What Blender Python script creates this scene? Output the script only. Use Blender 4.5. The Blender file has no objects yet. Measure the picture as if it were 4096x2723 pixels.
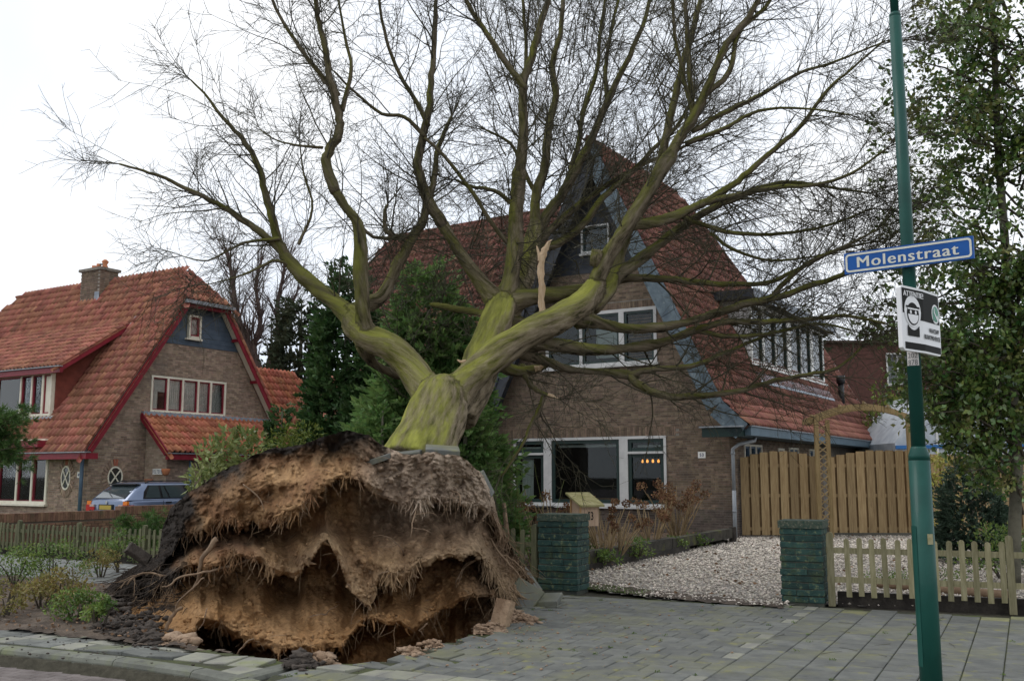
import bpy, math, random
import numpy as np
from mathutils import Vector, Matrix
random.seed(7); RNG = np.random.default_rng(7)
scene = bpy.context.scene
COL = scene.collection
# ------------------------------------------------------------------ camera, world, sun, exposure
FPX, PW, PH, HZ, EYE = 3976.0, 4096.0, 2723.0, 1901.0, 1.6
PITCH = math.atan((HZ - PH / 2) / FPX)
cd = bpy.data.cameras.new('camera'); cam = bpy.data.objects.new('camera', cd); COL.objects.link(cam)
cd.sensor_width = 36.0; cd.lens = 36.0 * FPX / PW; cd.clip_start = 0.1; cd.clip_end = 2000
cam.location = (0, 0, EYE); cam.rotation_euler = (math.pi / 2 + PITCH, 0, 0)
scene.camera = cam
SUN_DIR = Vector((-0.55, 0.10, 0.83)).normalized()      # towards the sun
world = bpy.data.worlds.new('World'); scene.world = world; world.use_nodes = True
wt = world.node_tree; wt.nodes.clear()
wo = wt.nodes.new('ShaderNodeOutputWorld'); bg = wt.nodes.new('ShaderNodeBackground'); bg.inputs[1].default_value = 0.1
sky = wt.nodes.new('ShaderNodeTexSky'); sky.sky_type = 'NISHITA'; sky.sun_disc = False
sky.sun_elevation = math.asin(SUN_DIR.z); sky.sun_rotation = math.atan2(SUN_DIR.x, SUN_DIR.y)
tc = wt.nodes.new('ShaderNodeTexCoord'); nz = wt.nodes.new('ShaderNodeTexNoise')
nz.inputs['Scale'].default_value = 2.2; nz.inputs['Detail'].default_value = 5; nz.inputs['Roughness'].default_value = 0.5
rp = wt.nodes.new('ShaderNodeValToRGB')
rp.color_ramp.elements[0].position = 0.36; rp.color_ramp.elements[0].color = (0.70, 0.765, 0.87, 1)
rp.color_ramp.elements[1].position = 0.62; rp.color_ramp.elements[1].color = (0.935, 0.95, 0.97, 1)
vm = wt.nodes.new('ShaderNodeVectorMath'); vm.operation = 'SCALE'; vm.inputs[3].default_value = 11.0
mx = wt.nodes.new('ShaderNodeMix'); mx.data_type = 'RGBA'; mx.inputs[0].default_value = 0.93
wt.links.new(tc.outputs['Generated'], nz.inputs['Vector']); wt.links.new(nz.outputs['Fac'], rp.inputs[0])
wt.links.new(rp.outputs[0], vm.inputs[0]); wt.links.new(sky.outputs[0], mx.inputs[6]); wt.links.new(vm.outputs[0], mx.inputs[7])
wt.links.new(mx.outputs[2], bg.inputs[0]); wt.links.new(bg.outputs[0], wo.inputs[0])
sl = bpy.data.lights.new('sun', 'SUN'); sl.energy = 0.9; sl.angle = math.radians(28); sl.color = (1, 0.97, 0.93)
so = bpy.data.objects.new('sun', sl); COL.objects.link(so); so.location = (-20, -10, 40)
so.rotation_euler = SUN_DIR.to_track_quat('Z', 'Y').to_euler()
scene.view_settings.view_transform = 'Standard'; scene.view_settings.look = 'None'
scene.view_settings.exposure = 0.25; scene.view_settings.gamma = 1.0; scene.view_settings.use_curve_mapping = False

# ------------------------------------------------------------------ surveying: photograph bearings -> metres
S = PW / 2359.0
SP, CP = math.sin(PITCH), math.cos(PITCH)
def ray(x, y):
    a = (x * S - PW / 2) / FPX; v = (PH / 2 - y * S) / FPX
    return np.array([a, CP - v * SP, SP + v * CP])
EYEP = np.array([0, 0, EYE])
def gnd(x, y, z=0.0):
    r = ray(x, y); return EYEP + r * ((z - EYE) / r[2])
def at(x, y, d):
    r = ray(x, y); return EYEP + r * (d / r[1])
def onpl(x, y, p0, n):
    r = ray(x, y); n = np.array(n, float); return EYEP + r * (np.dot(np.array(p0) - EYEP, n) / np.dot(r, n))
def V3(*a): return np.array(a, float)
def nrm(a):
    a = np.array(a, float); return a / (np.linalg.norm(a) + 1e-12)
ZZ = V3(0, 0, 1)
def frame(deg):
    t = math.radians(deg); return V3(math.cos(t), -math.sin(t), 0), V3(math.sin(t), math.cos(t), 0)
HU, HV = frame(32)     # house directions: along the facades, and away from the street
PU, PV = frame(25.5)   # property line / paving directions

# ------------------------------------------------------------------ noise (numpy)
def _hash(ix, iy, iz, seed):
    h = (ix * 374761393 + iy * 668265263 + iz * 2147483647 + seed * 974711) & 0xffffffff
    h = ((h ^ (h >> 13)) * 1274126177) & 0xffffffff
    h = (h ^ (h >> 16)) & 0xffff
    return h / 65535.0
def vnoise(p, seed=0):
    p = np.asarray(p, float); i = np.floor(p).astype(np.int64); f = p - i; f = f * f * (3 - 2 * f)
    x, y, z = i[..., 0], i[..., 1], i[..., 2]; fx, fy, fz = f[..., 0], f[..., 1], f[..., 2]
    def c(a, b, d): return _hash(x + a, y + b, z + d, seed)
    x00 = c(0,0,0)*(1-fx)+c(1,0,0)*fx; x10 = c(0,1,0)*(1-fx)+c(1,1,0)*fx
    x01 = c(0,0,1)*(1-fx)+c(1,0,1)*fx; x11 = c(0,1,1)*(1-fx)+c(1,1,1)*fx
    return ((x00*(1-fy)+x10*fy)*(1-fz) + (x01*(1-fy)+x11*fy)*fz) * 2 - 1
def fbm(p, oct=4, seed=0, gain=0.5):
    p = np.asarray(p, float); s = 0; a = 1.0
    for k in range(oct):
        s = s + a * vnoise(p, seed + k * 17); p = p * 2.03; a *= gain
    return s
def n1(x, seed=0, oct=3):
    x = np.atleast_1d(np.asarray(x, float)); p = np.stack([x, x*0+0.37, x*0+0.71], -1); return fbm(p, oct, seed)
def inpoly(x, y, poly):
    x = np.asarray(x); y = np.asarray(y); r = np.zeros(x.shape, bool); n = len(poly); j = n - 1
    for i in range(n):
        xi, yi = poly[i][0], poly[i][1]; xj, yj = poly[j][0], poly[j][1]
        if yi != yj:
            r ^= ((yi > y) != (yj > y)) & (x < (xj - xi) * (y - yi) / (yj - yi) + xi)
        j = i
    return r

# ------------------------------------------------------------------ materials
MATS = {}
def mat(name, c1, c2=None, scale=4.0, rough=0.85, bump=0.0, bscale=None, vary=0.0, detail=5, metal=0.0, spots=None, spots2=None,
        stretch=None, spec=0.4, lo=0.38, hi=0.62, coat=0.0, hue=0.0):
    m = bpy.data.materials.new(name); m.use_nodes = True; nt = m.node_tree; N = nt.nodes; L = nt.links
    b = N['Principled BSDF']; b.inputs['Roughness'].default_value = rough; b.inputs['Metallic'].default_value = metal
    b.inputs['Specular IOR Level'].default_value = spec
    if coat: b.inputs['Coat Weight'].default_value = coat; b.inputs['Coat Roughness'].default_value = 0.08
    g = N.new('ShaderNodeNewGeometry'); oi = N.new('ShaderNodeObjectInfo')
    pos = g.outputs['Position']
    if stretch:
        mp = N.new('ShaderNodeMapping'); mp.inputs['Scale'].default_value = stretch; L.new(pos, mp.inputs['Vector']); pos = mp.outputs[0]
    rnd = N.new('ShaderNodeMath'); rnd.operation = 'ADD'; L.new(oi.outputs['Random'], rnd.inputs[0]); L.new(g.outputs['Random Per Island'], rnd.inputs[1])
    fr = N.new('ShaderNodeMath'); fr.operation = 'FRACT'; L.new(rnd.outputs[0], fr.inputs[0])
    def noise(sc, det=detail):
        n = N.new('ShaderNodeTexNoise'); n.inputs['Scale'].default_value = sc; n.inputs['Detail'].default_value = det
        n.inputs['Roughness'].default_value = 0.6; L.new(pos, n.inputs['Vector']); return n
    if c2 is None:
        rgb = N.new('ShaderNodeRGB'); rgb.outputs[0].default_value = (*c1, 1); colr = rgb.outputs[0]
    else:
        n = noise(scale); r = N.new('ShaderNodeValToRGB')
        r.color_ramp.elements[0].position = lo; r.color_ramp.elements[0].color = (*c1, 1)
        r.color_ramp.elements[1].position = hi; r.color_ramp.elements[1].color = (*c2, 1)
        L.new(n.outputs['Fac'], r.inputs[0]); colr = r.outputs[0]
    if vary or hue:
        hs = N.new('ShaderNodeHueSaturation'); mr = N.new('ShaderNodeMapRange')
        mr.inputs[3].default_value = 1 - vary; mr.inputs[4].default_value = 1 + vary
        L.new(fr.outputs[0], mr.inputs[0]); L.new(mr.outputs[0], hs.inputs['Value']); L.new(colr, hs.inputs['Color'])
        if hue:
            m2 = N.new('ShaderNodeMath'); m2.operation = 'MULTIPLY'; m2.inputs[1].default_value = 7.31; L.new(fr.outputs[0], m2.inputs[0])
            f2 = N.new('ShaderNodeMath'); f2.operation = 'FRACT'; L.new(m2.outputs[0], f2.inputs[0])
            m3 = N.new('ShaderNodeMapRange'); m3.inputs[3].default_value = 0.5 - hue; m3.inputs[4].default_value = 0.5 + hue
            L.new(f2.outputs[0], m3.inputs[0]); L.new(m3.outputs[0], hs.inputs['Hue'])
        colr = hs.outputs[0]
    for sp in (spots, spots2):
        if sp:
            sc_, sccol, lo_, hi_ = sp
            n = noise(sc_); r = N.new('ShaderNodeMapRange'); r.inputs[1].default_value = lo_; r.inputs[2].default_value = hi_
            L.new(n.outputs['Fac'], r.inputs[0]); x = N.new('ShaderNodeMix'); x.data_type = 'RGBA'
            L.new(r.outputs[0], x.inputs[0]); L.new(colr, x.inputs[6]); x.inputs[7].default_value = (*sccol, 1); colr = x.outputs[2]
    L.new(colr, b.inputs['Base Color'])
    if bump:
        n = noise(bscale or scale * 6, 6); bp = N.new('ShaderNodeBump'); bp.inputs['Strength'].default_value = 1.0
        bp.inputs['Distance'].default_value = bump; L.new(n.outputs['Fac'], bp.inputs['Height']); L.new(bp.outputs[0], b.inputs['Normal'])
    MATS[name] = m; return m
def glass(name, tint=(0.9, 0.95, 0.95), rough=0.02, alpha=0.25):
    m = bpy.data.materials.new(name); m.use_nodes = True; nt = m.node_tree; N = nt.nodes; L = nt.links
    N.remove(N['Principled BSDF']); out = N['Material Output']
    t = N.new('ShaderNodeBsdfTransparent'); t.inputs[0].default_value = (*tint, 1)
    gl = N.new('ShaderNodeBsdfGlossy'); gl.inputs['Roughness'].default_value = rough; gl.inputs[0].default_value = (0.9, 0.93, 0.95, 1)
    fz = N.new('ShaderNodeFresnel'); fz.inputs[0].default_value = 1.5
    ad = N.new('ShaderNodeMath'); ad.operation = 'MULTIPLY_ADD'; ad.inputs[1].default_value = 1.0; ad.inputs[2].default_value = alpha; ad.use_clamp = True
    L.new(fz.outputs[0], ad.inputs[0]); mxs = N.new('ShaderNodeMixShader'); L.new(ad.outputs[0], mxs.inputs[0]); L.new(t.outputs[0], mxs.inputs[1]); L.new(gl.outputs[0], mxs.inputs[2])
    L.new(mxs.outputs[0], out.inputs[0]); MATS[name] = m; return m
def attr_mat(name, attr='col', rough=0.95, bump=0.02, bscale=25, dark=0.35):
    """soil: colours come from a per-vertex soil-kind attribute plus fine grain"""
    m = bpy.data.materials.new(name); m.use_nodes = True; nt = m.node_tree; N = nt.nodes; L = nt.links
    b = N['Principled BSDF']; b.inputs['Roughness'].default_value = rough; b.inputs['Specular IOR Level'].default_value = 0.15
    a = N.new('ShaderNodeAttribute'); a.attribute_name = attr; g = N.new('ShaderNodeNewGeometry')
    n = N.new('ShaderNodeTexNoise'); n.inputs['Scale'].default_value = bscale; n.inputs['Detail'].default_value = 7; n.inputs['Roughness'].default_value = 0.65; L.new(g.outputs['Position'], n.inputs['Vector'])
    mr = N.new('ShaderNodeMapRange'); mr.inputs[1].default_value = 0.3; mr.inputs[2].default_value = 0.7; mr.inputs[3].default_value = 1 - dark; mr.inputs[4].default_value = 1 + dark; L.new(n.outputs['Fac'], mr.inputs[0])
    x = N.new('ShaderNodeVectorMath'); x.operation = 'SCALE'; L.new(a.outputs['Color'], x.inputs[0]); L.new(mr.outputs[0], x.inputs[3]); L.new(x.outputs[0], b.inputs['Base Color'])
    bp = N.new('ShaderNodeBump'); bp.inputs['Distance'].default_value = bump; L.new(n.outputs['Fac'], bp.inputs['Height']); L.new(bp.outputs[0], b.inputs['Normal'])
    MATS[name] = m; return m
def emit(name, c, s):
    m = bpy.data.materials.new(name); m.use_nodes = True; b = m.node_tree.nodes['Principled BSDF']
    b.inputs['Base Color'].default_value = (*c, 1); b.inputs['Emission Color'].default_value = (*c, 1); b.inputs['Emission Strength'].default_value = s; MATS[name] = m; return m

# ------------------------------------------------------------------ mesh building
WO = {}                                      # world origin of each object
def tag(o, label=None, cat=None, group=None, kind=None):
    if label: o['label'] = label
    if cat: o['category'] = cat
    if group: o['group'] = group
    if kind: o['kind'] = kind
    return o
def thing(name, label, cat, loc, group=None):
    o = bpy.data.objects.new(name, None); COL.objects.link(o); o.empty_display_size = 0.2
    o.location = Vector(loc); WO[o.name] = Vector(loc); return tag(o, label, cat, group)
def link(name, me, parent=None, origin=(0, 0, 0), kind=None):
    o = bpy.data.objects.new(name, me); COL.objects.link(o); org = Vector(origin); WO[o.name] = org
    if parent is not None: o.parent = parent; o.location = org - WO[parent.name]
    else: o.location = org
    if kind: o['kind'] = kind
    return o
class MB:
    def __init__(s): s.v = []; s.f = []
    def add(s, vs, fs):
        k = len(s.v); s.v += [tuple(map(float, p)) for p in vs]; s.f += [tuple(i + k for i in f) for f in fs]; return s
    def box(s, c, ax, ay, az):               # centre and three half-axes
        c, ax, ay, az = (np.array(q, float) for q in (c, ax, ay, az))
        vs = [c + ax * i + ay * j + az * k for i in (-1, 1) for j in (-1, 1) for k in (-1, 1)]
        if np.dot(np.cross(ax, ay), az) < 0:
            return s.add(vs, [(0,2,3,1),(4,5,7,6),(0,1,5,4),(2,6,7,3),(0,4,6,2),(1,3,7,5)])
        return s.add(vs, [(0,1,3,2),(4,6,7,5),(0,4,5,1),(2,3,7,6),(0,2,6,4),(1,5,7,3)])
    def beam(s, p, q, w, h, up=ZZ):          # bar from p to q, w wide sideways, h deep along up
        p = np.array(p, float); q = np.array(q, float); d = nrm(q - p); sd = nrm(np.cross(d, up)); u = np.cross(sd, d)
        return s.box((p + q) / 2, (q - p) / 2, sd * w / 2, u * h / 2)
    def poly(s, pts, flip=False):
        f = list(range(len(pts))); return s.add(pts, [tuple(f[::-1] if flip else f)])
    def prism(s, pts, ext):                  # polygon extruded by a vector
        pts = [np.array(p, float) for p in pts]; n = len(pts); ext = np.array(ext, float)
        a = np.zeros(3)
        for i in range(n): a += np.cross(pts[i], pts[(i + 1) % n])
        if np.dot(a, ext) > 0: pts = pts[::-1]
        vs = pts + [p + ext for p in pts]
        return s.add(vs, [tuple(range(n)), tuple(range(2 * n - 1, n - 1, -1))] + [(i, i + n, (i + 1) % n + n, (i + 1) % n) for i in range(n)])
    def tube(s, pts, rad, n=6, cap=True):
        v, f = tube_arrays([np.array(p, float) for p in pts], rad, n, cap); return s.add(v, f)
    def disc(s, c, nv, r, n=24, sy=1.0, th=0.01):
        nv = nrm(nv); a = nrm(np.cross(nv, ZZ)) if abs(nv[2]) < .9 else V3(1, 0, 0); b = np.cross(nv, a)
        return s.prism([np.array(c) + a * r * math.cos(t) + b * r * sy * math.sin(t) for t in np.linspace(0, 2 * math.pi, n, endpoint=False)], nv * th)
    def build(s, name, m, parent=None, kind=None, smooth=False, origin=None):
        if not s.v: return None
        a = np.array(s.v); 
        if origin is None:
            lo = a.min(0); hi = a.max(0); origin = V3((lo[0]+hi[0])/2, (lo[1]+hi[1])/2, lo[2])
        a = a - np.array(origin); me = bpy.data.meshes.new(name); me.from_pydata(a.tolist(), [], s.f); me.validate()
        me.materials.append(MATS[m] if isinstance(m, str) else m)
        if smooth: me.polygons.foreach_set('use_smooth', [True] * len(me.polygons))
        me.update(); return link(name, me, parent, origin, kind)
def np_obj(name, verts, faces, m, parent=None, kind=None, smooth=False, colors=None, origin=None):
    verts = np.asarray(verts, float); faces = np.asarray(faces, np.int32)
    if origin is None:
        lo = verts.min(0); hi = verts.max(0); origin = V3((lo[0]+hi[0])/2, (lo[1]+hi[1])/2, lo[2])
    me = bpy.data.meshes.new(name); k = faces.shape[1]; n = len(faces)
    me.vertices.add(len(verts)); me.vertices.foreach_set('co', (verts - origin).astype(np.float32).ravel())
    me.loops.add(n * k); me.loops.foreach_set('vertex_index', faces.ravel())
    me.polygons.add(n); me.polygons.foreach_set('loop_start', np.arange(0, n * k, k, dtype=np.int32))
    me.polygons.foreach_set('loop_total', np.full(n, k, np.int32))
    if smooth: me.polygons.foreach_set('use_smooth', np.ones(n, bool))
    me.update(calc_edges=True)
    if colors is not None:
        at_ = me.color_attributes.new('col', 'FLOAT_COLOR', 'POINT')
        c4 = np.ones((len(verts), 4), np.float32); c4[:, :3] = colors; at_.data.foreach_set('color', c4.ravel())
    me.materials.append(MATS[m] if isinstance(m, str) else m)
    return link(name, me, parent, origin, kind)
def tube_arrays(pts, rad, n=6, cap=True):
    P = np.array(pts, float); m = len(P); R = np.broadcast_to(np.asarray(rad, float), (m,))
    T = np.gradient(P, axis=0); T /= (np.linalg.norm(T, axis=1, keepdims=True) + 1e-9)
    ref = V3(0.31, 0.17, 0.93) if abs(T[0] @ V3(0.31, 0.17, 0.93)) < .9 else V3(1, 0, 0)
    a = np.cross(T, ref); a /= (np.linalg.norm(a, axis=1, keepdims=True) + 1e-9)
    for i in range(1, m):                    # keep the frame from twisting
        w = a[i-1] - T[i] * (a[i-1] @ T[i]); L_ = np.linalg.norm(w)
        if L_ > 1e-6: a[i] = w / L_
    b = np.cross(T, a); t = np.linspace(0, 2 * math.pi, n, endpoint=False)
    V = (P[:, None] + R[:, None, None] * (a[:, None] * np.cos(t)[None, :, None] + b[:, None] * np.sin(t)[None, :, None])).reshape(-1, 3)
    F = [(i*n + j, i*n + (j+1) % n, (i+1)*n + (j+1) % n, (i+1)*n + j) for i in range(m - 1) for j in range(n)]
    if cap: F += [tuple(range(n))[::-1], tuple(range((m-1)*n, m*n))]
    return V.tolist(), F
class Strands:
    """many thin tapering three-sided twigs in one mesh"""
    def __init__(s): s.V = []; s.F = []; s.k = 0; s.C = []
    def add(s, P, R, n=3):
        P = np.asarray(P, float); m = len(P)
        if m < 2: return
        R = np.asarray(R, float); T = np.gradient(P, axis=0); T /= (np.linalg.norm(T, axis=1, keepdims=True) + 1e-9)
        ref = V3(0.3, 0.5, 0.81); a = np.cross(T, ref); a /= (np.linalg.norm(a, axis=1, keepdims=True) + 1e-9); b = np.cross(T, a)
        t = np.arange(n) * 2 * math.pi / n
        s.V.append((P[:, None] + R[:, None, None] * (a[:, None] * np.cos(t)[None, :, None] + b[:, None] * np.sin(t)[None, :, None])).reshape(-1, 3))
        i = np.arange(m - 1)[:, None] * n; j = np.arange(n)[None, :]; j2 = (j + 1) % n
        s.F.append((np.stack([i + j, i + j2, i + n + j2, i + n + j], -1).reshape(-1, 4)) + s.k); s.k += m * n
    def addb(s, P, R, n=3, col=None):
        N_, m = P.shape[:2]
        if N_ == 0: return
        T = np.gradient(P, axis=1); T /= (np.linalg.norm(T, axis=-1, keepdims=True) + 1e-9); ref = V3(0.3, 0.5, 0.81)
        a = np.cross(T, ref); a /= (np.linalg.norm(a, axis=-1, keepdims=True) + 1e-9); b = np.cross(T, a); t = np.arange(n) * 2 * math.pi / n
        s.V.append((P[:, :, None] + R[:, :, None, None] * (a[:, :, None] * np.cos(t)[None, None, :, None] + b[:, :, None] * np.sin(t)[None, None, :, None])).reshape(-1, 3))
        if col is not None: s.C.append(np.repeat(col, m * n, axis=0))
        i = np.arange(m - 1)[:, None] * n; j = np.arange(n)[None, :]; j2 = (j + 1) % n
        f = np.stack([i + j, i + j2, i + n + j2, i + n + j], -1).reshape(1, -1, 4) + (np.arange(N_) * m * n)[:, None, None]
        s.F.append(f.reshape(-1, 4) + s.k); s.k += N_ * m * n
    def build(s, name, m, parent=None, kind='stuff', **kw):
        if not s.V: return None
        if s.C: kw['colors'] = np.concatenate(s.C)
        return np_obj(name, np.concatenate(s.V), np.concatenate(s.F), m, parent, kind, True, **kw)
def copy_obj(src, parent, loc, mw=None, name=None):
    o = src.copy(); COL.objects.link(o); o.parent = parent; o.location = loc; return o
def rot_from(ax, ay, az):
    return Matrix(((ax[0], ay[0], az[0]), (ax[1], ay[1], az[1]), (ax[2], ay[2], az[2]))).to_quaternion()
def place_shared(name, me, parent, p, q, sc=None):
    o = bpy.data.objects.new(name, me); COL.objects.link(o); o.parent = parent
    o.location = Vector(p) - (WO[parent.name] if parent is not None else Vector((0, 0, 0))); o.rotation_mode = 'QUATERNION'; o.rotation_quaternion = q
    if sc is not None: o.scale = sc
    WO[o.name] = Vector(p); return o
def text_arrays(body, size=1.0, bold=0.0, spacing=1.0, ext=0.0):
    cu = bpy.data.curves.new('txt', 'FONT'); cu.body = body; cu.size = size; cu.align_x = 'CENTER'; cu.align_y = 'CENTER'
    cu.offset = bold; cu.space_character = spacing; cu.extrude = ext; cu.resolution_u = 4; cu.fill_mode = 'FRONT' if ext == 0 else 'BOTH'
    o = bpy.data.objects.new('txt', cu); COL.objects.link(o); dg = bpy.context.evaluated_depsgraph_get(); dg.update()
    me = bpy.data.meshes.new_from_object(o.evaluated_get(dg)); v = np.array([tuple(q.co) for q in me.vertices]); f = [tuple(p.vertices) for p in me.polygons]
    bpy.data.objects.remove(o); bpy.data.curves.remove(cu); bpy.data.meshes.remove(me); return v, f
def lettering(name, body, m, parent, c, right, up, h, w=None, bold=0.0, spacing=1.0, warp=None, off=0.003):
    """flat print of the given cap height and width, c = centre, standing proud of the surface"""
    v, f = text_arrays(body, 1.0, bold, spacing)
    lo, hi = v.min(0), v.max(0); v = v - (lo + hi) / 2; sy = h / (hi[1] - lo[1]); sx = (w / (hi[0] - lo[0])) if w else sy
    v[:, 0] *= sx; v[:, 1] *= sy; nv = np.cross(right, up)
    pts = [warp(p[0], p[1]) for p in v] if warp else [np.array(c) + np.array(right) * p[0] + np.array(up) * p[1] + nv * off for p in v]
    return MB().add(pts, f).build(name, m, parent)
# ------------------------------------------------------------------ palette
mat('soil', (0.05, 0.036, 0.026), (0.12, 0.09, 0.066), 3.0, 0.95, 0.03, 18, spots=(9, (0.17, 0.135, 0.10), 0.6, 0.72), spots2=(30, (0.22, 0.17, 0.11), 0.66, 0.7))
mat('joint_soil', (0.035, 0.035, 0.022), (0.075, 0.09, 0.025), 2.5, 0.95, 0.01, 40)
mat('sand', (0.22, 0.14, 0.085), (0.36, 0.25, 0.16), 5, 0.95, 0.03, 22)
mat('paver', (0.102, 0.106, 0.098), (0.146, 0.149, 0.134), 6, 0.8, 0.003, 120, vary=0.16, spots=(1.0, (0.17, 0.17, 0.085), 0.50, 0.76), spots2=(5, (0.20, 0.195, 0.08), 0.57, 0.70))
mat('paver_strip', (0.10, 0.105, 0.097), (0.15, 0.155, 0.138), 6, 0.8, 0.003, 120, vary=0.26, spots=(1.8, (0.17, 0.18, 0.09), 0.55, 0.75))
mat('paver_pale', (0.19, 0.185, 0.165), (0.26, 0.26, 0.20), 5, 0.8, 0.003, 120, vary=0.12, spots=(2.0, (0.20, 0.22, 0.09), 0.56, 0.72))
mat('paver_moss', (0.15, 0.15, 0.09), (0.235, 0.23, 0.105), 7, 0.85, 0.003, 90, vary=0.15)
mat('paver_far', (0.14, 0.145, 0.14), (0.19, 0.195, 0.18), 4, 0.8, vary=0.14)
mat('kerb', (0.105, 0.108, 0.09), (0.16, 0.165, 0.135), 4, 0.8, 0.004, 60, vary=0.1, spots=(2.2, (0.17, 0.185, 0.09), 0.52, 0.7), spots2=(6, (0.06, 0.06, 0.055), 0.62, 0.75))
mat('road', (0.115, 0.095, 0.088), (0.17, 0.145, 0.135), 5, 0.85, 0.004, 50, vary=0.1)
mat('lawn', (0.07, 0.11, 0.02), (0.13, 0.18, 0.04), 6, 0.95, 0.03, 40)
mat('grass_ground', (0.05, 0.055, 0.03), (0.09, 0.085, 0.05), 0.6, 0.95)
mat('gravel_bed', (0.26, 0.23, 0.20), (0.42, 0.39, 0.35), 30, 0.95, 0.02, 60)
mat('gravel', (0.40, 0.34, 0.28), (0.58, 0.53, 0.46), 40, 0.8, vary=0.5, hue=0.02)
mat('green_blade', (0.06, 0.11, 0.02), (0.12, 0.17, 0.04), 8, 0.8, vary=0.3)
mat('dead_leaf', (0.13, 0.07, 0.035), (0.22, 0.13, 0.07), 8, 0.8, vary=0.4)

# ------------------------------------------------------------------ ground plan (metres; camera stands at 0,0)
PIL = V3(0.37, 14.4, 0)                       # street corner of the left gate pillar
def A2(*pts): return [tuple(gnd(x, y)[:2]) for x, y in pts]
HOLE = A2((372,1478),(455,1490),(560,1506),(640,1516),(720,1520),(800,1526),(880,1521),(940,1507),(990,1489),(1040,1477),(1100,1453),(1150,1424),(1196,1396),(1236,1368)) + [(0.25, 14.3), (-0.9, 15.2), (-3.2, 15.4), (-5.0, 14.9), (-5.4, 13.9), (-4.7, 12.2)]
KERB = [(-34.0, 22.0), (-12.0, 12.65), (-4.77, 9.57), (-3.5, 9.0), (-2.66, 8.5), (-2.2, 8.12), (-1.75, 7.6), (-1.5, 6.9), (-1.4, 5.5), (-1.4, -30)]
STRIP = [(-34.0, 24.0), (-12.0, 14.1), (-5.45, 10.89), (-4.26, 10.28), (-3.05, 9.63), (-2.42, 9.24), (-1.85, 8.92)]
ROAD = KERB + [(-80, -30), (-80, 22)]
def path_pt(t, w):                            # left pavement: t metres left of the pillar, w towards the street
    return PIL - HU * t - HV * w
PATH = [tuple(path_pt(t, w)[:2]) for t, w in ((-1, 0.35), (34, 0.35), (34, 2.85), (5.5, 2.85), (0.2, 2.3))]
BED = [(x - .05, y - .11) for x, y in STRIP[:-1]] + [tuple(gnd(372, 1478)[:2]), (-4.9, 12.4), (-5.4, 13.9)] + [tuple(path_pt(t, 2.85)[:2]) for t in (5.2, 34)]
QU, QV = frame(27.2); Q0 = V3(1.58, 8.27, 0)
FENCE_R = [(0.2, 14.35), (3.2, 13.0), (6.1, 11.85), (14, 8.6)]
PAVE = [(-1.85, 8.92), (-1.95, 7.9), (-1.7, 7.2), (-1.5, 6.2), (-1.4, 5.4), (9, 3.5), (14, 8.2), (6.0, 11.62), (3.9, 12.5), (0.95, 13.8), (0.25, 14.2), (0.1, 13.6), (-1.5, 9.0)]

# terrain: one sheet, dense near the hole, out to the horizon
xs = np.unique(np.concatenate([[-900, -400, -150, -70, -40, -25, -16, -12], np.arange(-9, 3.01, 0.1), [4, 6, 9, 14, 25, 60, 150, 400, 900]]))
ys = np.unique(np.concatenate([[-300, -100, -40, -15, -4, 0, 3, 5], np.arange(6.5, 17.01, 0.1), [19, 23, 30, 45, 80, 180, 500, 1200]]))
X, Y = np.meshgrid(xs, ys, indexing='ij')
inh = inpoly(X, Y, HOLE); road = inpoly(X, Y, [(x - 0.05, y - 0.1) for x, y in ROAD])
def polydist(x, y, poly):
    d = np.full(x.shape, 1e9)
    for i in range(len(poly)):
        ax, ay = poly[i]; bx, by = poly[(i + 1) % len(poly)]; vx, vy = bx - ax, by - ay; L2 = vx * vx + vy * vy + 1e-9
        t = np.clip(((x - ax) * vx + (y - ay) * vy) / L2, 0, 1); d = np.minimum(d, np.hypot(x - ax - t * vx, y - ay - t * vy))
    return d
hd = polydist(X, Y, HOLE)
Z = np.full(X.shape, -0.05); Z[road] = -0.17
dep = np.minimum(hd * 2.6, 1.25) + 0.12 * fbm(np.stack([X * 2, Y * 2, X * 0], -1), 4, 5) * np.minimum(hd * 3, 1)
Z[inh] = -0.05 - np.maximum(dep, 0.02)[inh]
nx, ny = len(xs), len(ys)
idx = np.arange(nx * ny).reshape(nx, ny)
F = np.stack([idx[:-1, :-1], idx[1:, :-1], idx[1:, 1:], idx[:-1, 1:]], -1).reshape(-1, 4)
Vv = np.stack([X, Y, Z], -1).reshape(-1, 3)
gc = np.tile(V3(0.06, 0.055, 0.04), (len(Vv), 1)); wob = (0.5 + 0.5 * fbm(Vv * 1.7, 3, 9))[:, None]
gc[inh.ravel()] = (V3(0.21, 0.125, 0.06) * (1 - wob) + V3(0.29, 0.185, 0.10) * wob)[inh.ravel()]
attr_mat('terrain', bump=0.03, bscale=14)
np_obj('ground', Vv, F, 'terrain', kind='structure', smooth=True, colors=gc, origin=(0, 0, 0))

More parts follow.
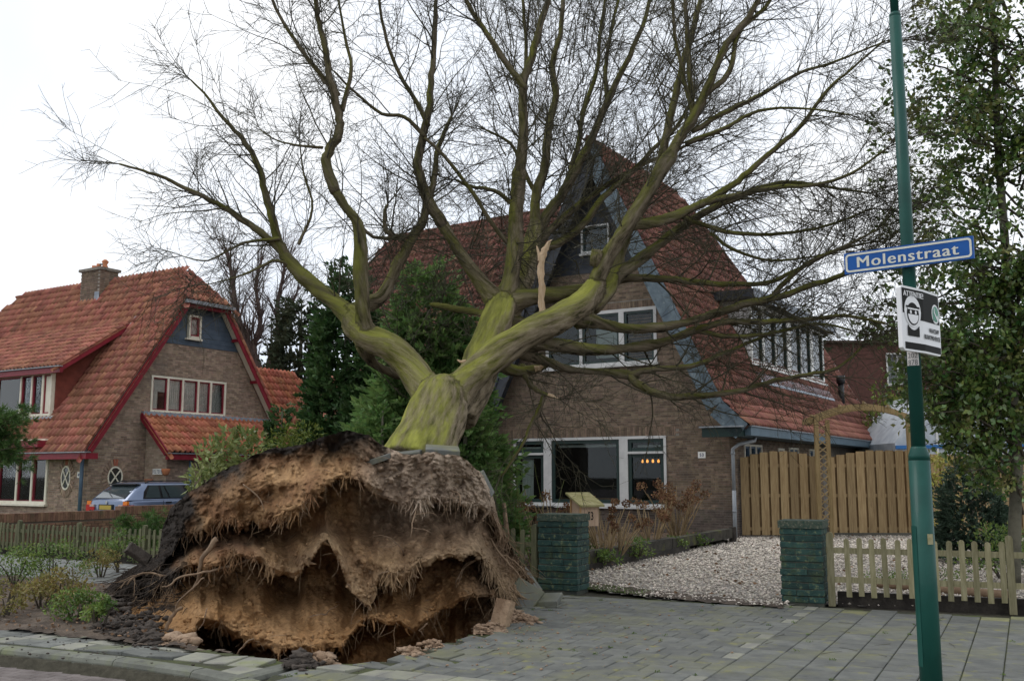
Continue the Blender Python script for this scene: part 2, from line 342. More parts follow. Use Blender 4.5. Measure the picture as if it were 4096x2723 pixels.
def sheet(name, poly, z, m, step=0.12, hole=True, amp=0.0, bbox=None, seed=3, ascale=3.0):
    px = [p[0] for p in poly]; py = [p[1] for p in poly]; x0, x1, y0, y1 = bbox or (min(px), max(px), min(py), max(py))
    gx = np.arange(x0, x1 + step, step); gy = np.arange(y0, y1 + step, step); GX, GY = np.meshgrid(gx, gy, indexing='ij')
    cx, cy = GX[:-1, :-1] + step / 2, GY[:-1, :-1] + step / 2; ok = inpoly(cx, cy, poly)
    if hole: ok &= ~inpoly(cx, cy, HOLE)
    GZ = np.full(GX.shape, z)
    if amp: GZ = GZ + amp * (fbm(np.stack([GX * ascale, GY * ascale, GX * 0], -1), 4, seed) * 0.5 + 0.5)
    n2 = len(gy); ii = np.arange(GX.size).reshape(GX.shape)
    ff = np.stack([ii[:-1, :-1], ii[1:, :-1], ii[1:, 1:], ii[:-1, 1:]], -1)[ok].reshape(-1, 4)
    used, inv = np.unique(ff, return_inverse=True); vv = np.stack([GX, GY, GZ], -1).reshape(-1, 3)[used]
    return np_obj(name, vv, inv.reshape(-1, 4), m, kind='structure', smooth=True, origin=(0, 0, 0))
# road
mb = MB(); mb.poly([V3(x, y, -0.125) for x, y in ROAD], flip=False)
o = mb.build('road', 'road', kind='structure', origin=(0, 0, 0))
if o.data.polygons[0].normal.z < 0: o.data.flip_normals()
sheet('planting_bed', BED, -0.012, 'soil', 0.08, amp=0.07, bbox=(-13, -1.5, 9, 22), ascale=4.5)

# ------------------------------------------------------------------ paving: every slab a piece of its own
def slab_mesh(name, ha, hb, th, m, ch=0.006):
    v = []
    for z, k in ((-th, 0), (-ch, 0), (0, ch)):
        v += [(-ha + k, -hb + k, z), (ha - k, -hb + k, z), (ha - k, hb - k, z), (-ha + k, hb - k, z)]
    f = [(0,1,5,4),(1,2,6,5),(2,3,7,6),(3,0,4,7),(4,5,9,8),(5,6,10,9),(6,7,11,10),(7,4,8,11),(8,9,10,11)]
    me = bpy.data.meshes.new(name); me.from_pydata(v, [], f); me.materials.append(MATS[m]); me.update(); return me
def lay(parent, slabs, name='paver', limit=300):
    """slabs: (centre, ux, vx, half a, half b, material, tilt); the largest in view are single objects, the rest one joined part"""
    slabs = sorted(slabs, key=lambda s: s[0][0] ** 2 + s[0][1] ** 2 + (0 if abs(s[0][0]) < 0.56 * s[0][1] and s[0][1] > 7.6 else 1e4))
    cache = {}; rest = {}
    for i, (c, a, b, ha, hb, m, tilt) in enumerate(slabs):
        nv = nrm(ZZ + a * tilt[0] + b * tilt[1]); aa = nrm(a - nv * (a @ nv)); bb = np.cross(nv, aa)
        key = (round(ha, 3), round(hb, 3), m)
        if key not in cache: cache[key] = slab_mesh(name, ha, hb, 0.055, m)
        if i < limit: place_shared(name, cache[key], parent, c, rot_from(aa, bb, nv))
        else:
            v = np.array([tuple(q.co) for q in cache[key].vertices]); rest.setdefault(m, MB()).add([np.array(c) + aa * p[0] + bb * p[1] + nv * p[2] for p in v], [tuple(p.vertices) for p in cache[key].polygons])
    for m, mb in rest.items(): mb.build(name + 's', m, parent, kind='stuff')
pave = sheet('pavement', PAVE, -0.014, 'joint_soil', 0.1)
hx = np.array(HOLE); slabs = []
def clear(c, a, b, ha, hb, poly, frac=4):
    pts = [c + a * ha * i + b * hb * j for i in (-.9, .9) for j in (-.9, .9)]
    return sum(bool(inpoly(np.array(p[0]), np.array(p[1]), poly)) for p in pts) >= frac
def hit(c, a, b, ha, hb):
    pts = [c + a * ha * i + b * hb * j for i in (-.8, 0, .8) for j in (-.8, 0, .8)]
    return sum(bool(inpoly(np.array(p[0]), np.array(p[1]), HOLE)) for p in pts)
T = 0.3; J = 0.0048; rr = random.Random(3)
def addslab(c, a, b, ha, hb, m, polys):
    if not clear(c, a, b, ha, hb, polys, 3): return
    k = hit(c, a, b, ha, hb)
    if k > 2: return
    d = float(polydist(np.array(c[0]), np.array(c[1]), HOLE)); t = (rr.uniform(-.006, .006), rr.uniform(-.006, .006)); z = rr.uniform(-.002, .002)
    if d < 0.5: t = (rr.uniform(-.09, .09), rr.uniform(-.09, .09)); z = rr.uniform(-.012, .012)
    slabs.append((V3(c[0], c[1], z), a, b, ha - J, hb - J, m, t))
for j in range(-20, 24):
    bq = j * T
    off = (j % 2) * T / 2
    for i in range(0, 30):                    # stretcher bond left of the straight joint
        w = T
        cx = -off - T * i - T / 2
        if i == 0 and off:
            c = Q0 + QU * (-T / 4) + QV * (bq + T / 2); addslab(c, QU, QV, T / 4, T / 2, 'paver_pale' if rr.random() < .7 else 'paver', PAVE)
        c = Q0 + QU * cx + QV * (bq + T / 2)
        m = 'paver'
        if abs((c - V3(-1.75, 8.75, 0)) @ QV) < 0.16 and c[0] < 1.0: m = 'paver_pale'
        addslab(c, QU, QV, T / 2, T / 2, m, PAVE)
    for i in range(0, 32):                    # straight columns on the right, staggered lengthways
        c = Q0 + QU * (T * i + T / 2) + QV * (bq + T / 2 + (i % 2) * T / 2 + 0.04 * ((i * 7) % 3))
        fx, fy = c[0], c[1]; edge = fy > 12.5 - (fx - 3.9) * 0.42 - 0.42
        addslab(c, QU, QV, T / 2, T / 2, 'paver_moss' if (edge and rr.random() < .4) else 'paver', PAVE)
lay(pave, slabs)
# kerbside strip of mixed grey slabs
KU, KV = frame(24.4); strip_poly = [(x + KV[0] * .16, y + KV[1] * .16) for x, y in KERB[:6]] + [(x + KV[0] * .3, y + KV[1] * .3) for x, y in STRIP[::-1]]
strip = sheet('kerbside_strip', strip_poly, -0.014, 'joint_soil', 0.08, bbox=(-14, -1.5, 8, 16)); slabs = []
for j in range(-3, 8):
    for i in range(-2, 46):
        c = V3(-2.3, 8.42, 0) - KU * (T * i - (j % 2) * T / 2) + KV * (T * j + T / 2)
        q = rr.random(); addslab(c, KU, KV, T / 2, T / 2, 'paver_pale' if q < .16 else 'paver_strip', strip_poly)
lay(strip, slabs, limit=150)
# far-left footpath
fpath = sheet('footpath', PATH, -0.016, 'joint_soil', 0.12, bbox=(-16, 1.5, 11, 27)); slabs = []
for j in range(0, 9):
    for i in range(-2, 60):
        c = PIL - HU * (T * i + (j % 2) * T / 2) - HV * (0.4 + T * j + T / 2)
        addslab(c, HU, HV, T / 2, T / 2, 'paver_far', PATH)
lay(fpath, slabs, limit=60)
# kerb stones: each one metre long with a rounded street edge
kerb = bpy.data.objects.new('kerb', None); COL.objects.link(kerb); kerb['kind'] = 'structure'; WO[kerb.name] = Vector((0, 0, 0))
def kerb_stone(p, q):
    p = V3(p[0], p[1], 0); q = V3(q[0], q[1], 0); d = nrm(q - p); nv = V3(-d[1], d[0], 0)
    if nv[1] < 0: nv = -nv
    prof = [(0.0, -0.3), (0.0, -0.045), (0.012, -0.016), (0.04, -0.002), (0.15, 0.0), (0.15, -0.3)]
    p = p + d * .004; q = q - d * .004
    MB().prism([p + nv * a + ZZ * (b + 0.006) for a, b in prof], q - p).build('kerb_stone', 'kerb', kerb)
kp = [np.array(p) for p in KERB[1:9]]; acc = []
for a, b in zip(kp[:-1], kp[1:]):
    L_ = np.linalg.norm(b - a); n = max(1, int(round(L_ / 1.0))); acc += [a + (b - a) * i / n for i in range(n)]
acc.append(kp[-1])
for a, b in zip(acc[:-1], acc[1:]): kerb_stone(a, b)
kerb_stone((-2.12, 8.2), (-1.78, 8.85))
# road clinkers (small brick pavers) in the visible corner
rd = bpy.data.objects['road']; RU, RV = frame(23); mbr = MB(); cl = []
for j in range(0, 16):
    for i in range(0, 26):
        c = V3(-2.2, 7.9, -0.112) - RU * (0.2 * i + (j % 2) * 0.1) - RV * (0.1 * j - 0.3)
        if inpoly(np.array(c[0]), np.array(c[1]), [(x - .06, y - .12) for x, y in ROAD]) and polydist(np.array(c[0]), np.array(c[1]), KERB) > .12 and c[1] > 7.2: cl.append((c, RU, RV, 0.098, 0.0475, 'road', (0, 0)))
lay(rd, cl, name='clinker', limit=120)

# ------------------------------------------------------------------ driveway gravel, lawn
GRAV = A2((1334,1352),(1500,1372),(1800,1398)) + [(3.6, 13.1), (6.2, 12.35), (9.5, 11.3), (16, 24), (16, 27.5), (5.2, 27.5), (5.45, 24.9), (1.2, 17.6)]
gd = sheet('gravel_drive', GRAV, -0.045, 'gravel_bed', 0.15, hole=False, amp=0.04, bbox=(0, 16, 11, 27.5))
n = 26000
gx = RNG.uniform(0.6, 14, n * 3); gy = 11.2 + (27.0 - 11.2) * RNG.random(n * 3) ** 1.25
ok = inpoly(gx, gy, GRAV) & (np.abs(gx) < gy * 0.54); gx, gy = gx[ok][:n], gy[ok][:n]; n = len(gx); gx += RNG.normal(0, .05, n); gy += RNG.normal(0, .07, n)
octv = np.array([(1,0,0),(0,1,0),(-1,0,0),(0,-1,0),(0,0,1),(0,0,-1)], float)
octf = np.array([(0,1,4),(1,2,4),(2,3,4),(3,0,4),(1,0,5),(2,1,5),(3,2,5),(0,3,5)])
sz = RNG.uniform(0.010, 0.027, n) * (1 + 0.035 * (gy - 13)); ang = RNG.uniform(0, 6.28, n)
sv = octv[None] * np.stack([sz * RNG.uniform(.8, 1.5, n), sz, sz * RNG.uniform(.5, .9, n)], -1)[:, None]
cs, sn = np.cos(ang)[:, None], np.sin(ang)[:, None]
pv = np.stack([sv[..., 0] * cs - sv[..., 1] * sn + gx[:, None], sv[..., 0] * sn + sv[..., 1] * cs + gy[:, None], sv[..., 2] + (0.0 + RNG.uniform(-.004, .012, n))[:, None]], -1)
np_obj('pebbles', pv.reshape(-1, 3), (octf[None] + (np.arange(n) * 6)[:, None, None]).reshape(-1, 3), 'gravel', gd, 'stuff')
sheet('soil_verge', A2((1326,1336),(1400,1346),(1500,1358),(1640,1374),(1800,1391),(1805,1402),(1640,1388),(1500,1372),(1400,1360),(1326,1352)), -0.006, 'soil', 0.07, amp=0.03, ascale=7)
LAWN = [tuple((PIL - HU * t + HV * w)[:2]) for t, w in ((2.0, 0.25), (24, 0.25), (24, 7), (2.0, 7))]
sheet('lawn', LAWN, -0.03, 'lawn', 0.3, hole=False, amp=0.05, bbox=(-18, 0, 15, 30))
# ------------------------------------------------------------------ building kit
mat('brick53', (0.135, 0.095, 0.066), (0.20, 0.145, 0.10), 9, 0.9, 0.004, 90, vary=0.34, hue=0.012, spots=(0.9, (0.08, 0.062, 0.05), 0.56, 0.8))
mat('brick53_low', (0.085, 0.066, 0.056), (0.125, 0.095, 0.078), 9, 0.9, 0.004, 90, vary=0.3, hue=0.01, spots=(1.1, (0.10, 0.11, 0.045), 0.6, 0.85))
mat('mortar53', (0.17, 0.15, 0.125), (0.24, 0.215, 0.18), 8, 0.95)
mat('brick49', (0.24, 0.165, 0.115), (0.335, 0.245, 0.18), 7, 0.9, 0.004, 80, vary=0.3, hue=0.012, spots=(0.8, (0.11, 0.095, 0.085), 0.58, 0.8))
mat('brick49_pale', (0.34, 0.25, 0.18), (0.42, 0.33, 0.25), 7, 0.9, 0.004, 80, vary=0.2, hue=0.01)
mat('mortar49', (0.24, 0.21, 0.18), (0.33, 0.30, 0.26), 8, 0.95)
mat('brick_red', (0.30, 0.10, 0.06), None, vary=0.2)
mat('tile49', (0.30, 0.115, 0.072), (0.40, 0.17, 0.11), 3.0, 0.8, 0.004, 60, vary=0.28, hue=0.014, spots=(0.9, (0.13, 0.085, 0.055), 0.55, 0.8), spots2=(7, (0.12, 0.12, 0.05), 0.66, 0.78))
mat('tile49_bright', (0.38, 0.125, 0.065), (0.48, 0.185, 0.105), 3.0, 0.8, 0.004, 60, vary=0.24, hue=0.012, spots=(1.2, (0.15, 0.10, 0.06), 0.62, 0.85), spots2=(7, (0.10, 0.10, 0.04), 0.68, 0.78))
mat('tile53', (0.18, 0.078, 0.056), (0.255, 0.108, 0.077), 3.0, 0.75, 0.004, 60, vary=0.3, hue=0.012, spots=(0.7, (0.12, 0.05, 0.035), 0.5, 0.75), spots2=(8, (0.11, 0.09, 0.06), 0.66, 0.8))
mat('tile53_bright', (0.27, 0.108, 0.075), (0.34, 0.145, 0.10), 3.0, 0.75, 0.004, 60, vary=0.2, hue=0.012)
mat('underlay', (0.06, 0.035, 0.028), None, rough=0.95)
mat('white_paint', (0.72, 0.71, 0.66), (0.80, 0.79, 0.75), 6, 0.5, spots=(5, (0.5, 0.5, 0.46), 0.68, 0.85))
mat('cream_paint', (0.68, 0.63, 0.50), (0.77, 0.72, 0.60), 4, 0.5)
mat('cream_soffit', (0.62, 0.55, 0.43), (0.70, 0.63, 0.50), 3, 0.7)
mat('white_wood53', (0.48, 0.475, 0.465), (0.57, 0.565, 0.55), 3, 0.55, spots=(4, (0.42, 0.42, 0.39), 0.66, 0.9))
mat('wine_paint', (0.19, 0.012, 0.024), (0.25, 0.018, 0.032), 4, 0.45)
mat('brick_paint_red', (0.19, 0.045, 0.03), (0.25, 0.06, 0.04), 5, 0.8, vary=0.15)
mat('dark_green_paint', (0.012, 0.03, 0.026), None, rough=0.4)
mat('blue_boards', (0.058, 0.085, 0.12), (0.085, 0.115, 0.155), 3, 0.6, vary=0.1)
mat('black_boards', (0.018, 0.022, 0.03), (0.035, 0.04, 0.05), 3, 0.6, vary=0.2)
mat('lead', (0.22, 0.25, 0.29), (0.36, 0.39, 0.43), 5, 0.55, metal=0.2, bump=0.01, bscale=12)
mat('zinc', (0.22, 0.24, 0.26), (0.32, 0.34, 0.36), 5, 0.45, metal=0.4)
mat('blue_grey_paint', (0.07, 0.10, 0.125), (0.125, 0.165, 0.19), 4, 0.6, spots=(6, (0.25, 0.28, 0.29), 0.62, 0.8), spots2=(5, (0.045, 0.06, 0.065), 0.6, 0.8))
mat('blue_grey_plain', (0.075, 0.125, 0.16), (0.10, 0.155, 0.195), 4, 0.5)
mat('drain_blue', (0.06, 0.10, 0.15), (0.09, 0.14, 0.20), 4, 0.5)
mat('pipe_grey', (0.24, 0.26, 0.28), (0.30, 0.32, 0.34), 4, 0.5)
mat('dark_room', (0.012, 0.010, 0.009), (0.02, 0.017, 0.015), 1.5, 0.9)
mat('curtain', (0.66, 0.67, 0.60), (0.88, 0.88, 0.82), 3, 0.9, stretch=(9, 9, 0.4), lo=0.42, hi=0.6)
mat('blind', (0.6, 0.6, 0.55), (0.66, 0.66, 0.61), 3, 0.9)
mat('terracotta', (0.40, 0.14, 0.06), (0.48, 0.19, 0.09), 6, 0.85)
mat('black_plastic', (0.018, 0.018, 0.02), None, rough=0.4)
glass('glass', (0.80, 0.84, 0.84), 0.02, -0.02)
glass('glass_bright', (0.97, 0.98, 0.98), 0.03, 0.04)

def scan(poly, z):
    xs_ = []
    for i in range(len(poly)):
        (x1, z1), (x2, z2) = poly[i], poly[(i + 1) % len(poly)]
        if (z1 > z) != (z2 > z): xs_.append(x1 + (x2 - x1) * (z - z1) / (z2 - z1))
    xs_.sort(); return [(xs_[i], xs_[i + 1]) for i in range(0, len(xs_) - 1, 2)]
def brick_wall(parent, org, du, nv, poly, holes, bm, mm, zmin=0.0, zmax=99, soldiers=(), course=0.0625, bl=0.215, proud=0.007, name='wall'):
    """wall of laid bricks: poly in (along, height); holes = (a0,a1,z0,z1); every brick has its own edges, joined as one part"""
    org = np.array(org, float); wall = MB(); br = MB(); r = random.Random(11)
    z0 = max(zmin, min(p[1] for p in poly)); z1 = min(zmax, max(p[1] for p in poly)); k = 0; z = z0
    while z < z1 - 0.01:
        h = min(course, z1 - z); iv = scan(poly, z + h / 2)
        for (a0, a1, hz0, hz1) in holes:
            if hz0 < z + h / 2 < hz1:
                nw = []
                for (p, q) in iv:
                    if a1 <= p or a0 >= q: nw.append((p, q))
                    else:
                        if p < a0: nw.append((p, a0))
                        if a1 < q: nw.append((a1, q))
                iv = nw
        for (p, q) in iv:
            if q - p < 0.02: continue
            wall.poly([org + du * p + ZZ * z, org + du * q + ZZ * z, org + du * q + ZZ * (z + h), org + du * p + ZZ * (z + h)])
            if any(s[2] <= z + h / 2 <= s[3] and s[0] <= (p + q) / 2 <= s[1] for s in soldiers): pass
            x = math.floor(p / bl) * bl - (k % 2) * bl / 2
            while x < q:
                a, b = max(x + .005, p + .003), min(x + bl - .005, q - .003)
                if b - a > 0.02 and not any(s[2] <= z + h / 2 <= s[3] and s[0] < (a + b) / 2 < s[1] for s in soldiers):
                    pr = proud + r.uniform(-.003, .003); c = org + du * (a + b) / 2 + ZZ * (z + h / 2) + nv * (pr / 2 - 0.01)
                    A, N_, Z_ = du * (b - a) / 2, nv * (pr / 2 + .01), ZZ * (h / 2 - .0055)
                    vs = [c - A + N_ - Z_, c + A + N_ - Z_, c + A + N_ + Z_, c - A + N_ + Z_, c - A - N_ - Z_, c + A - N_ - Z_, c + A - N_ + Z_, c - A - N_ + Z_]
                    br.add(vs, [(0,1,2,3),(4,5,1,0),(1,5,6,2),(3,2,6,7),(4,0,3,7)])
                x += bl
        z += h; k += 1
    for s in soldiers:
        x = s[0]
        while x < s[1] - .02:
            c = org + du * (x + .03) + ZZ * (s[2] + s[3]) / 2 + nv * .004
            br.box(c, du * .0245, nv * .006, ZZ * ((s[3] - s[2]) / 2 - .006)); x += .06
    w = wall.build(name, mm, parent)
    br.build('bricks', bm, w, kind='stuff')
    return w
# clay pantile: one roll, one trough, a front lip
def pantile(name, m, w=0.205, l=0.36):
    t = np.array([-.03, .06, .16, .27, .36, .44, .62, .82, 1.03]); k = len(t); xs_ = (t - .5) * w
    prof = np.where(t < .44, .058 * np.sin(np.clip(t / .44, 0, 1) * math.pi) ** .8, -.014 * np.sin((t - .44) / .59 * math.pi))
    v = [(xs_[i], 0.0, prof[i] + .072) for i in range(k)] + [(xs_[i], l, prof[i] + .026) for i in range(k)] + [(xs_[i], 0.004, prof[i] + .024) for i in range(k)]
    f = [(i, i + 1, k + i + 1, k + i) for i in range(k - 1)] + [(2 * k + i, 2 * k + i + 1, i + 1, i) for i in range(k - 1)]
    me = bpy.data.meshes.new(name); me.from_pydata(v, [], f); me.materials.append(MATS[m]); me.polygons.foreach_set('use_smooth', [True] * (k - 1) + [False] * (k - 1)); me.update(); return me
TILE_BUDGET = {}
def tile_roof(house, roof_name, p0, right, up, poly, m, budget, tw=0.205, tl=0.315, thick=0.10):
    """poly in (right, up) metres from p0 on the slope; the tiles nearest the street single, the rest one part"""
    nv = nrm(np.cross(right, up)); p0 = np.array(p0, float)
    mb = MB(); mb.prism([p0 + right * a + up * b for a, b in poly], -nv * thick); roof = mb.build(roof_name, 'underlay', house)
    A = [p[0] for p in poly]; B = [p[1] for p in poly]; tiles = []
    j = 0; b = min(B) - 0.02
    while b < max(B):
        a = min(A) + tw / 2
        while a < max(A):
            if inpoly(np.array(a), np.array(b + tl / 2), poly): tiles.append((a, b))
            a += tw
        b += tl
    me = pantile('roof_tile', m, tw, tl + .045); r = random.Random(5)
    mv = np.array([tuple(q.co) for q in me.vertices]); mf = np.array([tuple(p.vertices) for p in me.polygons])
    pos = np.array([p0 + right * a + up * b_ + nv * 0.012 for a, b_ in tiles]); order = np.argsort(np.linalg.norm(pos, axis=1))
    R0 = np.stack([right, up, nv], -1); big = []
    for n_, i in enumerate(order):
        s1, s2 = r.uniform(-.018, .018), r.uniform(-.016, .016); x = nrm(right + up * s1 + nv * s2); y = nrm(up - x * (up @ x)); z = np.cross(x, y)
        if n_ < budget: place_shared('roof_tile', me, roof, pos[i], rot_from(x, y, z))
        else: big.append(mv @ np.stack([x, y, z], 0) + pos[i])
    if big:
        bv = np.concatenate(big); ff = (mf[None] + (np.arange(len(big)) * len(mv))[:, None, None]).reshape(-1, 4)
        np_obj('roof_tiles', bv, ff, m, roof, 'stuff', True)
    return roof
def ridge_tiles(house, p, q, m, r=0.115, step=0.38, name='ridge_tile', up=ZZ):
    p = np.array(p, float); q = np.array(q, float); d = nrm(q - p); sd = nrm(np.cross(d, up)); u_ = np.cross(sd, d); n = max(1, int(np.linalg.norm(q - p) / step)); st = np.linalg.norm(q - p) / n
    vs, fs = [], []
    for k, (x, rr_) in enumerate(((0, r * 1.12), (st * 1.06, r * .95))):
        for t in np.linspace(-.12, math.pi + .12, 8): vs.append((x, rr_ * math.cos(t), rr_ * math.sin(t)))
    for i in range(7): fs.append((i, i + 8, i + 9, i + 1))
    vs += [(0, .9 * v[1], .9 * v[2]) for v in vs[:8]]; fs += [(i, i + 1, 17 + i, 16 + i) for i in range(7)]
    me = bpy.data.meshes.new(name); me.from_pydata(vs, [], fs); me.materials.append(MATS[m]); me.polygons.foreach_set('use_smooth', [True] * len(me.polygons)); me.update()
    for i in range(n): place_shared(name, me, house, p + d * st * i, rot_from(d, sd, u_))
def window(house, org, du, nv, a0, a1, z0, z1, bars, fm, sash=None, sashw=0.045, fw=0.06, sill=True, depth=0.10, name='window', gl='glass', curtain=None, sillm=None, set_in=0.05):
    """outer frame with mullions at the given positions; sashes, panes and sill are its sub-parts"""
    org = np.array(org, float)
    def P(a, z, d=0.0): return org + du * a + ZZ * z + nv * d
    mb = MB(); D = nv * depth / 2; c = set_in * -1 + 0.03
    mb.box(P((a0 + a1) / 2, z1 - fw / 2, c), du * (a1 - a0) / 2, D, ZZ * fw / 2); mb.box(P((a0 + a1) / 2, z0 + fw / 2, c), du * (a1 - a0) / 2, D, ZZ * fw / 2)
    for a in (a0 + fw / 2, a1 - fw / 2): mb.box(P(a, (z0 + z1) / 2, c), du * fw / 2, D, ZZ * ((z1 - z0) / 2 - fw - .001))
    edges = [a0 + fw]
    for b in bars:
        w = b[1] if isinstance(b, tuple) else fw; b = b[0] if isinstance(b, tuple) else b
        mb.box(P(b, (z0 + z1) / 2, c), du * w / 2, D, ZZ * ((z1 - z0) / 2 - fw - .001)); edges += [b - w / 2, b + w / 2]
    edges.append(a1 - fw); wn = mb.build(name, fm, house)
    lights = []
    for i in range(0, len(edges), 2):
        p, q = edges[i], edges[i + 1]; lights.append((p, q, z0 + fw, z1 - fw))
        if sash:
            sb = MB(); zz0, zz1 = z0 + fw, z1 - fw
            for zc in (zz0 + sashw / 2, zz1 - sashw / 2): sb.box(P((p + q) / 2, zc, c - .012), du * (q - p) / 2, nv * .03, ZZ * sashw / 2)
            for ac in (p + sashw / 2, q - sashw / 2): sb.box(P(ac, (zz0 + zz1) / 2, c - .012), du * sashw / 2, nv * .03, ZZ * ((zz1 - zz0) / 2 - sashw))
            sb.build('sash', sash, wn)
        MB().box(P((p + q) / 2, (z0 + z1) / 2, c - .03), du * (q - p) / 2, nv * .004, ZZ * ((z1 - z0) / 2 - fw)).build('pane', gl, wn)
    if sill:
        MB().box(P((a0 + a1) / 2, z0 - .028, .03), du * ((a1 - a0) / 2 + .07), nv * .09, ZZ * .03).build('sill', sillm or fm, wn)
    if curtain:
        for k, (p, q) in enumerate(curtain): drape(wn, P, p, q, z0 + fw, z1 - fw)
    return wn
def drape(wn, P, p, q, z0, z1, m='curtain', d=-0.09, amp=0.02, wl=0.075):
    n = max(6, int((q - p) / 0.018)); a = np.linspace(p, q, n); off = amp * np.sin(a / wl * 2 * math.pi + 1.2 * np.sin(a * 7)); vs = []; fs = []
    for i in range(n): vs += [P(a[i], z0, d + off[i]), P(a[i] + .006, z1, d + off[i] * .8)]
    for i in range(n - 1): fs.append((2*i, 2*i+2, 2*i+3, 2*i+1))
    MB().add(vs, fs).build('curtain', m, wn, smooth=True)
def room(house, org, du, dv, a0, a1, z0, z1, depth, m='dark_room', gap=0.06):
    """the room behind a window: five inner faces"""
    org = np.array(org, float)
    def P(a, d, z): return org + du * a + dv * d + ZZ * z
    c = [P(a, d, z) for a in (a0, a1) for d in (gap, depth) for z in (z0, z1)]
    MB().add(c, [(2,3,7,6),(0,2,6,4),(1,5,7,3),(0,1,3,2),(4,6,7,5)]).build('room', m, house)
# ------------------------------------------------------------------ house with the number 53
C0 = gnd(2929 / S, 2152 / S); C0[2] = 0
def h53(u, v, z): return C0 + HU * u + HV * v + ZZ * z
H53 = thing('brick_house', 'dark brown brick house with tall steep gable behind the fallen tree', 'house', h53(-3.66, 0, 0))
LW = (-6.61, -1.77, 0.76, 2.67); UW = (-5.50, -1.98, 4.66, 6.24)
gable = [(-7.3, 0), (0, 0), (0, 3.2), (-2.0, 7.38), (-5.32, 7.38), (-7.3, 3.2)]
brick_wall(H53, h53(0, 0, 0), HU, -HV, gable, [LW, UW], 'brick53', 'mortar53', zmin=0.72, soldiers=[(-6.95, -1.5, 2.67, 2.92), (-5.7, -1.9, 6.24, 6.44)])
brick_wall(H53, h53(0, 0, 0), HU, -HV, gable, [], 'brick53_low', 'mortar53', zmax=0.72, name='plinth')
brick_wall(H53, h53(0, 0, 0), HV, HU, [(0, 0.72), (9, 0.72), (9, 2.9), (0, 2.9)], [(1.1, 2.6, 1.75, 2.45), (4.1, 4.7, 1.9, 2.4), (5.2, 6.2, 1.8, 2.45), (7.4, 8.4, 1.8, 2.45)], 'brick53', 'mortar53', name='side_wall')
brick_wall(H53, h53(0, 0, 0), HV, HU, [(0, 0), (9, 0), (9, 0.72), (0, 0.72)], [], 'brick53_low', 'mortar53', name='side_plinth')
MB().box(h53(-.1, 13.5, 1.4), HU * .09, HV * 4.5, ZZ * 1.45).build('rear_wall', 'mortar53', H53)
MB().box(h53(-11.5, 1.2, 1.5), HU * 4.3, HV * .1, ZZ * 1.5).build('wing_wall', 'mortar53', H53)
# gable boarding, plank by plank
SL = 2.076
z = 7.38; k = 0
while z < 10.75:
    hw0, hw1 = (10.9 - z) / SL, (10.9 - z - .17) / SL
    if hw1 > 0.06:
        mb = MB(); pts = [h53(-3.66 - hw0, 0.02, z), h53(-3.66 + hw0, 0.02, z), h53(-3.66 + hw1, 0.02, z + .166), h53(-3.66 - hw1, 0.02, z + .166)]
        mb.prism(pts, -HV * .035); mb.build('plank', 'black_boards', H53)
    z += .17
window(H53, h53(0, 0, 0), HU, -HV, -4.25, -3.35, 7.95, 8.75, [], 'white_wood53', 'dark_green_paint', set_in=-0.05, gl='glass', fw=.05)
# ground-floor window: three bays under transoms
def big_window():
    W = window(H53, h53(0, 0, 0), HU, -HV, LW[0], LW[1], LW[2], LW[3], [(-5.46, .26), (-3.04, .26)], 'white_wood53', 'dark_green_paint', .10, .075, gl='glass')
    def P(a, z_, d=0.0): return h53(a, -d, z_)
    for a0, a1 in ((-6.53, -5.60), (-2.90, -1.85)):
        MB().box(P((a0 + a1) / 2, 2.22, 0.01), HU * (a1 - a0) / 2, HV * .055, ZZ * .032).build('transom', 'white_wood53', W)
        sb = MB()
        for zc in (2.14, 2.30): sb.box(P((a0 + a1) / 2, zc, -.032), HU * ((a1 - a0) / 2 - .1), HV * .028, ZZ * .048)
        sb.build('sash_rail', 'dark_green_paint', W)
    drape(W, P, -6.40, -6.02, .9, 2.12, d=-.12)
    MB().box(P(-4.2, 2.43, -.16), HU * 1.0, HV * .02, ZZ * .035).build('roller_blind', 'blind', W)
    MB().box(P(-2.34, 2.40, -.16), HU * .34, HV * .02, ZZ * .03).build('roller_blind', 'blind', W)
    MB().box(P(-6.05, 2.40, -.16), HU * .34, HV * .02, ZZ * .03).build('roller_blind', 'blind', W)
big_window()
window(H53, h53(0, 0, 0), HU, -HV, UW[0], UW[1], UW[2], UW[3], [(-4.34, .09), (-3.05, .16)], 'white_wood53', 'dark_green_paint', .07, .09, gl='glass')
mat('room_wall', (0.10, 0.085, 0.07), None, rough=0.9)
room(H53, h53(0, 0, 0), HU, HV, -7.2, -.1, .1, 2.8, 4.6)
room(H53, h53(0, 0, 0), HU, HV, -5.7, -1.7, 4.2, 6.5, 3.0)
# slat blind and imitated pane reflection of the upper window
ub = MB()
for i in range(16): ub.box(h53(-2.5, .2, 4.85 + i * .085), HU * .42, HV * .012, ZZ * .026)
mat('bamboo', (0.16, 0.085, 0.045), (0.24, 0.13, 0.07), 8, 0.8); ub.build('slat_blind', 'bamboo', H53)
MB().box(h53(-3.62, .35, 5.35), HU * .40, HV * .02, ZZ * .42).build('pale_reflection', 'blind', H53)  # pale panel stands in for light reflected in the middle pane
# small side windows
for a0, a1, z0, z1, bars in ((1.1, 2.6, 1.75, 2.45, [1.6, 2.1]), (4.1, 4.7, 1.9, 2.4, []), (5.2, 6.2, 1.8, 2.45, [5.7]), (7.4, 8.4, 1.8, 2.45, [7.9])):
    window(H53, h53(0, 0, 0), HV, HU, a0, a1, z0, z1, bars, 'cream_paint', 'drain_blue', .05, .06, sill=False, gl='glass_bright')
    room(H53, h53(0, 0, 0), HV, -HU, a0 - .1, a1 + .1, z0 - .1, z1 + .1, 1.2)
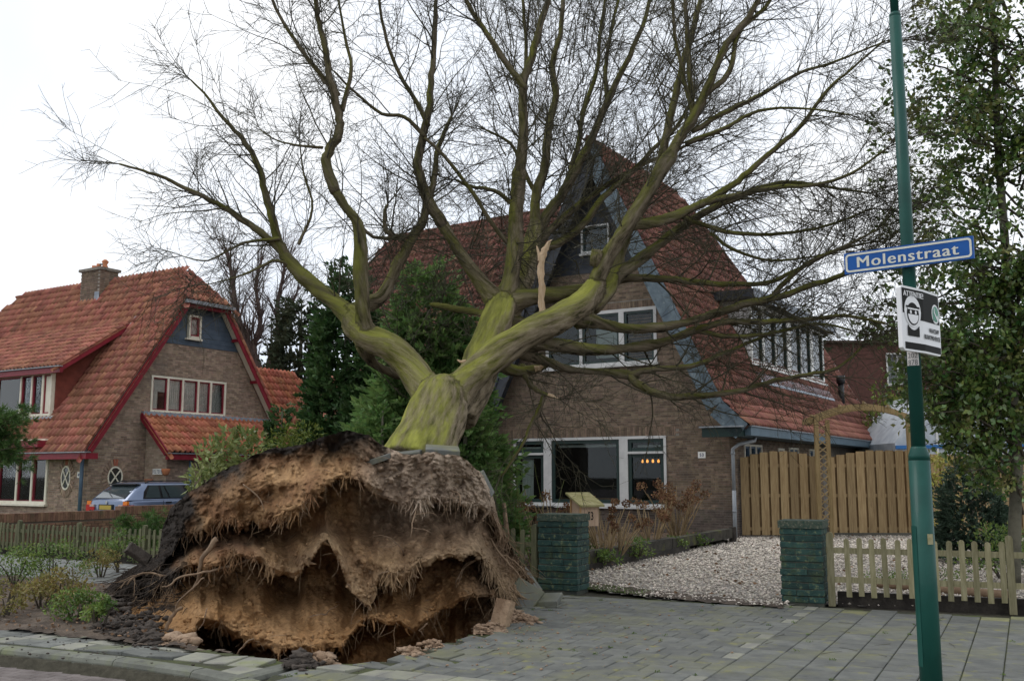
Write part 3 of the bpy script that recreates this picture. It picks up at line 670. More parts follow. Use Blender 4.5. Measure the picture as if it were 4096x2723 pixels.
# ---- roofs
sl = nrm(HU * -1 * 1 + ZZ * SL); LR = math.hypot(1, SL)           # up the right-hand slope
def rp(u, v):                                                     # point on right slope -> (right, up)
    return v, -u * LR
r_poly = [(-.62, .0), (-.62, 3.66 * LR), (5.95, 3.60 * LR), (9.6, 1.72 * LR), (15.3, 1.72 * LR), (16.4, .55 * LR), (17.4, 0)]
tile_roof(H53, 'roof', h53(0, 0, 3.5), HV, sl, r_poly, 'tile53', 150)
slf = nrm(HU * -.70 + ZZ * .68)
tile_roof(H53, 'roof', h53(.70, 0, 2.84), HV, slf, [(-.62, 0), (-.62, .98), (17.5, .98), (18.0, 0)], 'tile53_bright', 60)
sll = nrm(HU + ZZ * SL)                                           # left-hand slope, hidden from the street on the right
MB().prism([h53(-3.66, -.62, 11.1), h53(-3.66, 6, 11.1), h53(-7.5, 6, 3.1), h53(-7.5, -.62, 3.1)], V3(0, 0, -.1)).build('roof', 'tile53', H53)
wl = nrm(HV + ZZ * 1.79); Lw = math.hypot(1, 1.79)
def wing(x, y):
    p = onpl(x, y, h53(0, 5, 11), ZZ - HV * 1.79) - h53(0, 5, 11); return (p @ HU, p @ wl)
w_poly = [(-5.2, 0.05), (-5.2, -9.2), (-14.0, -9.2), wing(848, 790), wing(846, 700), wing(850, 610), wing(905, 545)]
w_poly[0] = (-3.66, .05); w_poly[1] = (-7.4, -9.0)
tile_roof(H53, 'roof', h53(0, 5, 11), HU, wl, w_poly, 'tile53', 90)
pr = [h53(0, 5, 11) + HU * a + wl * b for a, b in w_poly]
ridge_tiles(H53, pr[-1], h53(-3.7, 5.02, 11.12), 'tile53'); ridge_tiles(H53, pr[-2] + ZZ * .05, pr[-1] + ZZ * .05, 'tile53')
MB().prism([pr[-1], h53(-3.66, 5, 11), h53(-3.66, 8, 7), h53(-15, 8, 7)], V3(0, 0, -.1)).build('roof', 'tile53', H53)
ridge_tiles(H53, h53(-3.66, -.66, 11.12), h53(-3.66, 5.95, 11.08), 'tile53')
ridge_tiles(H53, h53(-1.72, 9.6, 7.12), h53(-3.6, 5.95, 11.02), 'tile53')
MB().prism([h53(-1.75, 9.55, 7.05), h53(-3.62, 5.95, 10.95), h53(-6, 9.5, 7)], V3(0, 0, -.08)).build('roof', 'tile53', H53)
MB().prism([h53(-1.75, 9.6, 7.0), h53(-1.75, 15.3, 7.0), h53(-5, 15.3, 7.0), h53(-5, 9.6, 7.0)], V3(0, 0, -.1)).build('flat_roof', 'black_boards', H53)
# verge boards: blue-grey, in two faces, down to a kicked foot
def verge(sgn):
    top, kn, ft = (-3.66, 11.1), (-3.66 + sgn * 3.66, 3.5), (-3.66 + sgn * 4.32, 2.88)
    for (a, b) in ((top, kn), (kn, ft)):
        n = 3 if a is top else 1
        for i in range(n):
            t0, t1 = i / n, (i + 1) / n; A = h53(a[0] + (b[0]-a[0])*t0, -.62, a[1] + (b[1]-a[1])*t0 - .06); B = h53(a[0] + (b[0]-a[0])*t1, -.62, a[1] + (b[1]-a[1])*t1 - .06)
            d = nrm(B - A); nn = nrm(np.cross(d, HV)); nn = nn if nn[2] > 0 else -nn
            g_ = d * (.012 if i else 0)
            mb = MB(); mb.prism([A + g_ + nn * .02, B + nn * .02, B - nn * .40, A + g_ - nn * .40], HV * .035); mb.build('bargeboard', 'blue_grey_paint' if sgn > 0 else 'black_boards', H53)
            mb = MB(); mb.prism([A + g_ + nn * .09 - HV * .03, B + nn * .09 - HV * .03, B - nn * .09 - HV * .03, A + g_ - nn * .09 - HV * .03], HV * .028); mb.build('verge_trim', 'blue_grey_paint' if sgn > 0 else 'black_boards', H53)
            mb = MB(); mb.prism([A - nn * .12 + HV * .04, B - nn * .12 + HV * .04, B - nn * .12 + HV * .62, A - nn * .12 + HV * .62], -nn * .03); mb.build('soffit', 'blue_grey_plain' if sgn > 0 else 'black_boards', H53)
verge(1); verge(-1)
# gutter along the side, returned round the front corner
mb = MB(); mb.beam(h53(.66, -.46, 2.72), h53(.66, 18, 2.72), .16, .22); mb.build('gutter', 'blue_grey_plain', H53)
mb = MB(); mb.beam(h53(.68, -.5, 2.845), h53(.68, 18, 2.845), .2, .03); mb.build('gutter_lip', 'zinc', H53)
mb = MB(); mb.box(h53(.03, -.52, 2.70), HU * .54, HV * .10, ZZ * .12); mb.build('gutter_return', 'dark_green_paint', H53)
mb = MB(); mb.box(h53(.03, -.54, 2.835), HU * .60, HV * .14, ZZ * .018); mb.build('gutter_lip', 'zinc', H53)
mb = MB(); mb.prism([h53(0, -.4, 2.60), h53(.60, -.4, 2.60), h53(.60, 18, 2.60), h53(0, 18, 2.60)], ZZ * .02); mb.build('soffit', 'blue_grey_plain', H53)
mb = MB(); mb.tube([h53(.55, .45, 2.62), h53(.55, .38, 2.5), h53(.25, .0, 2.40), h53(.12, -.10, 2.28), h53(.12, -.10, 1.2)], .047, 10); mb.tube([h53(.12, -.10, 1.22), h53(.12, -.10, .02)], .053, 10)
mb.tube([h53(.12, -.10, 2.2), h53(.12, -.10, 2.14)], .058, 10); mb.tube([h53(.12, -.10, .72), h53(.12, -.10, .66)], .06, 10); mb.build('downpipe', 'pipe_grey', H53, smooth=True)
# big side dormer
def dormer53():
    f = -.62; v0, v1, z0, z1 = 3.75, 12.05, 4.92, 6.85
    def P(a, z_, d=0.0): return h53(f + d, a, z_)
    MB().prism([h53(f - .02, v0, z0 - .3), h53(f - .02, v0, z1), h53(-1.8, v0, z1), h53(-1.72, v0, 7.05)][:3] + [h53(-1.9, v0, z1), h53(-.45, v0, 4.4)], HV * .05).build('dormer_cheek', 'white_wood53', H53)
    mb = MB(); mb.prism([h53(f - .03, v0 + .06, z0 - .1), h53(f - .03, v1, z0 - .1), h53(f - .03, v1, z0 - .6), h53(f + .25, v0 + .06, z0 - .75)], HU * .02); mb.build('lead_apron', 'lead', H53)
    MB().prism([h53(f + .02, v0 - .05, z0 - .06), h53(f + .02, v1 + .05, z0 - .06), h53(f + .36, v1 + .05, z0 - .62), h53(f + .36, v0 - .05, z0 - .62)], ZZ * .02).build('lead_flashing', 'lead', H53)
    bars = [(v0 + 1.25, .16), (v0 + 2.5, .08), (v0 + 3.95, .42), (v0 + 5.35, .08), (v0 + 6.7, .30)]
    window(H53, h53(f, 0, 0), HV, HU, v0 + .06, v1, z0, z1, bars, 'white_paint', 'dark_green_paint', .035, .12, gl='glass_bright')
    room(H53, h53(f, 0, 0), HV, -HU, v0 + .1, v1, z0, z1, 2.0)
    for k, a in enumerate((v0 + 4.8, v0 + 6.0, v0 + 7.6)): MB().box(h53(f - .12, a, 5.8), HV * .5, HU * .01, ZZ * .85).build('net_curtain', 'blind', H53)
    MB().box(h53(-1.55, (v0 + v1) / 2, z1 + .12), HU * 1.25, HV * ((v1 - v0) / 2 + .45), ZZ * .13).build('dormer_roof', 'black_boards', H53)
    MB().box(h53(-.27, (v0 + v1) / 2, z1 + .12), HU * .03, HV * ((v1 - v0) / 2 + .46), ZZ * .14).build('dormer_fascia', 'lead', H53)
dormer53()
# rear verge trim, soil pipe, hanging mobile
mb = MB(); mb.beam(h53(-1.72, 15.33, 7.12), h53(-.5, 16.45, 4.62), .12, .06); mb.build('verge_trim', 'white_paint', H53)
mb = MB(); mb.beam(h53(-.02, 17.42, 3.55), h53(.72, 18.0, 2.9), .12, .08); mb.build('verge_trim', 'zinc', H53)
mb = MB(); mb.tube([h53(-.35, 13.4, 4.2), h53(-.35, 13.4, 5.1)], .11, 10); mb.tube([h53(-.35, 13.4, 5.05), h53(-.35, 13.4, 5.35)], .16, 10); mb.build('vent_pipe', 'black_plastic', H53, smooth=True)
# house number plate
pl = h53(-.765, -.012, 2.14)
np53 = thing('number_plate', 'small white enamel plate with blue 53 on the brick facade', 'number plate', pl)
MB().box(pl, HU * .105, HV * .006, ZZ * .085).build('plate', 'white_paint', np53)
mat('ink_blue', (0.015, 0.025, 0.12), None, rough=0.5); lettering('lettering', '53', 'ink_blue', np53, pl - HV * .006, HU, ZZ, .085, bold=.02, spacing=1.1)
# lamps and things seen through the window
emit('lamp_glow', (1.0, 0.36, 0.07), 1.9); mat('lamp_metal', (0.06, 0.045, 0.03), None, rough=0.4, metal=.6)
for k, a in enumerate((-2.62, -2.46, -2.28, -2.10)):
    q = h53(a - 1.05, 2.6, 1.98)
    t = thing('pendant_lamp', 'small amber glass pendant lamp glowing behind the right-hand ground-floor window', 'lamp', q, 'row of pendant lamps in the living room')
    MB().tube([q + ZZ * .82, q + ZZ * .14], .006, 5).build('cord', 'lamp_metal', t)
    MB().tube([q + ZZ * .16, q + ZZ * .10], [.02, .05], 8).build('cap', 'lamp_metal', t)
    MB().tube([q + ZZ * .10, q + ZZ * .07, q + ZZ * .03, q], [.015, .032, .036, .02], 10).build('shade', 'lamp_glow', t, smooth=True)
mat('sofa', (0.20, 0.11, 0.04), (0.28, 0.16, 0.06), 6, 0.9, stretch=(12, 12, 1))
q = h53(-4.6, 1.0, .12); t = thing('sofa', 'low tan sofa back behind the wide middle window pane', 'sofa', q)
MB().box(q + ZZ * .42, HU * .95, HV * .10, ZZ * .42).build('backrest', 'sofa', t); MB().box(q + HV * .5 + ZZ * .22, HU * .95, HV * .38, ZZ * .2).build('seat', 'sofa', t)
mb = MB(); t = thing('window_blind', 'slatted white blind over the rear window seen through the house', 'blind', h53(-3.0, 4.4, .8))
for i in range(9): MB().box(h53(-3.0, 4.45, 1.1 + .11 * i), HU * .42, HV * .01, ZZ * .03).build('slat', 'blind', t)
mat('rear_glow', (0.5, 0.5, 0.47), None); 
MB().box(h53(-3.75, 4.45, 1.4), HU * .05, HV * .02, ZZ * .75).build('side_panel', 'blind', t)
# ------------------------------------------------------------------ house with the number 49
C1 = V3(-12.69, 30, 0)
def h49(u, v, z): return C1 + HU * u + HV * v + ZZ * z
H49 = thing('brick_house', 'lighter brick house with bright orange tiled roof and blue boarded gable top', 'house', h49(-2, 3.9, 0))
VC, ZR, SG = 3.95, 8.62, 1.455
GW = (2.10, 5.20, 3.62, 4.80)
gab = [(0, 0), (7.9, 0), (7.9, 2.65), (5.68, 5.9), (2.22, 5.9), (0, 2.65)]
brick_wall(H49, h49(0, 0, 0), HV, HU, gab, [GW], 'brick49', 'mortar49')
brick_wall(H49, h49(0, 0, 0), HU, -HV, [(-12, 0), (0, 0), (0, 2.75), (-12, 2.75)], [(-5.6, -1.95, .72, 2.45)], 'brick49', 'mortar49', name='front_wall')
z = 5.9
while z < 7.45:
    a0, a1 = VC - (ZR - z - .2) / SG, VC - (ZR - z - .36) / SG
    MB().prism([h49(-.02, a0, z), h49(-.02, 2 * VC - a0, z), h49(-.02, 2 * VC - a1, z + .155), h49(-.02, a1, z + .155)], HU * .045).build('plank', 'blue_boards', H49); z += .16
window(H49, h49(0, 0, 0), HV, HU, GW[0], GW[1], GW[2], GW[3], [2.76, 3.36, 4.00, 4.54], 'cream_paint', 'wine_paint', .035, .07, gl='glass_bright')
def PG(a, z_, d=0.0): return h49(d, a, z_)
wn49 = [c for c in H49.children if c.name.startswith('window')][-1]
for p, q in ((2.8, 3.33), (3.4, 3.96), (4.05, 4.5), (4.6, 5.13), (2.2, 2.42)): drape(wn49, PG, p, q, 3.7, 4.73, d=-.08)
MB().box(PG(2.45, 4.5, -.07), HV * .28, HU * .005, ZZ * .22).build('roller_blind', 'blind', wn49)
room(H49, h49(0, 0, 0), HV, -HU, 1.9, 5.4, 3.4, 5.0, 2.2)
window(H49, h49(0.02, 0, 0), HV, HU, 3.40, 3.92, 6.15, 6.93, [], 'cream_paint', 'wine_paint', .05, .07, set_in=-.04, gl='glass_bright')
MB().box(PG(3.66, 6.54, .025), HV * .2, HU * .004, ZZ * .33).build('net_curtain', 'blind', H49)
# round window on the gable wall, oval on the front
def round_window(c, du, nv, r, sx=1.0):
    w = MB(); n = 28
    def ringp(rr_, d): return [np.array(c) + du * rr_ * sx * math.cos(t) + ZZ * rr_ * math.sin(t) + nv * d for t in np.linspace(0, 2 * math.pi, n, endpoint=False)]
    a, b = ringp(r, .03), ringp(r * .86, .03); a2, b2 = ringp(r, -.01), ringp(r * .86, -.01)
    vs = a + b + a2 + b2; fs = []
    for i in range(n):
        j = (i + 1) % n; fs += [(i, j, n + j, n + i), (2*n + i, i, j, 2*n + j)[::-1], (n + i, n + j, 3*n + j, 3*n + i)]
    wo_ = w.add(vs, fs).build('window', 'cream_paint', H49)
    MB().add(ringp(r * .87, .010), [tuple(range(n))]).build('pane', 'dark_pane', wo_)
    for s in (1, -1):
        d = nrm(du * sx + ZZ * s); MB().beam(np.array(c) - d * r * .84 + nv * .02, np.array(c) + d * r * .84 + nv * .02, .03, .035, nv).build('glazing_bar', 'cream_paint', wo_)
    for k in range(26):
        t = 2 * math.pi * k / 26; d = du * sx * math.cos(t) + ZZ * math.sin(t); e = nrm(-du * math.sin(t) * sx + ZZ * math.cos(t))
        MB().box(np.array(c) + d * (r + .12) + nv * .008, nrm(d) * .1, e * .032, nv * .010).build('arch_brick', 'brick_red' if k in (6, 7) else 'brick49', wo_)
mat('dark_pane', (0.03, 0.035, 0.035), None, rough=0.08, spec=0.8)
round_window(h49(0.012, .93, 1.55), HV, HU, .33, .80); round_window(h49(-1.02, -.012, 1.53), HU, -HV, .37, .62)
# bay window on the street front
wb = window(H49, h49(0, -.02, 0), HU, -HV, -5.6, -1.95, .72, 2.45, [-2.75, -3.55, -4.6], 'cream_paint', 'wine_paint', .04, .09, gl='glass_bright')
def PF(a, z_, d=0.0): return h49(a, -d, z_)
for p, q in ((-3.45, -2.85), (-2.65, -2.05), (-4.2, -3.65)): drape(wb, PF, p, q, .8, 2.35, d=-.09)
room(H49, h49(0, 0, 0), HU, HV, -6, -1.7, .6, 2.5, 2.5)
MB().box(h49(-3.4, -.30, 2.56), HU * 1.75, HV * .32, ZZ * .10).build('canopy', 'wine_paint', H49)
MB().box(h49(-3.4, -.18, 2.72 - .03), HU * 1.70, HV * .16, ZZ * .03).build('canopy_top', 'cream_soffit', H49)
# ---- roofs
sf = nrm(HV + ZZ * SG); Lf = math.hypot(1, SG); E0 = -.42; ZE = ZR - SG * (VC - E0)
def fz(v): return ZR - SG * (VC - v)
def fp(v): return (v - E0) * Lf
VH = 3.10                                                   # foot of the half-hip
f_poly = [(.38, 0), (.38, fp(VH)), (-.62, fp(VC)), (-10.33, fp(VC)), (-13.2, fp(2.0)), (-14, 0)]
tile_roof(H49, 'roof', h49(0, E0, ZE), HU, sf, f_poly, 'tile49', 110)
hipd = nrm(h49(-.62, VC, ZR) - h49(.42, VC, fz(VH) - .02))
hb = np.linalg.norm(h49(-.62, VC, ZR) - h49(.42, VC, fz(VH) - .02))
tile_roof(H49, 'half_hip', h49(.42, VC, fz(VH) - .02), HV, hipd, [(-.95, 0), (.95, 0), (0, hb)], 'tile49', 20)
ridge_tiles(H49, h49(-10.33, VC, ZR + .03), h49(-.62, VC, ZR + .03), 'tile49'); ridge_tiles(H49, h49(.44, VH - .1, fz(VH)), h49(-.62, VC, ZR + .03), 'tile49'); ridge_tiles(H49, h49(.44, 2 * VC - VH + .1, fz(VH)), h49(-.62, VC, ZR + .03), 'tile49')
ridge_tiles(H49, h49(-13.2, 2.0, fz(2.0)), h49(-10.33, VC, ZR), 'tile49')
sb_ = nrm(-HV + ZZ * SG)
MB().prism([h49(.38, 2 * VC - VH, fz(VH)), h49(-.62, VC, ZR), h49(-10.3, VC, ZR), h49(-13, 8.2, fz(-.3)), h49(.38, 8.25, fz(-.35))], V3(0, 0, -.12)).build('roof', 'tile49', H49)
MB().box(h49(.52, VC, fz(VH) - .10), HU * .10, HV * 1.02, ZZ * .055).build('hip_gutter', 'zinc', H49)
MB().box(h49(.36, VC, fz(VH) - .2), HU * .10, HV * .95, ZZ * .06).build('hip_fascia', 'wine_paint', H49)
# verges: half-round verge tiles, wine-red boards, cream soffit with purlin ends
for sgn in (-1, 1):
    def vp(v, u, dz=0.0): vv = v if sgn < 0 else 2 * VC - v; return h49(u, vv, fz(v) + dz)
    up_ = nrm(vp(VH, 0) - vp(E0 + .2, 0)); nn = nrm(np.cross(up_, HU)); nn = nn if nn[2] > 0 else -nn
    MB().prism([vp(VH + .02, .36, -.02), vp(E0 + .1, .36, -.02), vp(E0 + .1, .36, -.02) - nn * .20, vp(VH + .02, .36, -.02) - nn * .20], HU * .03).build('bargeboard', 'wine_paint', H49)
    MB().prism([vp(VH, .0, -.10), vp(E0 + .1, .0, -.10), vp(E0 + .1, .35, -.10), vp(VH, .35, -.10)], -nn * .03).build('soffit', 'cream_soffit', H49)
    ridge_tiles(H49, vp(E0, .40, .03), vp(VH, .40, .03), 'tile49', r=.075, step=.315, name='verge_tile', up=nrm(nn + HU * .6))
    for v_ in (.5, 1.55, 2.5): MB().beam(vp(v_, .0, -.24), vp(v_, .36, -.24), .09, .10).build('purlin_end', 'wine_paint', H49)
# eaves gutter
MB().beam(h49(-13, E0 - .06, ZE + .02), h49(.62, E0 - .06, ZE + .02), .2, .03).build('gutter_lip', 'zinc', H49)
MB().beam(h49(-13, E0 - .02, ZE - .09), h49(.58, E0 - .02, ZE - .09), .14, .18).build('gutter_board', 'wine_paint', H49)
MB().box(h49(.45, E0 + .18, ZE - .09), HU * .13, HV * .14, ZZ * .088).build('gutter_return', 'wine_paint', H49)
mb = MB(); mb.tube([h49(-1.2, -.2, 2.32), h49(-.25, -.16, 2.32), h49(-.10, -.14, 2.2), h49(-.10, -.14, .05)], .055, 8); mb.build('downpipe', 'drain_blue', H49, smooth=True)
# shed dormer on the street slope
def dormer49():
    v0 = .40; zf = fz(v0) - .02; zt = 4.92
    window(H49, h49(0, v0, 0), HU, -HV, -5.6, -2.48, zf + .05, zt - .05, [(-2.95, .5 * .1 + .05), -3.55, -4.15], 'cream_paint', 'wine_paint', .045, .07, gl='glass_bright', set_in=-.06)
    MB().box(h49(-2.72, v0 - .03, (zf + zt) / 2), HU * .23, HV * .05, ZZ * ((zt - zf) / 2)).build('dormer_panel', 'cream_paint', H49)
    def Pd(a, z_, d=0.0): return h49(a, v0 - d, z_)
    wd = [c for c in H49.children if c.name.startswith('window')][-1]
    drape(wd, Pd, -5.3, -4.2, zf + .1, zt - .1, m='wine_curtain', d=-.12); drape(wd, Pd, -3.5, -3.0, zf + .1, zt - .1, m='wine_curtain', d=-.12); drape(wd, Pd, -4.1, -3.6, zf + .1, zt - .1, m='curtain', d=-.14)
    MB().prism([h49(-2.45, v0, zf), h49(-2.45, v0, zt), h49(-2.25, 2.62, 6.74)], -HU * .05).build('dormer_cheek', 'brick_paint_red', H49)
    ve = v0 - .30; ze = 5.0; vt, ztp = 2.62, fz(2.62); du_ = nrm(HV * (vt - ve) + ZZ * (ztp - ze)); Ld = math.hypot(vt - ve, ztp - ze)
    tile_roof(H49, 'dormer_roof', h49(0, ve, ze), HU, du_, [(-1.84, 0), (-1.84, Ld + .05), (-9.0, Ld + .05), (-9.0, 0)], 'tile49', 70)
    A, B = h49(-1.80, ve, ze - .06), h49(-1.80, vt, ztp - .06)
    MB().beam(A, B, .04, .16).build('dormer_bargeboard', 'wine_paint', H49)
    ridge_tiles(H49, A + ZZ * .12 - HU * .02, B + ZZ * .12 - HU * .02, 'tile49', r=.07, step=.315, name='verge_tile')
    MB().beam(h49(-9, ve - .06, ze + .0), h49(-1.72, ve - .06, ze + .0), .14, .03).build('gutter_lip', 'zinc', H49)
    MB().beam(h49(-9, ve + .0, ze - .11), h49(-1.76, ve + .0, ze - .11), .12, .17).build('gutter_board', 'wine_paint', H49)
    MB().box(h49(-4, v0 - .05, zf - .02), HU * 1.65, HV * .12, ZZ * .03).build('lead_apron', 'lead', H49)
    for i in range(9):
        t = i / 9; p = h49(-2.40, v0 + (2.6 - v0) * t, fz(v0 + (2.6 - v0) * t) + .05); q = h49(-2.40, v0 + (2.6 - v0) * (t + .105), fz(v0 + (2.6 - v0) * (t + .105)) + .05)
        MB().beam(p, q, .20, .02, nrm(np.cross(HU, sf))).build('lead_soaker', 'lead', H49)
    MB().beam(h49(-1.72, 2.05, fz(2.05) + .09), h49(-1.72, 2.85, fz(2.85) + .09), .14, .02, nrm(np.cross(HU, sf))).build('lead_soaker', 'lead', H49)
mat('wine_curtain', (0.16, 0.03, 0.03), (0.24, 0.05, 0.05), 3, 0.9, stretch=(9, 9, .4))
dormer49()
# chimney
def chimney():
    cu, cv = -5.3, 3.75; z0, z1 = 7.5, 9.0
    ch = MB(); ch.box(h49(cu, cv, (z0 + z1) / 2), HU * .56, HV * .36, ZZ * (z1 - z0) / 2); c = ch.build('chimney', 'mortar49', H49)
    br = MB(); r = random.Random(2)
    for k in range(22):
        z_ = z0 + .03 + k * .066
        for s in range(-3, 3):
            a = s * .19 + .09 + (k % 2) * .05
            if abs(a) < .5: br.box(h49(cu + a, cv - .362, z_ + .03), HU * .088, HV * .008, ZZ * .027)
        for s in range(-2, 2):
            a = s * .19 + .095
            if abs(a) < .34: br.box(h49(cu + .562, cv + a, z_ + .03), HV * .088, HU * .008, ZZ * .027)
    br.build('bricks', 'brick53', c, kind='stuff')
    MB().box(h49(cu, cv, z1 + .05), HU * .64, HV * .44, ZZ * .05).build('cap', 'mortar53', c)
    MB().box(h49(cu + .1, cv - .40, z0 + .14), HU * .62, HV * .05, ZZ * .12).build('flashing', 'lead', c)
    MB().prism([h49(cu + .575, cv - .4, z0 + .25), h49(cu + .575, cv + .3, z1 - .45), h49(cu + .575, cv + .3, z1 - .75), h49(cu + .575, cv - .4, z0 - .05)], HU * .02).build('flashing', 'lead', c)
    MB().prism([h49(cu + .3, cv - .375, z0 + .7), h49(cu + .56, cv - .375, z0 + .7), h49(cu + .56, cv - .375, z0 + .1), h49(cu + .3, cv - .375, z0 + .1)], -HV * .012).build('flashing', 'lead', c)
    for a, h in ((-.35, .2), (-.08, .24)):
        MB().tube([h49(cu + a, cv, z1 + .1), h49(cu + a, cv, z1 + .1 + h)], [.095, .085], 12).build('chimney_pot', 'terracotta', c, smooth=True)
    MB().tube([h49(cu + .28, cv, z1 + .1), h49(cu + .28, cv, z1 + .22), h49(cu + .28, cv, z1 + .27), h49(cu + .28, cv, z1 + .38), h49(cu + .28, cv, z1 + .46)], [.13, .10, .07, .13, .05], 12).build('chimney_pot', 'terracotta', c, smooth=True)
    MB().tube([h49(cu - .05, cv, z1 + .32), h49(cu + .2, cv, z1 + .30)], .03, 6).build('cowl_arm', 'black_plastic', c)
chimney()
# lean-to on the gable side
def leanto():
    v0, v1, ue, z0, z1 = 1.9, 7.6, 1.28, 2.28, 3.50
    brick_wall(H49, h49(0, v0 + .1, 0), HU, -HV, [(0.02, 0), (1.05, 0), (1.05, 2.3), (0.02, 3.3)], [], 'brick49_pale', 'mortar49', name='lean_to_wall')
    brick_wall(H49, h49(1.05, v0 + .1, 0), HV, HU, [(0, 0), (5.4, 0), (5.4, 2.25), (0, 2.25)], [], 'brick49', 'mortar49', name='lean_to_side')
    up_ = nrm(-HU * ue + ZZ * (z1 - z0)); L_ = math.hypot(ue, z1 - z0)
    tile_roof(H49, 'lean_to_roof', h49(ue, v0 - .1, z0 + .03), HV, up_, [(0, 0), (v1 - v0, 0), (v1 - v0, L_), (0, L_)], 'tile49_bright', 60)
    A, B = h49(ue + .02, v0 - .13, z0), h49(0, v0 - .13, z1)
    MB().beam(A, B, .04, .2, ZZ).build('bargeboard', 'wine_paint', H49)
    ridge_tiles(H49, A + ZZ * .12, B + ZZ * .12, 'tile49_bright', r=.075, step=.315, name='verge_tile')
    MB().beam(h49(ue + .06, v0 - .15, z0 + .0), h49(ue + .06, v1, z0 + .0), .16, .03).build('gutter_lip', 'zinc', H49)
    MB().beam(h49(ue + .02, v0 - .10, z0 - .11), h49(ue + .02, v1, z0 - .11), .14, .17).build('gutter_board', 'wine_paint', H49)
    MB().beam(h49(.02, v0 - .12, z1 + .06), h49(.02, v1 - .1, z1 + .06), .24, .12, ZZ).build('lead_flashing', 'lead', H49)
    MB().tube([h49(1.2, v0 + .9, z0 - .15), h49(1.2, v0 + .9, .05)], .05, 8).build('downpipe', 'drain_blue', H49, smooth=True)
leanto()
# rear wing and its flue
RWP = h49(-1, 0, 0)
def rear_wing():
    ru, dz = -1.0, 1.0
    up_ = nrm(-HU * .62 + ZZ); p = h49(.45, 7.3, 3.15)
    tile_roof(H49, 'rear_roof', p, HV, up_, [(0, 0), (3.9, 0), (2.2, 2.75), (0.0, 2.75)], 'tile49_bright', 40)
    top = p + up_ * 2.75; ridge_tiles(H49, top, top + HV * 2.2, 'tile49_bright', r=.1); ridge_tiles(H49, p + HV * 3.9, top + HV * 2.2, 'tile49_bright', r=.1)
    q = p + up_ * 1.55 + HV * 2.25; nv = nrm(np.cross(HV, up_))
    MB().box(q + nv * .07, HV * .22, up_ * .26, nv * .01).build('lead_flashing', 'lead', H49)
    MB().tube([q, q + ZZ * .25 + HU * .08, q + ZZ * .34 + HU * .1, q + ZZ * .62 + HU * .1, q + ZZ * .66 + HU * .1, q + ZZ * .95 + HU * .1], [.12, .10, .14, .10, .13, .10], 10).build('flue', 'black_plastic', H49, smooth=True)
rear_wing()
# ---- plates and pots on the wall
pc = h49(.78, 1.9, 1.72)
t = thing('name_plate', 'row of white enamel letter tiles on the pale wall of the neighbouring house', 'name plate', pc)
for i, ch in enumerate('WOLTERS'):
    c = pc + HU * (i - 3) * .066 - HV * .01; MB().box(c + HV * .15 * 0 - HV * .0, HU * .031, HV * .008, ZZ * .09).build('letter_tile', 'white_paint', t)
    lettering('letter', ch, 'ink_blue', t, c - HV * .008, HU, ZZ, .11, w=.042, bold=.015)
pc = h49(-.38, -.012, 1.62); t = thing('number_plate', 'small white enamel plate with blue 49 beside the drainpipe', 'number plate', pc)
MB().box(pc, HU * .10, HV * .008, ZZ * .09).build('plate', 'white_paint', t); lettering('lettering', '49', 'ink_blue', t, pc - HV * .008, HU, ZZ, .11, bold=.02)
for k, (a, z_) in enumerate(((1.2 + .04, 1.72), (.42, 1.40))):
    c = h49(a if k else .98 + .22, 1.86, z_); t = tag(MB().tube([c - ZZ * .12, c - ZZ * .09, c + ZZ * .03, c + ZZ * .09, c + ZZ * .09], [.04, .09, .13, .135, .115], 14).build('wall_pot', 'terracotta', smooth=True), 'terracotta half pot hung on the pale wall ' + ('below and left of the letter tiles' if k else 'right beside the letter tiles'), 'flower pot')
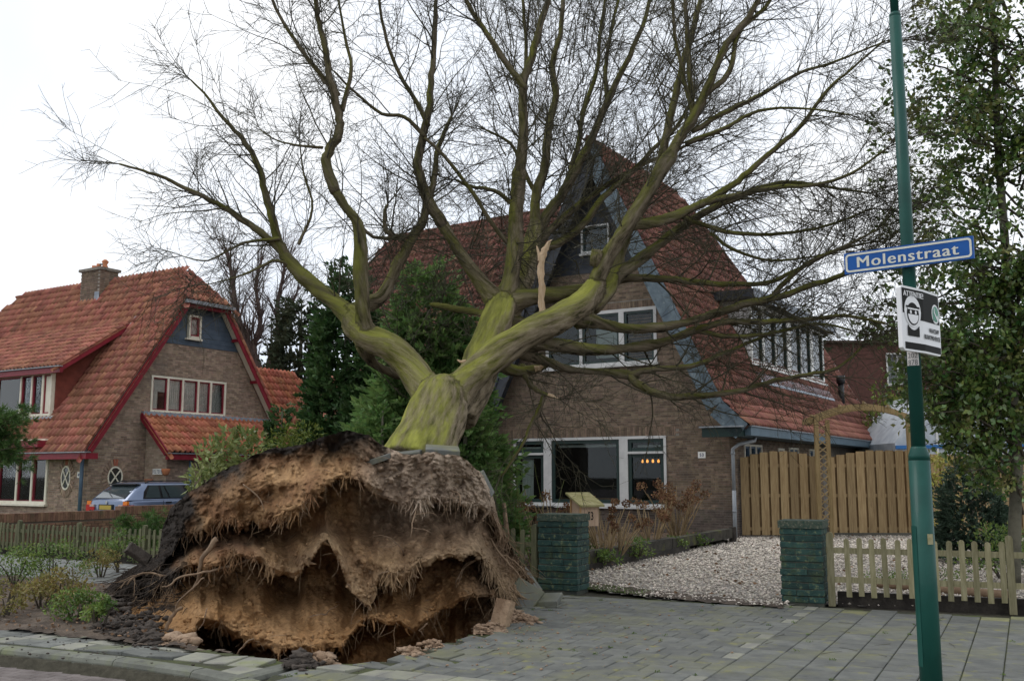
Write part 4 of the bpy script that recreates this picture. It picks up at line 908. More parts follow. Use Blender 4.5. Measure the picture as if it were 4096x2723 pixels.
# ------------------------------------------------------------------ the uprooted tree
def bark_mat(name, dark=1.0, algae=1.0):
    """fissured bark: streaks follow the limb (vector attribute 'bk'), green algae on the weather side"""
    m = bpy.data.materials.new(name); m.use_nodes = True; nt = m.node_tree; N = nt.nodes; L = nt.links
    b = N['Principled BSDF']; b.inputs['Roughness'].default_value = 0.9; b.inputs['Specular IOR Level'].default_value = 0.15
    g = N.new('ShaderNodeNewGeometry'); at_ = N.new('ShaderNodeAttribute'); at_.attribute_name = 'bk'
    def noise(sc, det, src, rough=.62):
        n = N.new('ShaderNodeTexNoise'); n.inputs['Scale'].default_value = sc; n.inputs['Detail'].default_value = det; n.inputs['Roughness'].default_value = rough; L.new(src, n.inputs['Vector']); return n
    n1_ = noise(15, 8, at_.outputs['Vector'], .68); r = N.new('ShaderNodeValToRGB'); e = r.color_ramp.elements
    e[0].position = .36; e[0].color = (.028*dark, .022*dark, .014*dark, 1); e[1].position = .66; e[1].color = (.36*dark, .295*dark, .205*dark, 1); k = e.new(.46); k.color = (.19*dark, .15*dark, .098*dark, 1); L.new(n1_.outputs['Fac'], r.inputs[0])
    dt = N.new('ShaderNodeVectorMath'); dt.operation = 'DOT_PRODUCT'; L.new(g.outputs['Normal'], dt.inputs[0]); dt.inputs[1].default_value = (-.62, -.20, .76)
    n2 = noise(1.5, 5, at_.outputs['Vector']); ad = N.new('ShaderNodeMath'); ad.operation = 'MULTIPLY_ADD'; L.new(n2.outputs['Fac'], ad.inputs[0]); ad.inputs[1].default_value = 2.2; ad.inputs[2].default_value = -1.02
    sm = N.new('ShaderNodeMath'); sm.operation = 'MULTIPLY_ADD'; L.new(dt.outputs['Value'], sm.inputs[0]); sm.inputs[1].default_value = .55; L.new(ad.outputs[0], sm.inputs[2])
    s2 = N.new('ShaderNodeMath'); s2.operation = 'MULTIPLY_ADD'; L.new(n1_.outputs['Fac'], s2.inputs[0]); s2.inputs[1].default_value = -.9; L.new(sm.outputs[0], s2.inputs[2])
    mr = N.new('ShaderNodeMapRange'); mr.inputs[1].default_value = -.60; mr.inputs[2].default_value = .08; mr.inputs[4].default_value = .88 * algae; L.new(s2.outputs[0], mr.inputs[0])
    n3 = noise(6, 6, at_.outputs['Vector']); r3 = N.new('ShaderNodeValToRGB'); r3.color_ramp.elements[0].color = (.085*dark, .088*dark, .022*dark, 1); r3.color_ramp.elements[1].color = (.35*dark, .36*dark, .065*dark, 1); r3.color_ramp.elements[0].position = .36; r3.color_ramp.elements[1].position = .66; L.new(n3.outputs['Fac'], r3.inputs[0])
    x = N.new('ShaderNodeMix'); x.data_type = 'RGBA'; L.new(mr.outputs[0], x.inputs[0]); L.new(r.outputs[0], x.inputs[6]); L.new(r3.outputs[0], x.inputs[7]); L.new(x.outputs[2], b.inputs['Base Color'])
    bp = N.new('ShaderNodeBump'); bp.inputs['Distance'].default_value = .035; bp.inputs['Strength'].default_value = 1.0; L.new(n1_.outputs['Fac'], bp.inputs['Height']); L.new(bp.outputs[0], b.inputs['Normal'])
    ag = N.new('ShaderNodeAttribute'); ag.attribute_name = 'age'; am = N.new('ShaderNodeMapRange'); am.inputs[3].default_value = .54; am.inputs[4].default_value = 1.0; L.new(ag.outputs['Fac'], am.inputs[0])
    sc2 = N.new('ShaderNodeVectorMath'); sc2.operation = 'SCALE'; L.new(x.outputs[2], sc2.inputs[0]); L.new(am.outputs[0], sc2.inputs[3]); L.new(sc2.outputs[0], b.inputs['Base Color'])   # young limbs have darker bark than the old trunk
    MATS[name] = m
def set_bk(me, vec, age):
    g_ = me.attributes.new('age', 'FLOAT', 'POINT'); g_.data.foreach_set('value', np.asarray(age, np.float32).ravel())
    a_ = me.attributes.new('bk', 'FLOAT_VECTOR', 'POINT'); a_.data.foreach_set('vector', np.asarray(vec, np.float32).ravel())
bark_mat('bark')
mat('twig', (0.042, 0.036, 0.022), (0.075, 0.068, 0.036), 2.0, 0.85)
mat('split_wood', (0.50, 0.34, 0.20), (0.62, 0.46, 0.30), 6, 0.8, 0.01, 20, stretch=(6, 6, 1))

TB = at(965, 1050, 12.1)
TREE = thing('fallen_tree', 'uprooted bare tree with mossy forked trunk leaning against the house', 'tree', V3(TB[0], TB[1], 0))
def LP(pts, k=1.0):                           # (x, y, distance, radius in image units) -> polyline in metres
    P = np.array([at(x, y, d) for x, y, d, r in pts]); R = np.array([r * d / 2290.0 * k for x, y, d, r in pts]); return P, R
def smooth_path(P, R, sub=4):
    out, rr_ = [], []; n = len(P)
    for i in range(n - 1):
        p0, p1, p2, p3 = P[max(i-1, 0)], P[i], P[i+1], P[min(i+2, n-1)]
        for k in range(sub):
            t = k / sub; out.append(.5 * ((2*p1) + (-p0+p2)*t + (2*p0-5*p1+4*p2-p3)*t*t + (-p0+3*p1-3*p2+p3)*t**3)); rr_.append(R[i] + (R[i+1]-R[i]) * t)
    out.append(P[-1]); rr_.append(R[-1]); return np.array(out), np.array(rr_)
def ext(pts, d0=None, d1=None):
    """fill in missing distance/radius linearly"""
    out = []; n = len(pts)
    for i, p in enumerate(pts): out.append(p)
    return out
def lin(pts, d0, d1, r0, r1):
    n = len(pts); L_ = [0]
    for a, b in zip(pts[:-1], pts[1:]): L_.append(L_[-1] + math.hypot(b[0]-a[0], b[1]-a[1]))
    return [(x, y, d0 + (d1-d0) * l / L_[-1], r0 + (r1-r0) * (l / L_[-1]) ** .85) for (x, y), l in zip(pts, L_)]
THICK = [
    [(952,1085,12.0,92),(968,1045,12.15,82),(987,1000,12.35,75),(1006,950,12.6,71),(1015,920,12.75,61),(1022,885,12.95,38)],
    [(1006,935,12.75,52),(978,890,12.9,42),(945,842,13.0,39),(900,800,13.0,38),(858,781,13.05,37),(826,758,13.1,34),(805,724,13.25,30)],
    [(1028,940,12.75,55),(1058,895,12.85,46),(1112,845,12.8,41),(1175,795,12.8,38),(1235,757,12.8,37),(1295,728,12.85,35),(1345,695,12.95,34),(1372,655,13.0,26)],
    [(1050,955,12.95,58),(1088,890,13.3,52),(1114,815,13.6,48),(1138,750,13.8,43),(1158,700,14.0,36)],
    [(852,785,13.05,24),(838,715,12.95,21),(832,640,12.9,19.5),(830,560,12.9,20),(822,515,12.9,20),(795,475,12.85,18),(768,430,12.8,17)],
    [(806,732,13.2,30),(772,697,13.35,24),(722,656,13.5,21),(688,628,13.5,20),(655,588,13.5,18)],
    [(812,730,13.25,26),(835,705,13.4,22),(872,690,13.6,21),(895,655,13.7,19),(915,610,13.8,18)],
    [(1155,705,14.0,30),(1178,640,14.15,24),(1187,560,14.2,22),(1190,480,14.25,20),(1196,400,14.3,19)],
    [(1150,705,14.0,30),(1112,655,14.0,22),(1065,590,14.0,19.5),(1015,510,14.0,18)],
    [(1170,720,14.1,36),(1200,660,14.4,32),(1222,585,14.8,28),(1232,520,15.1,22)],
    [(1172,700,14.05,30),(1230,682,14.1,25),(1290,676,14.0,21),(1350,664,13.9,18),(1405,650,13.8,15)],
    [(1360,705,13.05,30),(1392,668,13.2,27),(1412,618,13.4,24),(1424,572,13.5,22),(1448,525,13.6,19)],
    [(1365,668,13.0,25),(1384,622,13.0,23),(1412,570,13.0,22),(1448,515,13.05,20),(1492,442,13.1,19),(1540,362,13.2,17.5)],
    [(1405,655,13.3,19),(1445,620,13.4,17),(1500,575,13.6,15),(1562,528,13.8,13.5)],
    [(1452,522,13.1,17),(1500,513,13.1,15),(1560,495,13.2,14),(1620,468,13.4,12.5)],
    [(1330,738,12.95,22),(1378,742,13.0,17),(1430,756,13.1,16),(1500,756,13.2,15),(1570,745,13.4,14),(1640,724,13.6,13)],
    [(1225,790,12.95,22),(1300,797,13.0,18),(1380,806,13.1,17),(1460,801,13.3,15.5),(1530,786,13.5,14),(1600,760,13.7,12)],
    [(1195,805,13.0,26),(1232,822,13.1,17),(1270,838,13.2,15),(1310,851,13.3,14),(1373,856,13.4,13.5),(1447,864,13.5,13)],
    [(1140,820,13.3,24),(1165,845,13.4,22),(1195,853,13.4,19),(1235,848,13.4,13)],
    [(842,792,13.1,24),(852,826,13.3,17),(880,850,13.5,15),(925,864,13.8,12)],
    [(1145,735,13.9,18),(1095,718,14.1,13),(1050,712,14.3,12),(1010,704,14.5,9)],
    [(1165,745,13.9,18),(1205,742,14.2,14),(1240,755,14.5,11)],
]
LIMBS = [   # continuing limbs: polyline, near/far distance, thick/thin radius
    ([(768,430),(752,380),(760,345),(779,312),(782,275),(770,220),(755,150),(744,90),(732,40),(720,-60)], 12.8, 12.6, 17, 6),
    ([(655,588),(638,545),(622,480),(606,425),(594,380),(572,340),(540,300),(500,255),(470,215),(440,185)], 13.5, 13.4, 16, 2.5),
    ([(650,580),(600,536),(555,503),(500,470),(440,440),(380,411),(330,394),(275,378)], 13.5, 13.2, 12.5, 3),
    ([(915,610),(945,557),(970,518),(985,470),(1000,410),(1010,340),(1040,270)], 13.8, 14.4, 17, 5),
    ([(925,548),(905,543),(888,528),(886,490),(893,470)], 13.9, 13.8, 10, 4),
    ([(1196,400),(1206,300),(1206,195),(1226,130),(1245,60),(1262,0),(1272,-70)], 14.3, 14.6, 18, 8),
    ([(1206,200),(1170,150),(1130,90),(1090,32),(1050,-40)], 14.4, 14.2, 11, 6),
    ([(1210,200),(1212,100),(1206,30),(1200,-60)], 14.45, 14.9, 7, 4),
    ([(1015,510),(982,452),(966,402),(962,368),(976,308),(990,240),(992,190),(1000,120),(1003,40),(1008,-60)], 14.0, 14.2, 18, 5),
    ([(980,320),(1025,360),(1085,440),(1135,515),(1170,560)], 14.0, 14.2, 5, 7),
    ([(985,285),(950,220),(910,150),(885,70),(870,-20)], 14.0, 13.8, 7.5, 4),
    ([(975,310),(930,270),(880,262),(820,215),(770,165)], 14.0, 13.7, 7, 3),
    ([(1232,520),(1236,450),(1255,380),(1262,300),(1280,220),(1272,150),(1290,80),(1300,-40)], 15.1, 16.2, 17, 6),
    ([(1228,560),(1258,500),(1300,440),(1335,375),(1365,315),(1398,235),(1440,150),(1480,60),(1505,-40)], 15.1, 17.0, 18, 5),
    ([(1230,580),(1285,560),(1340,520),(1390,455),(1445,405),(1500,350),(1560,290),(1600,220)], 15.0, 16.6, 14, 4),
    ([(1240,560),(1300,500),(1380,440),(1470,385),(1560,345),(1660,300)], 15.1, 16.8, 13, 3),
    ([(1300,442),(1330,340),(1345,250),(1375,160),(1385,60),(1400,-40)], 16, 17, 10, 4),
    ([(1236,450),(1200,380),(1175,330),(1120,300)], 15.3, 15.3, 8, 3),
    ([(1398,235),(1395,150),(1410,60),(1430,-20)], 16.4, 17, 8, 4),
    ([(1540,362),(1590,282),(1622,220),(1652,148),(1684,88),(1725,40),(1770,-40)], 13.2, 13.4, 17.5, 7),
    ([(1448,525),(1500,440),(1527,350),(1548,250),(1572,150),(1600,60),(1620,-40)], 13.6, 14.2, 17, 7),
    ([(1600,275),(1590,180),(1583,90),(1578,-40)], 13.3, 13.4, 9.5, 6),
    ([(1600,280),(1575,180),(1555,80),(1545,-40)], 13.3, 13.2, 7.5, 4),
    ([(1620,225),(1680,165),(1700,80),(1760,20),(1790,-30)], 13.3, 13.5, 10, 5),
    ([(1600,300),(1680,255),(1760,215),(1840,170),(1930,140),(2040,95)], 13.3, 12.6, 9, 2.5),
    ([(1585,330),(1680,290),(1750,255),(1850,250),(1960,265)], 13.3, 12.6, 8, 2),
    ([(1620,468),(1690,425),(1735,385),(1800,330),(1850,285),(1905,210),(1960,160),(2030,100)], 13.4, 12.6, 12, 2.5),
    ([(1620,466),(1700,450),(1790,432),(1880,425),(1960,400),(2040,345)], 13.4, 12.6, 11, 3),
    ([(1562,528),(1630,485),(1700,455),(1800,420),(1900,430),(2000,445)], 13.8, 13.4, 13, 3),
    ([(1575,500),(1640,525),(1720,540),(1830,535),(1920,515),(2010,480)], 13.6, 13.0, 8, 3),
    ([(1640,540),(1700,580),(1780,600),(1880,590),(1960,570)], 13.8, 13.0, 6, 2),
    ([(1405,650),(1470,640),(1560,645),(1660,655),(1760,652),(1830,625),(1920,580),(2000,560)], 13.8, 13.2, 13, 3),
    ([(1640,724),(1710,702),(1790,686),(1860,660),(1945,632),(2030,592)], 13.6, 12.8, 13, 6),
    ([(1770,690),(1830,630),(1870,600),(1960,560),(2020,530)], 13.5, 12.8, 9, 3),
    ([(1600,760),(1680,740),(1760,742),(1850,735),(1950,728),(2040,745)], 13.7, 13.0, 11, 4),
    ([(1600,762),(1690,775),(1790,765),(1880,745),(1960,760)], 13.7, 13.3, 8, 3),
    ([(1447,864),(1476,888),(1508,904),(1550,914),(1623,909),(1697,900),(1785,877),(1860,862),(1930,848),(1985,800)], 13.5, 13.6, 12.5, 4),
    ([(1447,862),(1515,850),(1590,845),(1642,825),(1700,800),(1785,765),(1850,752)], 13.5, 13.8, 10, 3.5),
    ([(1205,852),(1216,875),(1232,895),(1255,908),(1284,917)], 13.4, 13.2, 13, 2.5),
    ([(1254,910),(1240,945),(1220,985),(1205,1020),(1180,1062),(1152,1100)], 13.3, 13.2, 8, 3),
    ([(740,340),(690,335),(640,325),(600,300)], 12.8, 12.7, 5, 1.5),
    ([(690,630),(640,600),(590,620),(540,640),(480,655)], 13.5, 13.1, 7, 1.5),
    ([(795,475),(830,520),(860,545),(900,550)], 12.9, 13.6, 6, 5),
    ([(790,250),(810,160),(795,90),(780,0)], 12.8, 12.7, 8, 3),
    ([(775,215),(720,150),(680,95),(640,30),(620,-20)], 12.8, 12.6, 9, 4),
    ([(690,560),(720,480),(700,400),(690,330)], 13.2, 13.2, 5, 2),
    ([(640,550),(560,560),(480,600),(420,590)], 13.4, 13.1, 6, 1.5),
    ([(1190,480),(1140,440),(1085,430),(1050,415)], 14.3, 14.2, 8, 4),
    ([(1085,1300),(1085,1300.5)], 13, 13, .1, .1),
]
def nrmv(a): return a / (np.linalg.norm(a, axis=-1, keepdims=True) + 1e-9)
# --- trunk and great forks: one welded body
mb = MB(); trunk_paths = []
for n_, pts in enumerate(THICK):
    P, R = LP(pts, .82 if n_ > 3 else .87 if n_ else 1.0); P, R = smooth_path(P, R, 4); trunk_paths.append((P, R))
    if n_ > 3:                                # let the welded fork taper out inside the limb that carries on from it
        d = nrm(P[-1] - P[-3]); P = np.concatenate([P, [P[-1] + d * .10, P[-1] + d * .2]]); R = np.concatenate([R, [R[-1] * .72, R[-1] * .4]])
    mb.tube(P, R * (1.03 if n_ else 1.0), 14)
src = mb.build('trunk_src', 'bark', origin=(0, 0, 0))
md = src.modifiers.new('r', 'REMESH'); md.mode = 'VOXEL'; md.voxel_size = 0.032; md.use_smooth_shade = True
ms = src.modifiers.new('s', 'SMOOTH'); ms.iterations = 5; ms.factor = 0.5
dg = bpy.context.evaluated_depsgraph_get(); dg.update(); tme = bpy.data.meshes.new_from_object(src.evaluated_get(dg)); bpy.data.objects.remove(src)
nv_ = len(tme.vertices); co = np.empty(nv_ * 3, np.float32); tme.vertices.foreach_get('co', co); co = co.reshape(-1, 3).astype(float)
no = np.empty(nv_ * 3, np.float32); tme.vertices.foreach_get('normal', no); no = no.reshape(-1, 3)
allP = np.concatenate([P for P, R in trunk_paths]); allS = np.concatenate([np.concatenate([[0], np.cumsum(np.linalg.norm(np.diff(P, axis=0), axis=1))]) + 1.7 * k for k, (P, R) in enumerate(trunk_paths)]); allR = np.concatenate([R for P, R in trunk_paths])
near = np.empty(nv_, int)
for i in range(0, nv_, 4000):
    d2 = np.linalg.norm(co[i:i+4000, None] - allP[None], axis=-1) / (allR[None] + .05); near[i:i+4000] = d2.argmin(1)
allT = np.concatenate([nrmv(np.gradient(P, axis=0)) for P, R in trunk_paths]); off_ = co - allP[near]; al_ = (off_ * allT[near]).sum(1)
bk = off_ - allT[near] * al_[:, None] + V3(.3, .2, .93) * ((allS[near] + al_) * .24)[:, None]
co += no * (0.020 * fbm(co * V3(3.2, 3.2, 2.4), 3, 4) + 0.016 * fbm(bk * 9, 4, 8))[:, None]
tme.vertices.foreach_set('co', co.astype(np.float32).ravel()); tme.polygons.foreach_set('use_smooth', [True] * len(tme.polygons)); tme.materials.clear(); tme.materials.append(MATS['bark']); set_bk(tme, bk, np.clip((allR[near] - .09) / .11, 0, 1)); tme.update()
trunk = link('trunk', tme, TREE)
# --- limbs with their twigs
rt = random.Random(21); RT = np.random.default_rng(77)
def rvec():
    v = np.array([rt.gauss(0, 1), rt.gauss(0, 1), rt.gauss(0, 1)]); return v / np.linalg.norm(v)
def wander(p, d, L, n, wig, grav=0.0, up=0.0):
    P = [np.array(p)]; d = nrm(d); st = L / n
    for i in range(n):
        d = nrm(d + rvec() * wig + ZZ * (up - grav * i / n)); P.append(P[-1] + d * st)
    return np.array(P)
def nrmv(a): return a / (np.linalg.norm(a, axis=-1, keepdims=True) + 1e-9)
def bwander(P0, D0, L, m, wig, grav=0.0, up=0.0):
    P = [P0]; d = nrmv(D0); st = (L / m)[:, None]
    for i in range(m):
        d = nrmv(d + nrmv(RT.normal(size=d.shape)) * wig + ZZ * (up - grav * i / m)); P.append(P[-1] + d * st)
    return np.stack(P, 1)
def bsample(P, k, lo=.12):
    n, m = P.shape[:2]; t = RT.uniform(lo, .999, (n, k)) * (m - 1); i = np.minimum(t.astype(int), m - 2); f = (t - i)[..., None]; r = np.arange(n)[:, None]
    p = P[r, i] * (1 - f) + P[r, i + 1] * f; d = nrmv(P[r, i + 1] - P[r, i]); return p.reshape(-1, 3), d.reshape(-1, 3)
def fork(d, a0=.5, a1=1.15):
    s = RT.normal(size=d.shape); s = nrmv(s - d * (s * d).sum(-1, keepdims=True)); a = RT.uniform(a0, a1, (len(d), 1)); return d * np.cos(a) + s * np.sin(a)
def ramp(n, r0, r1, m): return r0[:, None] + (r1 - r0[:, None]) * np.linspace(0, 1, m)[None]
def finer(Q, S_, k1, k2):
    """side twigs and twiglets of a set of branches"""
    p, d = bsample(Q, k1); n = len(p)
    if n == 0: return
    q = bwander(p, fork(d), RT.uniform(.16, .72, n), 4, .24, .10, .02); S_.addb(q, ramp(n, np.full(n, .0042), .0021, 5))
    if k2:
        p, d = bsample(q, k2); n = len(p); q2 = bwander(p, fork(d), RT.uniform(.06, .27, n), 1, .2); S_.addb(q2, ramp(n, np.full(n, .0027), .0015, 2))
def twigs_on(P, R, S_, dens=1.0, k1=9, k2=3, scale=1.0):
    seg = np.linalg.norm(np.diff(P, axis=0), axis=1); tot = seg.sum(); n = max(1, int(tot * dens)); cum = np.concatenate([[0], np.cumsum(seg)])
    l = RT.uniform(.05, 1, n) * tot; i = np.clip(np.searchsorted(cum, l) - 1, 0, len(P) - 2); t = ((l - cum[i]) / (seg[i] + 1e-9))[:, None]
    p = P[i] * (1 - t) + P[i + 1] * t; r = R[i]; d = nrmv(P[i + 1] - P[i]); L = RT.uniform(.45, 1.75, n) * (.75 + np.minimum(r, .06) * 5) * scale
    Q = bwander(p, fork(d), L, 8, .17, .07, .05); S_.addb(Q, ramp(n, np.maximum(np.minimum(r * .42, .017) * RT.uniform(.6, 1, n), .0055), .0026, 9)); finer(Q, S_, k1, k2)
for pts, d0, d1, r0, r1 in LIMBS[:-1]:
    P, R = LP(lin(pts, d0, d1, r0, r1), .80); P, R = smooth_path(P, R, 4)
    P[1:-1] += np.array([rvec() * min(.012, r * .3) for r in R[1:-1]])
    d = nrm(P[0] - P[2]); P = np.concatenate([[P[0] + d * min(.14, 1.15 * R[0])], P]); R = np.concatenate([[R[0] * .9], R])
    nn_ = 10 if r0 > 9 else 7; Rw = R * (1 + .07 * n1(np.arange(len(R)) * .9 + r0 * 7, 5, 2))
    mb = MB(); mb.tube(P, Rw, nn_); lo = mb.build('limb', 'bark', TREE, smooth=True, origin=P[0])
    sl_ = np.concatenate([[0], np.cumsum(np.linalg.norm(np.diff(P, axis=0), axis=1))]); vv = np.array(mb.v).reshape(len(P), nn_, 3); set_bk(lo.data, (vv - P[:, None] + V3(.3, .2, .93) * (sl_ * .24 + r0)[:, None, None]).reshape(-1, 3), np.repeat(np.clip((R - .09) / .11, 0, 1), nn_))
    S_ = Strands(); twigs_on(P, R, S_, 6.2)
    n = 4; Q = bwander(np.repeat(P[-1:], n, 0), np.repeat(nrm(P[-1] - P[-3])[None], n, 0) + nrmv(RT.normal(size=(n, 3))) * .5, RT.uniform(.4, 1.0, n), 8, .14); S_.addb(Q, ramp(n, np.full(n, max(.005, R[-1] * .6)), .0026, 9)); finer(Q, S_, 9, 3)
    S_.build('twigs', 'twig', lo)
S_ = Strands()
for P, R in trunk_paths[4:]: twigs_on(P, R, S_, 2.4)
S_.build('twigs', 'twig', trunk)
# dense far crown between and behind the big stems
S_ = Strands(); n = 240; P0 = np.array([at(rt.uniform(1130, 1640), rt.uniform(30, 620), rt.uniform(15.3, 18.5)) for _ in range(n)]); B0 = np.array([at(1260 + rt.uniform(-60, 60), 600, 15.4) for _ in range(n)])
Q = bwander(P0, P0 - B0, RT.uniform(1.0, 2.2, n), 10, .12); S_.addb(Q, ramp(n, RT.uniform(.008, .017, n), .003, 11)); finer(Q, S_, 13, 3)
n = 46; P0 = np.array([at(rt.uniform(1480, 1960), rt.uniform(380, 860), rt.uniform(13.2, 15.0)) for _ in range(n)]); Q = bwander(P0, V3(.8, .1, .1) + RT.normal(size=(n, 3)) * .45, RT.uniform(.7, 1.8, n), 9, .14, .1); S_.addb(Q, ramp(n, RT.uniform(.005, .011, n), .003, 10)); finer(Q, S_, 12, 3)
n = 60; P0 = np.array([at(rt.uniform(880, 1180), rt.uniform(470, 760), rt.uniform(14.2, 16.5)) for _ in range(n)]); Q = bwander(P0, RT.normal(size=(n, 3)) * .7 + V3(-.3, .3, .2), RT.uniform(.7, 1.7, n), 9, .16); S_.addb(Q, ramp(n, RT.uniform(.005, .012, n), .003, 10)); finer(Q, S_, 12, 3)
S_.build('crown_twigs', 'twig', TREE)
# --- broken ends: pale split wood
def shard(pts, d, rs, name='split_wood'):
    P, R = smooth_path(np.array([at(x, y, d) for x, y in pts]), np.array([r * d / 2290 for r in rs]), 5); v, f = tube_arrays(P, R, 9); v = np.array(v); c_ = np.repeat(P, 9, 0); rag = 1 + .5 * fbm(v * V3(26, 26, 7), 3, 31); v = c_ + (v - c_) * rag[:, None] * V3(1, .6, 1)
    MB().add(v, f).build(name, 'split_wood', TREE)
shard([(1268,558),(1258,572),(1249,590),(1246,620),(1248,650),(1247,690),(1249,725),(1254,748)], 13.55, [1, 6, 8, 7, 8, 6.5, 8, 5]); shard([(1243,600),(1240,580),(1236,566)], 13.55, [5, 3, .6]); shard([(1256,575),(1262,560),(1272,552)], 13.53, [4, 3, .5])
shard([(1232,850),(1246,846),(1256,838)], 13.3, [9, 5, 1]); shard([(1262,908),(1275,913),(1290,919)], 13.15, [4, 3, .6]); shard([(1053,828),(1062,833),(1074,830)], 12.9, [1, 4, 2])
mb = MB(); q = at(1372, 578, 12.95); mb.tube([at(1372, 612, 13.0), at(1374, 590, 12.95), at(1376, 577, 12.95)], [.085, .085, .078], 10); o_ = mb.build('branch_stub', 'bark', TREE, smooth=True); set_bk(o_.data, np.array([tuple(q_.co) for q_ in o_.data.vertices]), np.full(len(o_.data.vertices), .4))

# ------------------------------------------------------------------ root plate: soil torn out of the pavement
attr_mat('root_soil', bump=0.035, bscale=16, dark=0.4)
mat('rootlet_tan', (0.22, 0.145, 0.085), (0.32, 0.225, 0.14), 8, 0.95, vary=0.2)
mat('rootlet_dark', (0.035, 0.026, 0.02), (0.075, 0.055, 0.04), 8, 0.95, vary=0.2)
mat('root_bark', (0.16, 0.105, 0.065), (0.26, 0.18, 0.115), 9, 0.9, 0.01, 30)
RIM = [(236,1364,14.1),(272,1330,13.9),(318,1300,13.6),(366,1276,13.3),(374,1215,13.1),(392,1172,12.9),(440,1128,12.6),(515,1082,12.2),(565,1058,11.9),(620,1036,11.7),(700,1020,11.5),(755,1000,11.35),(800,993,11.3),(850,1004,11.3),(884,1030,11.3),(940,1045,11.3),(1000,1040,11.35),(1062,1050,11.5),(1104,1082,11.7),(1136,1140,12.0),(1150,1200,12.3),(1180,1262,12.7),(1206,1310,13.0),(1240,1362,13.5)]
BOT = [(250,1385,13.7),(290,1405,13.2),(325,1440,12.5),(352,1490,11.6),(378,1510,11.2),(410,1525,11.0),(455,1530,11.0),(520,1540,11.1),(570,1548,11.1),(625,1552,11.1),(700,1556,11.1),(755,1560,11.1),(800,1560,11.1),(850,1556,11.2),(884,1552,11.3),(940,1545,11.4),(1000,1535,11.5),(1050,1515,11.6),(1085,1495,11.7),(1110,1475,11.8),(1130,1455,12.0),(1160,1432,12.3),(1190,1405,12.8),(1232,1378,13.3)]
LEDGE = [   # lower lips of the overhanging layers, across the plate
    [(236,1370),(372,1300),(420,1238),(450,1220),(520,1212),(575,1200),(640,1206),(672,1188),(720,1150),(760,1118),(802,1104),(836,1110),(885,1152),(943,1164),(1010,1154),(1060,1160),(1095,1168),(1134,1186),(1160,1240),(1240,1370)],
    [(236,1375),(372,1345),(430,1310),(500,1300),(560,1290),(600,1292),(636,1326),(678,1330),(715,1298),(752,1252),(777,1296),(800,1345),(844,1396),(872,1340),(900,1335),(930,1352),(968,1300),(1018,1292),(1060,1280),(1090,1268),(1126,1320),(1160,1360),(1240,1376)],
    [(236,1378),(330,1440),(372,1470),(440,1478),(462,1432),(500,1440),(545,1468),(600,1490),(660,1500),(720,1500),(790,1496),(830,1440),(880,1430),(948,1452),(990,1420),(1026,1410),(1070,1380),(1120,1370),(1180,1390),(1240,1378)],
]
def resample(pts, n, seed=0):
    a = np.array(pts, float); l = np.concatenate([[0], np.cumsum(np.hypot(*np.diff(a[:, :2], axis=0).T))]); t = np.linspace(0, l[-1], n); return np.stack([np.interp(t, l, a[:, k]) for k in range(a.shape[1])], -1)
NS, NT = 400, 250
rim = resample(RIM, NS); sx = np.linspace(0, 1, NS)
# bottom points are matched to the rim by the same running parameter
lr = np.concatenate([[0], np.cumsum(np.hypot(*np.diff(np.array(RIM)[:, :2], axis=0).T))]); tr = np.linspace(0, lr[-1], NS)
bot = np.stack([np.interp(tr, lr, np.array(BOT, float)[:, k]) for k in range(3)], -1)
rim[:, 1] += 5.0 * n1(sx * 60, 3, 4) * np.clip((rim[:, 0] - 300) / 100, .3, 1)
TT = np.linspace(0, 1, NT)[None, :]
PX = rim[:, None, 0] * (1 - TT) + bot[:, None, 0] * TT; PY = rim[:, None, 1] * (1 - TT) + bot[:, None, 1] * TT; PD = rim[:, None, 2] * (1 - TT) + bot[:, None, 2] * TT
jag, smo = [], []
for k, L_ in enumerate(LEDGE):
    a = np.array(L_, float); xx = PX
    base = np.interp(xx, a[:, 0], a[:, 1]) + 15 * n1(xx.ravel() / 34, 40 + k, 2).reshape(xx.shape)
    rag = np.clip(n1(xx.ravel() / 55, 80 + k, 2).reshape(xx.shape) + .45, .1, 1.2)      # how ragged the lip is here
    smo.append(base); jag.append(base + rag * (15 * n1(xx.ravel() / 15, 50 + k, 3).reshape(xx.shape) + 13 * np.abs(n1(xx.ravel() / 6.5, 60 + k, 3).reshape(xx.shape))))
for q_ in (jag, smo): q_[1] = np.maximum(q_[1], q_[0] + 14); q_[2] = np.maximum(q_[2], q_[1] + 14)
tops = [rim[:, None, 1] + 0 * PY, jag[0], jag[1], jag[2]]; ends = [jag[0], jag[1], jag[2], bot[:, None, 1] + 14 + 0 * PY]
stop_ = [tops[0], smo[0], smo[1], smo[2]]; send_ = [smo[0], smo[1], smo[2], ends[3]]
amp = [0.52, 0.70, 0.66, 0.30]; start = [0.34, -.42, -.55, -.75]; prot = np.zeros_like(PX); layer = np.full(PX.shape, 3)
edge = np.clip(np.minimum(PX - 250, 1235 - PX) / 170.0, 0.12, 1)
for k in range(4):
    msk = (PY >= tops[k]) & (PY < ends[k]) if k else (PY < ends[0])
    q = np.clip((PY - stop_[k]) / np.maximum(send_[k] - stop_[k], 8), 0, 1.15); pr_ = start[k] + (amp[k] - start[k]) * np.clip(q * 1.1, 0, 1) ** (1.25 if k == 0 else 1.7)
    pr_ = pr_ * (1 if k == 0 else 1) + (.22 * n1(PX.ravel() / 48, 90 + k, 2).reshape(PX.shape)) * np.clip(q, 0, 1); pr_ = pr_ - .16 * np.clip((q - .92) / .2, 0, 1); prot[msk] = (pr_ * edge)[msk]; layer[msk] = k
W = np.stack([PX / 90, PY / 90, PD * 0 + 1.3], -1)
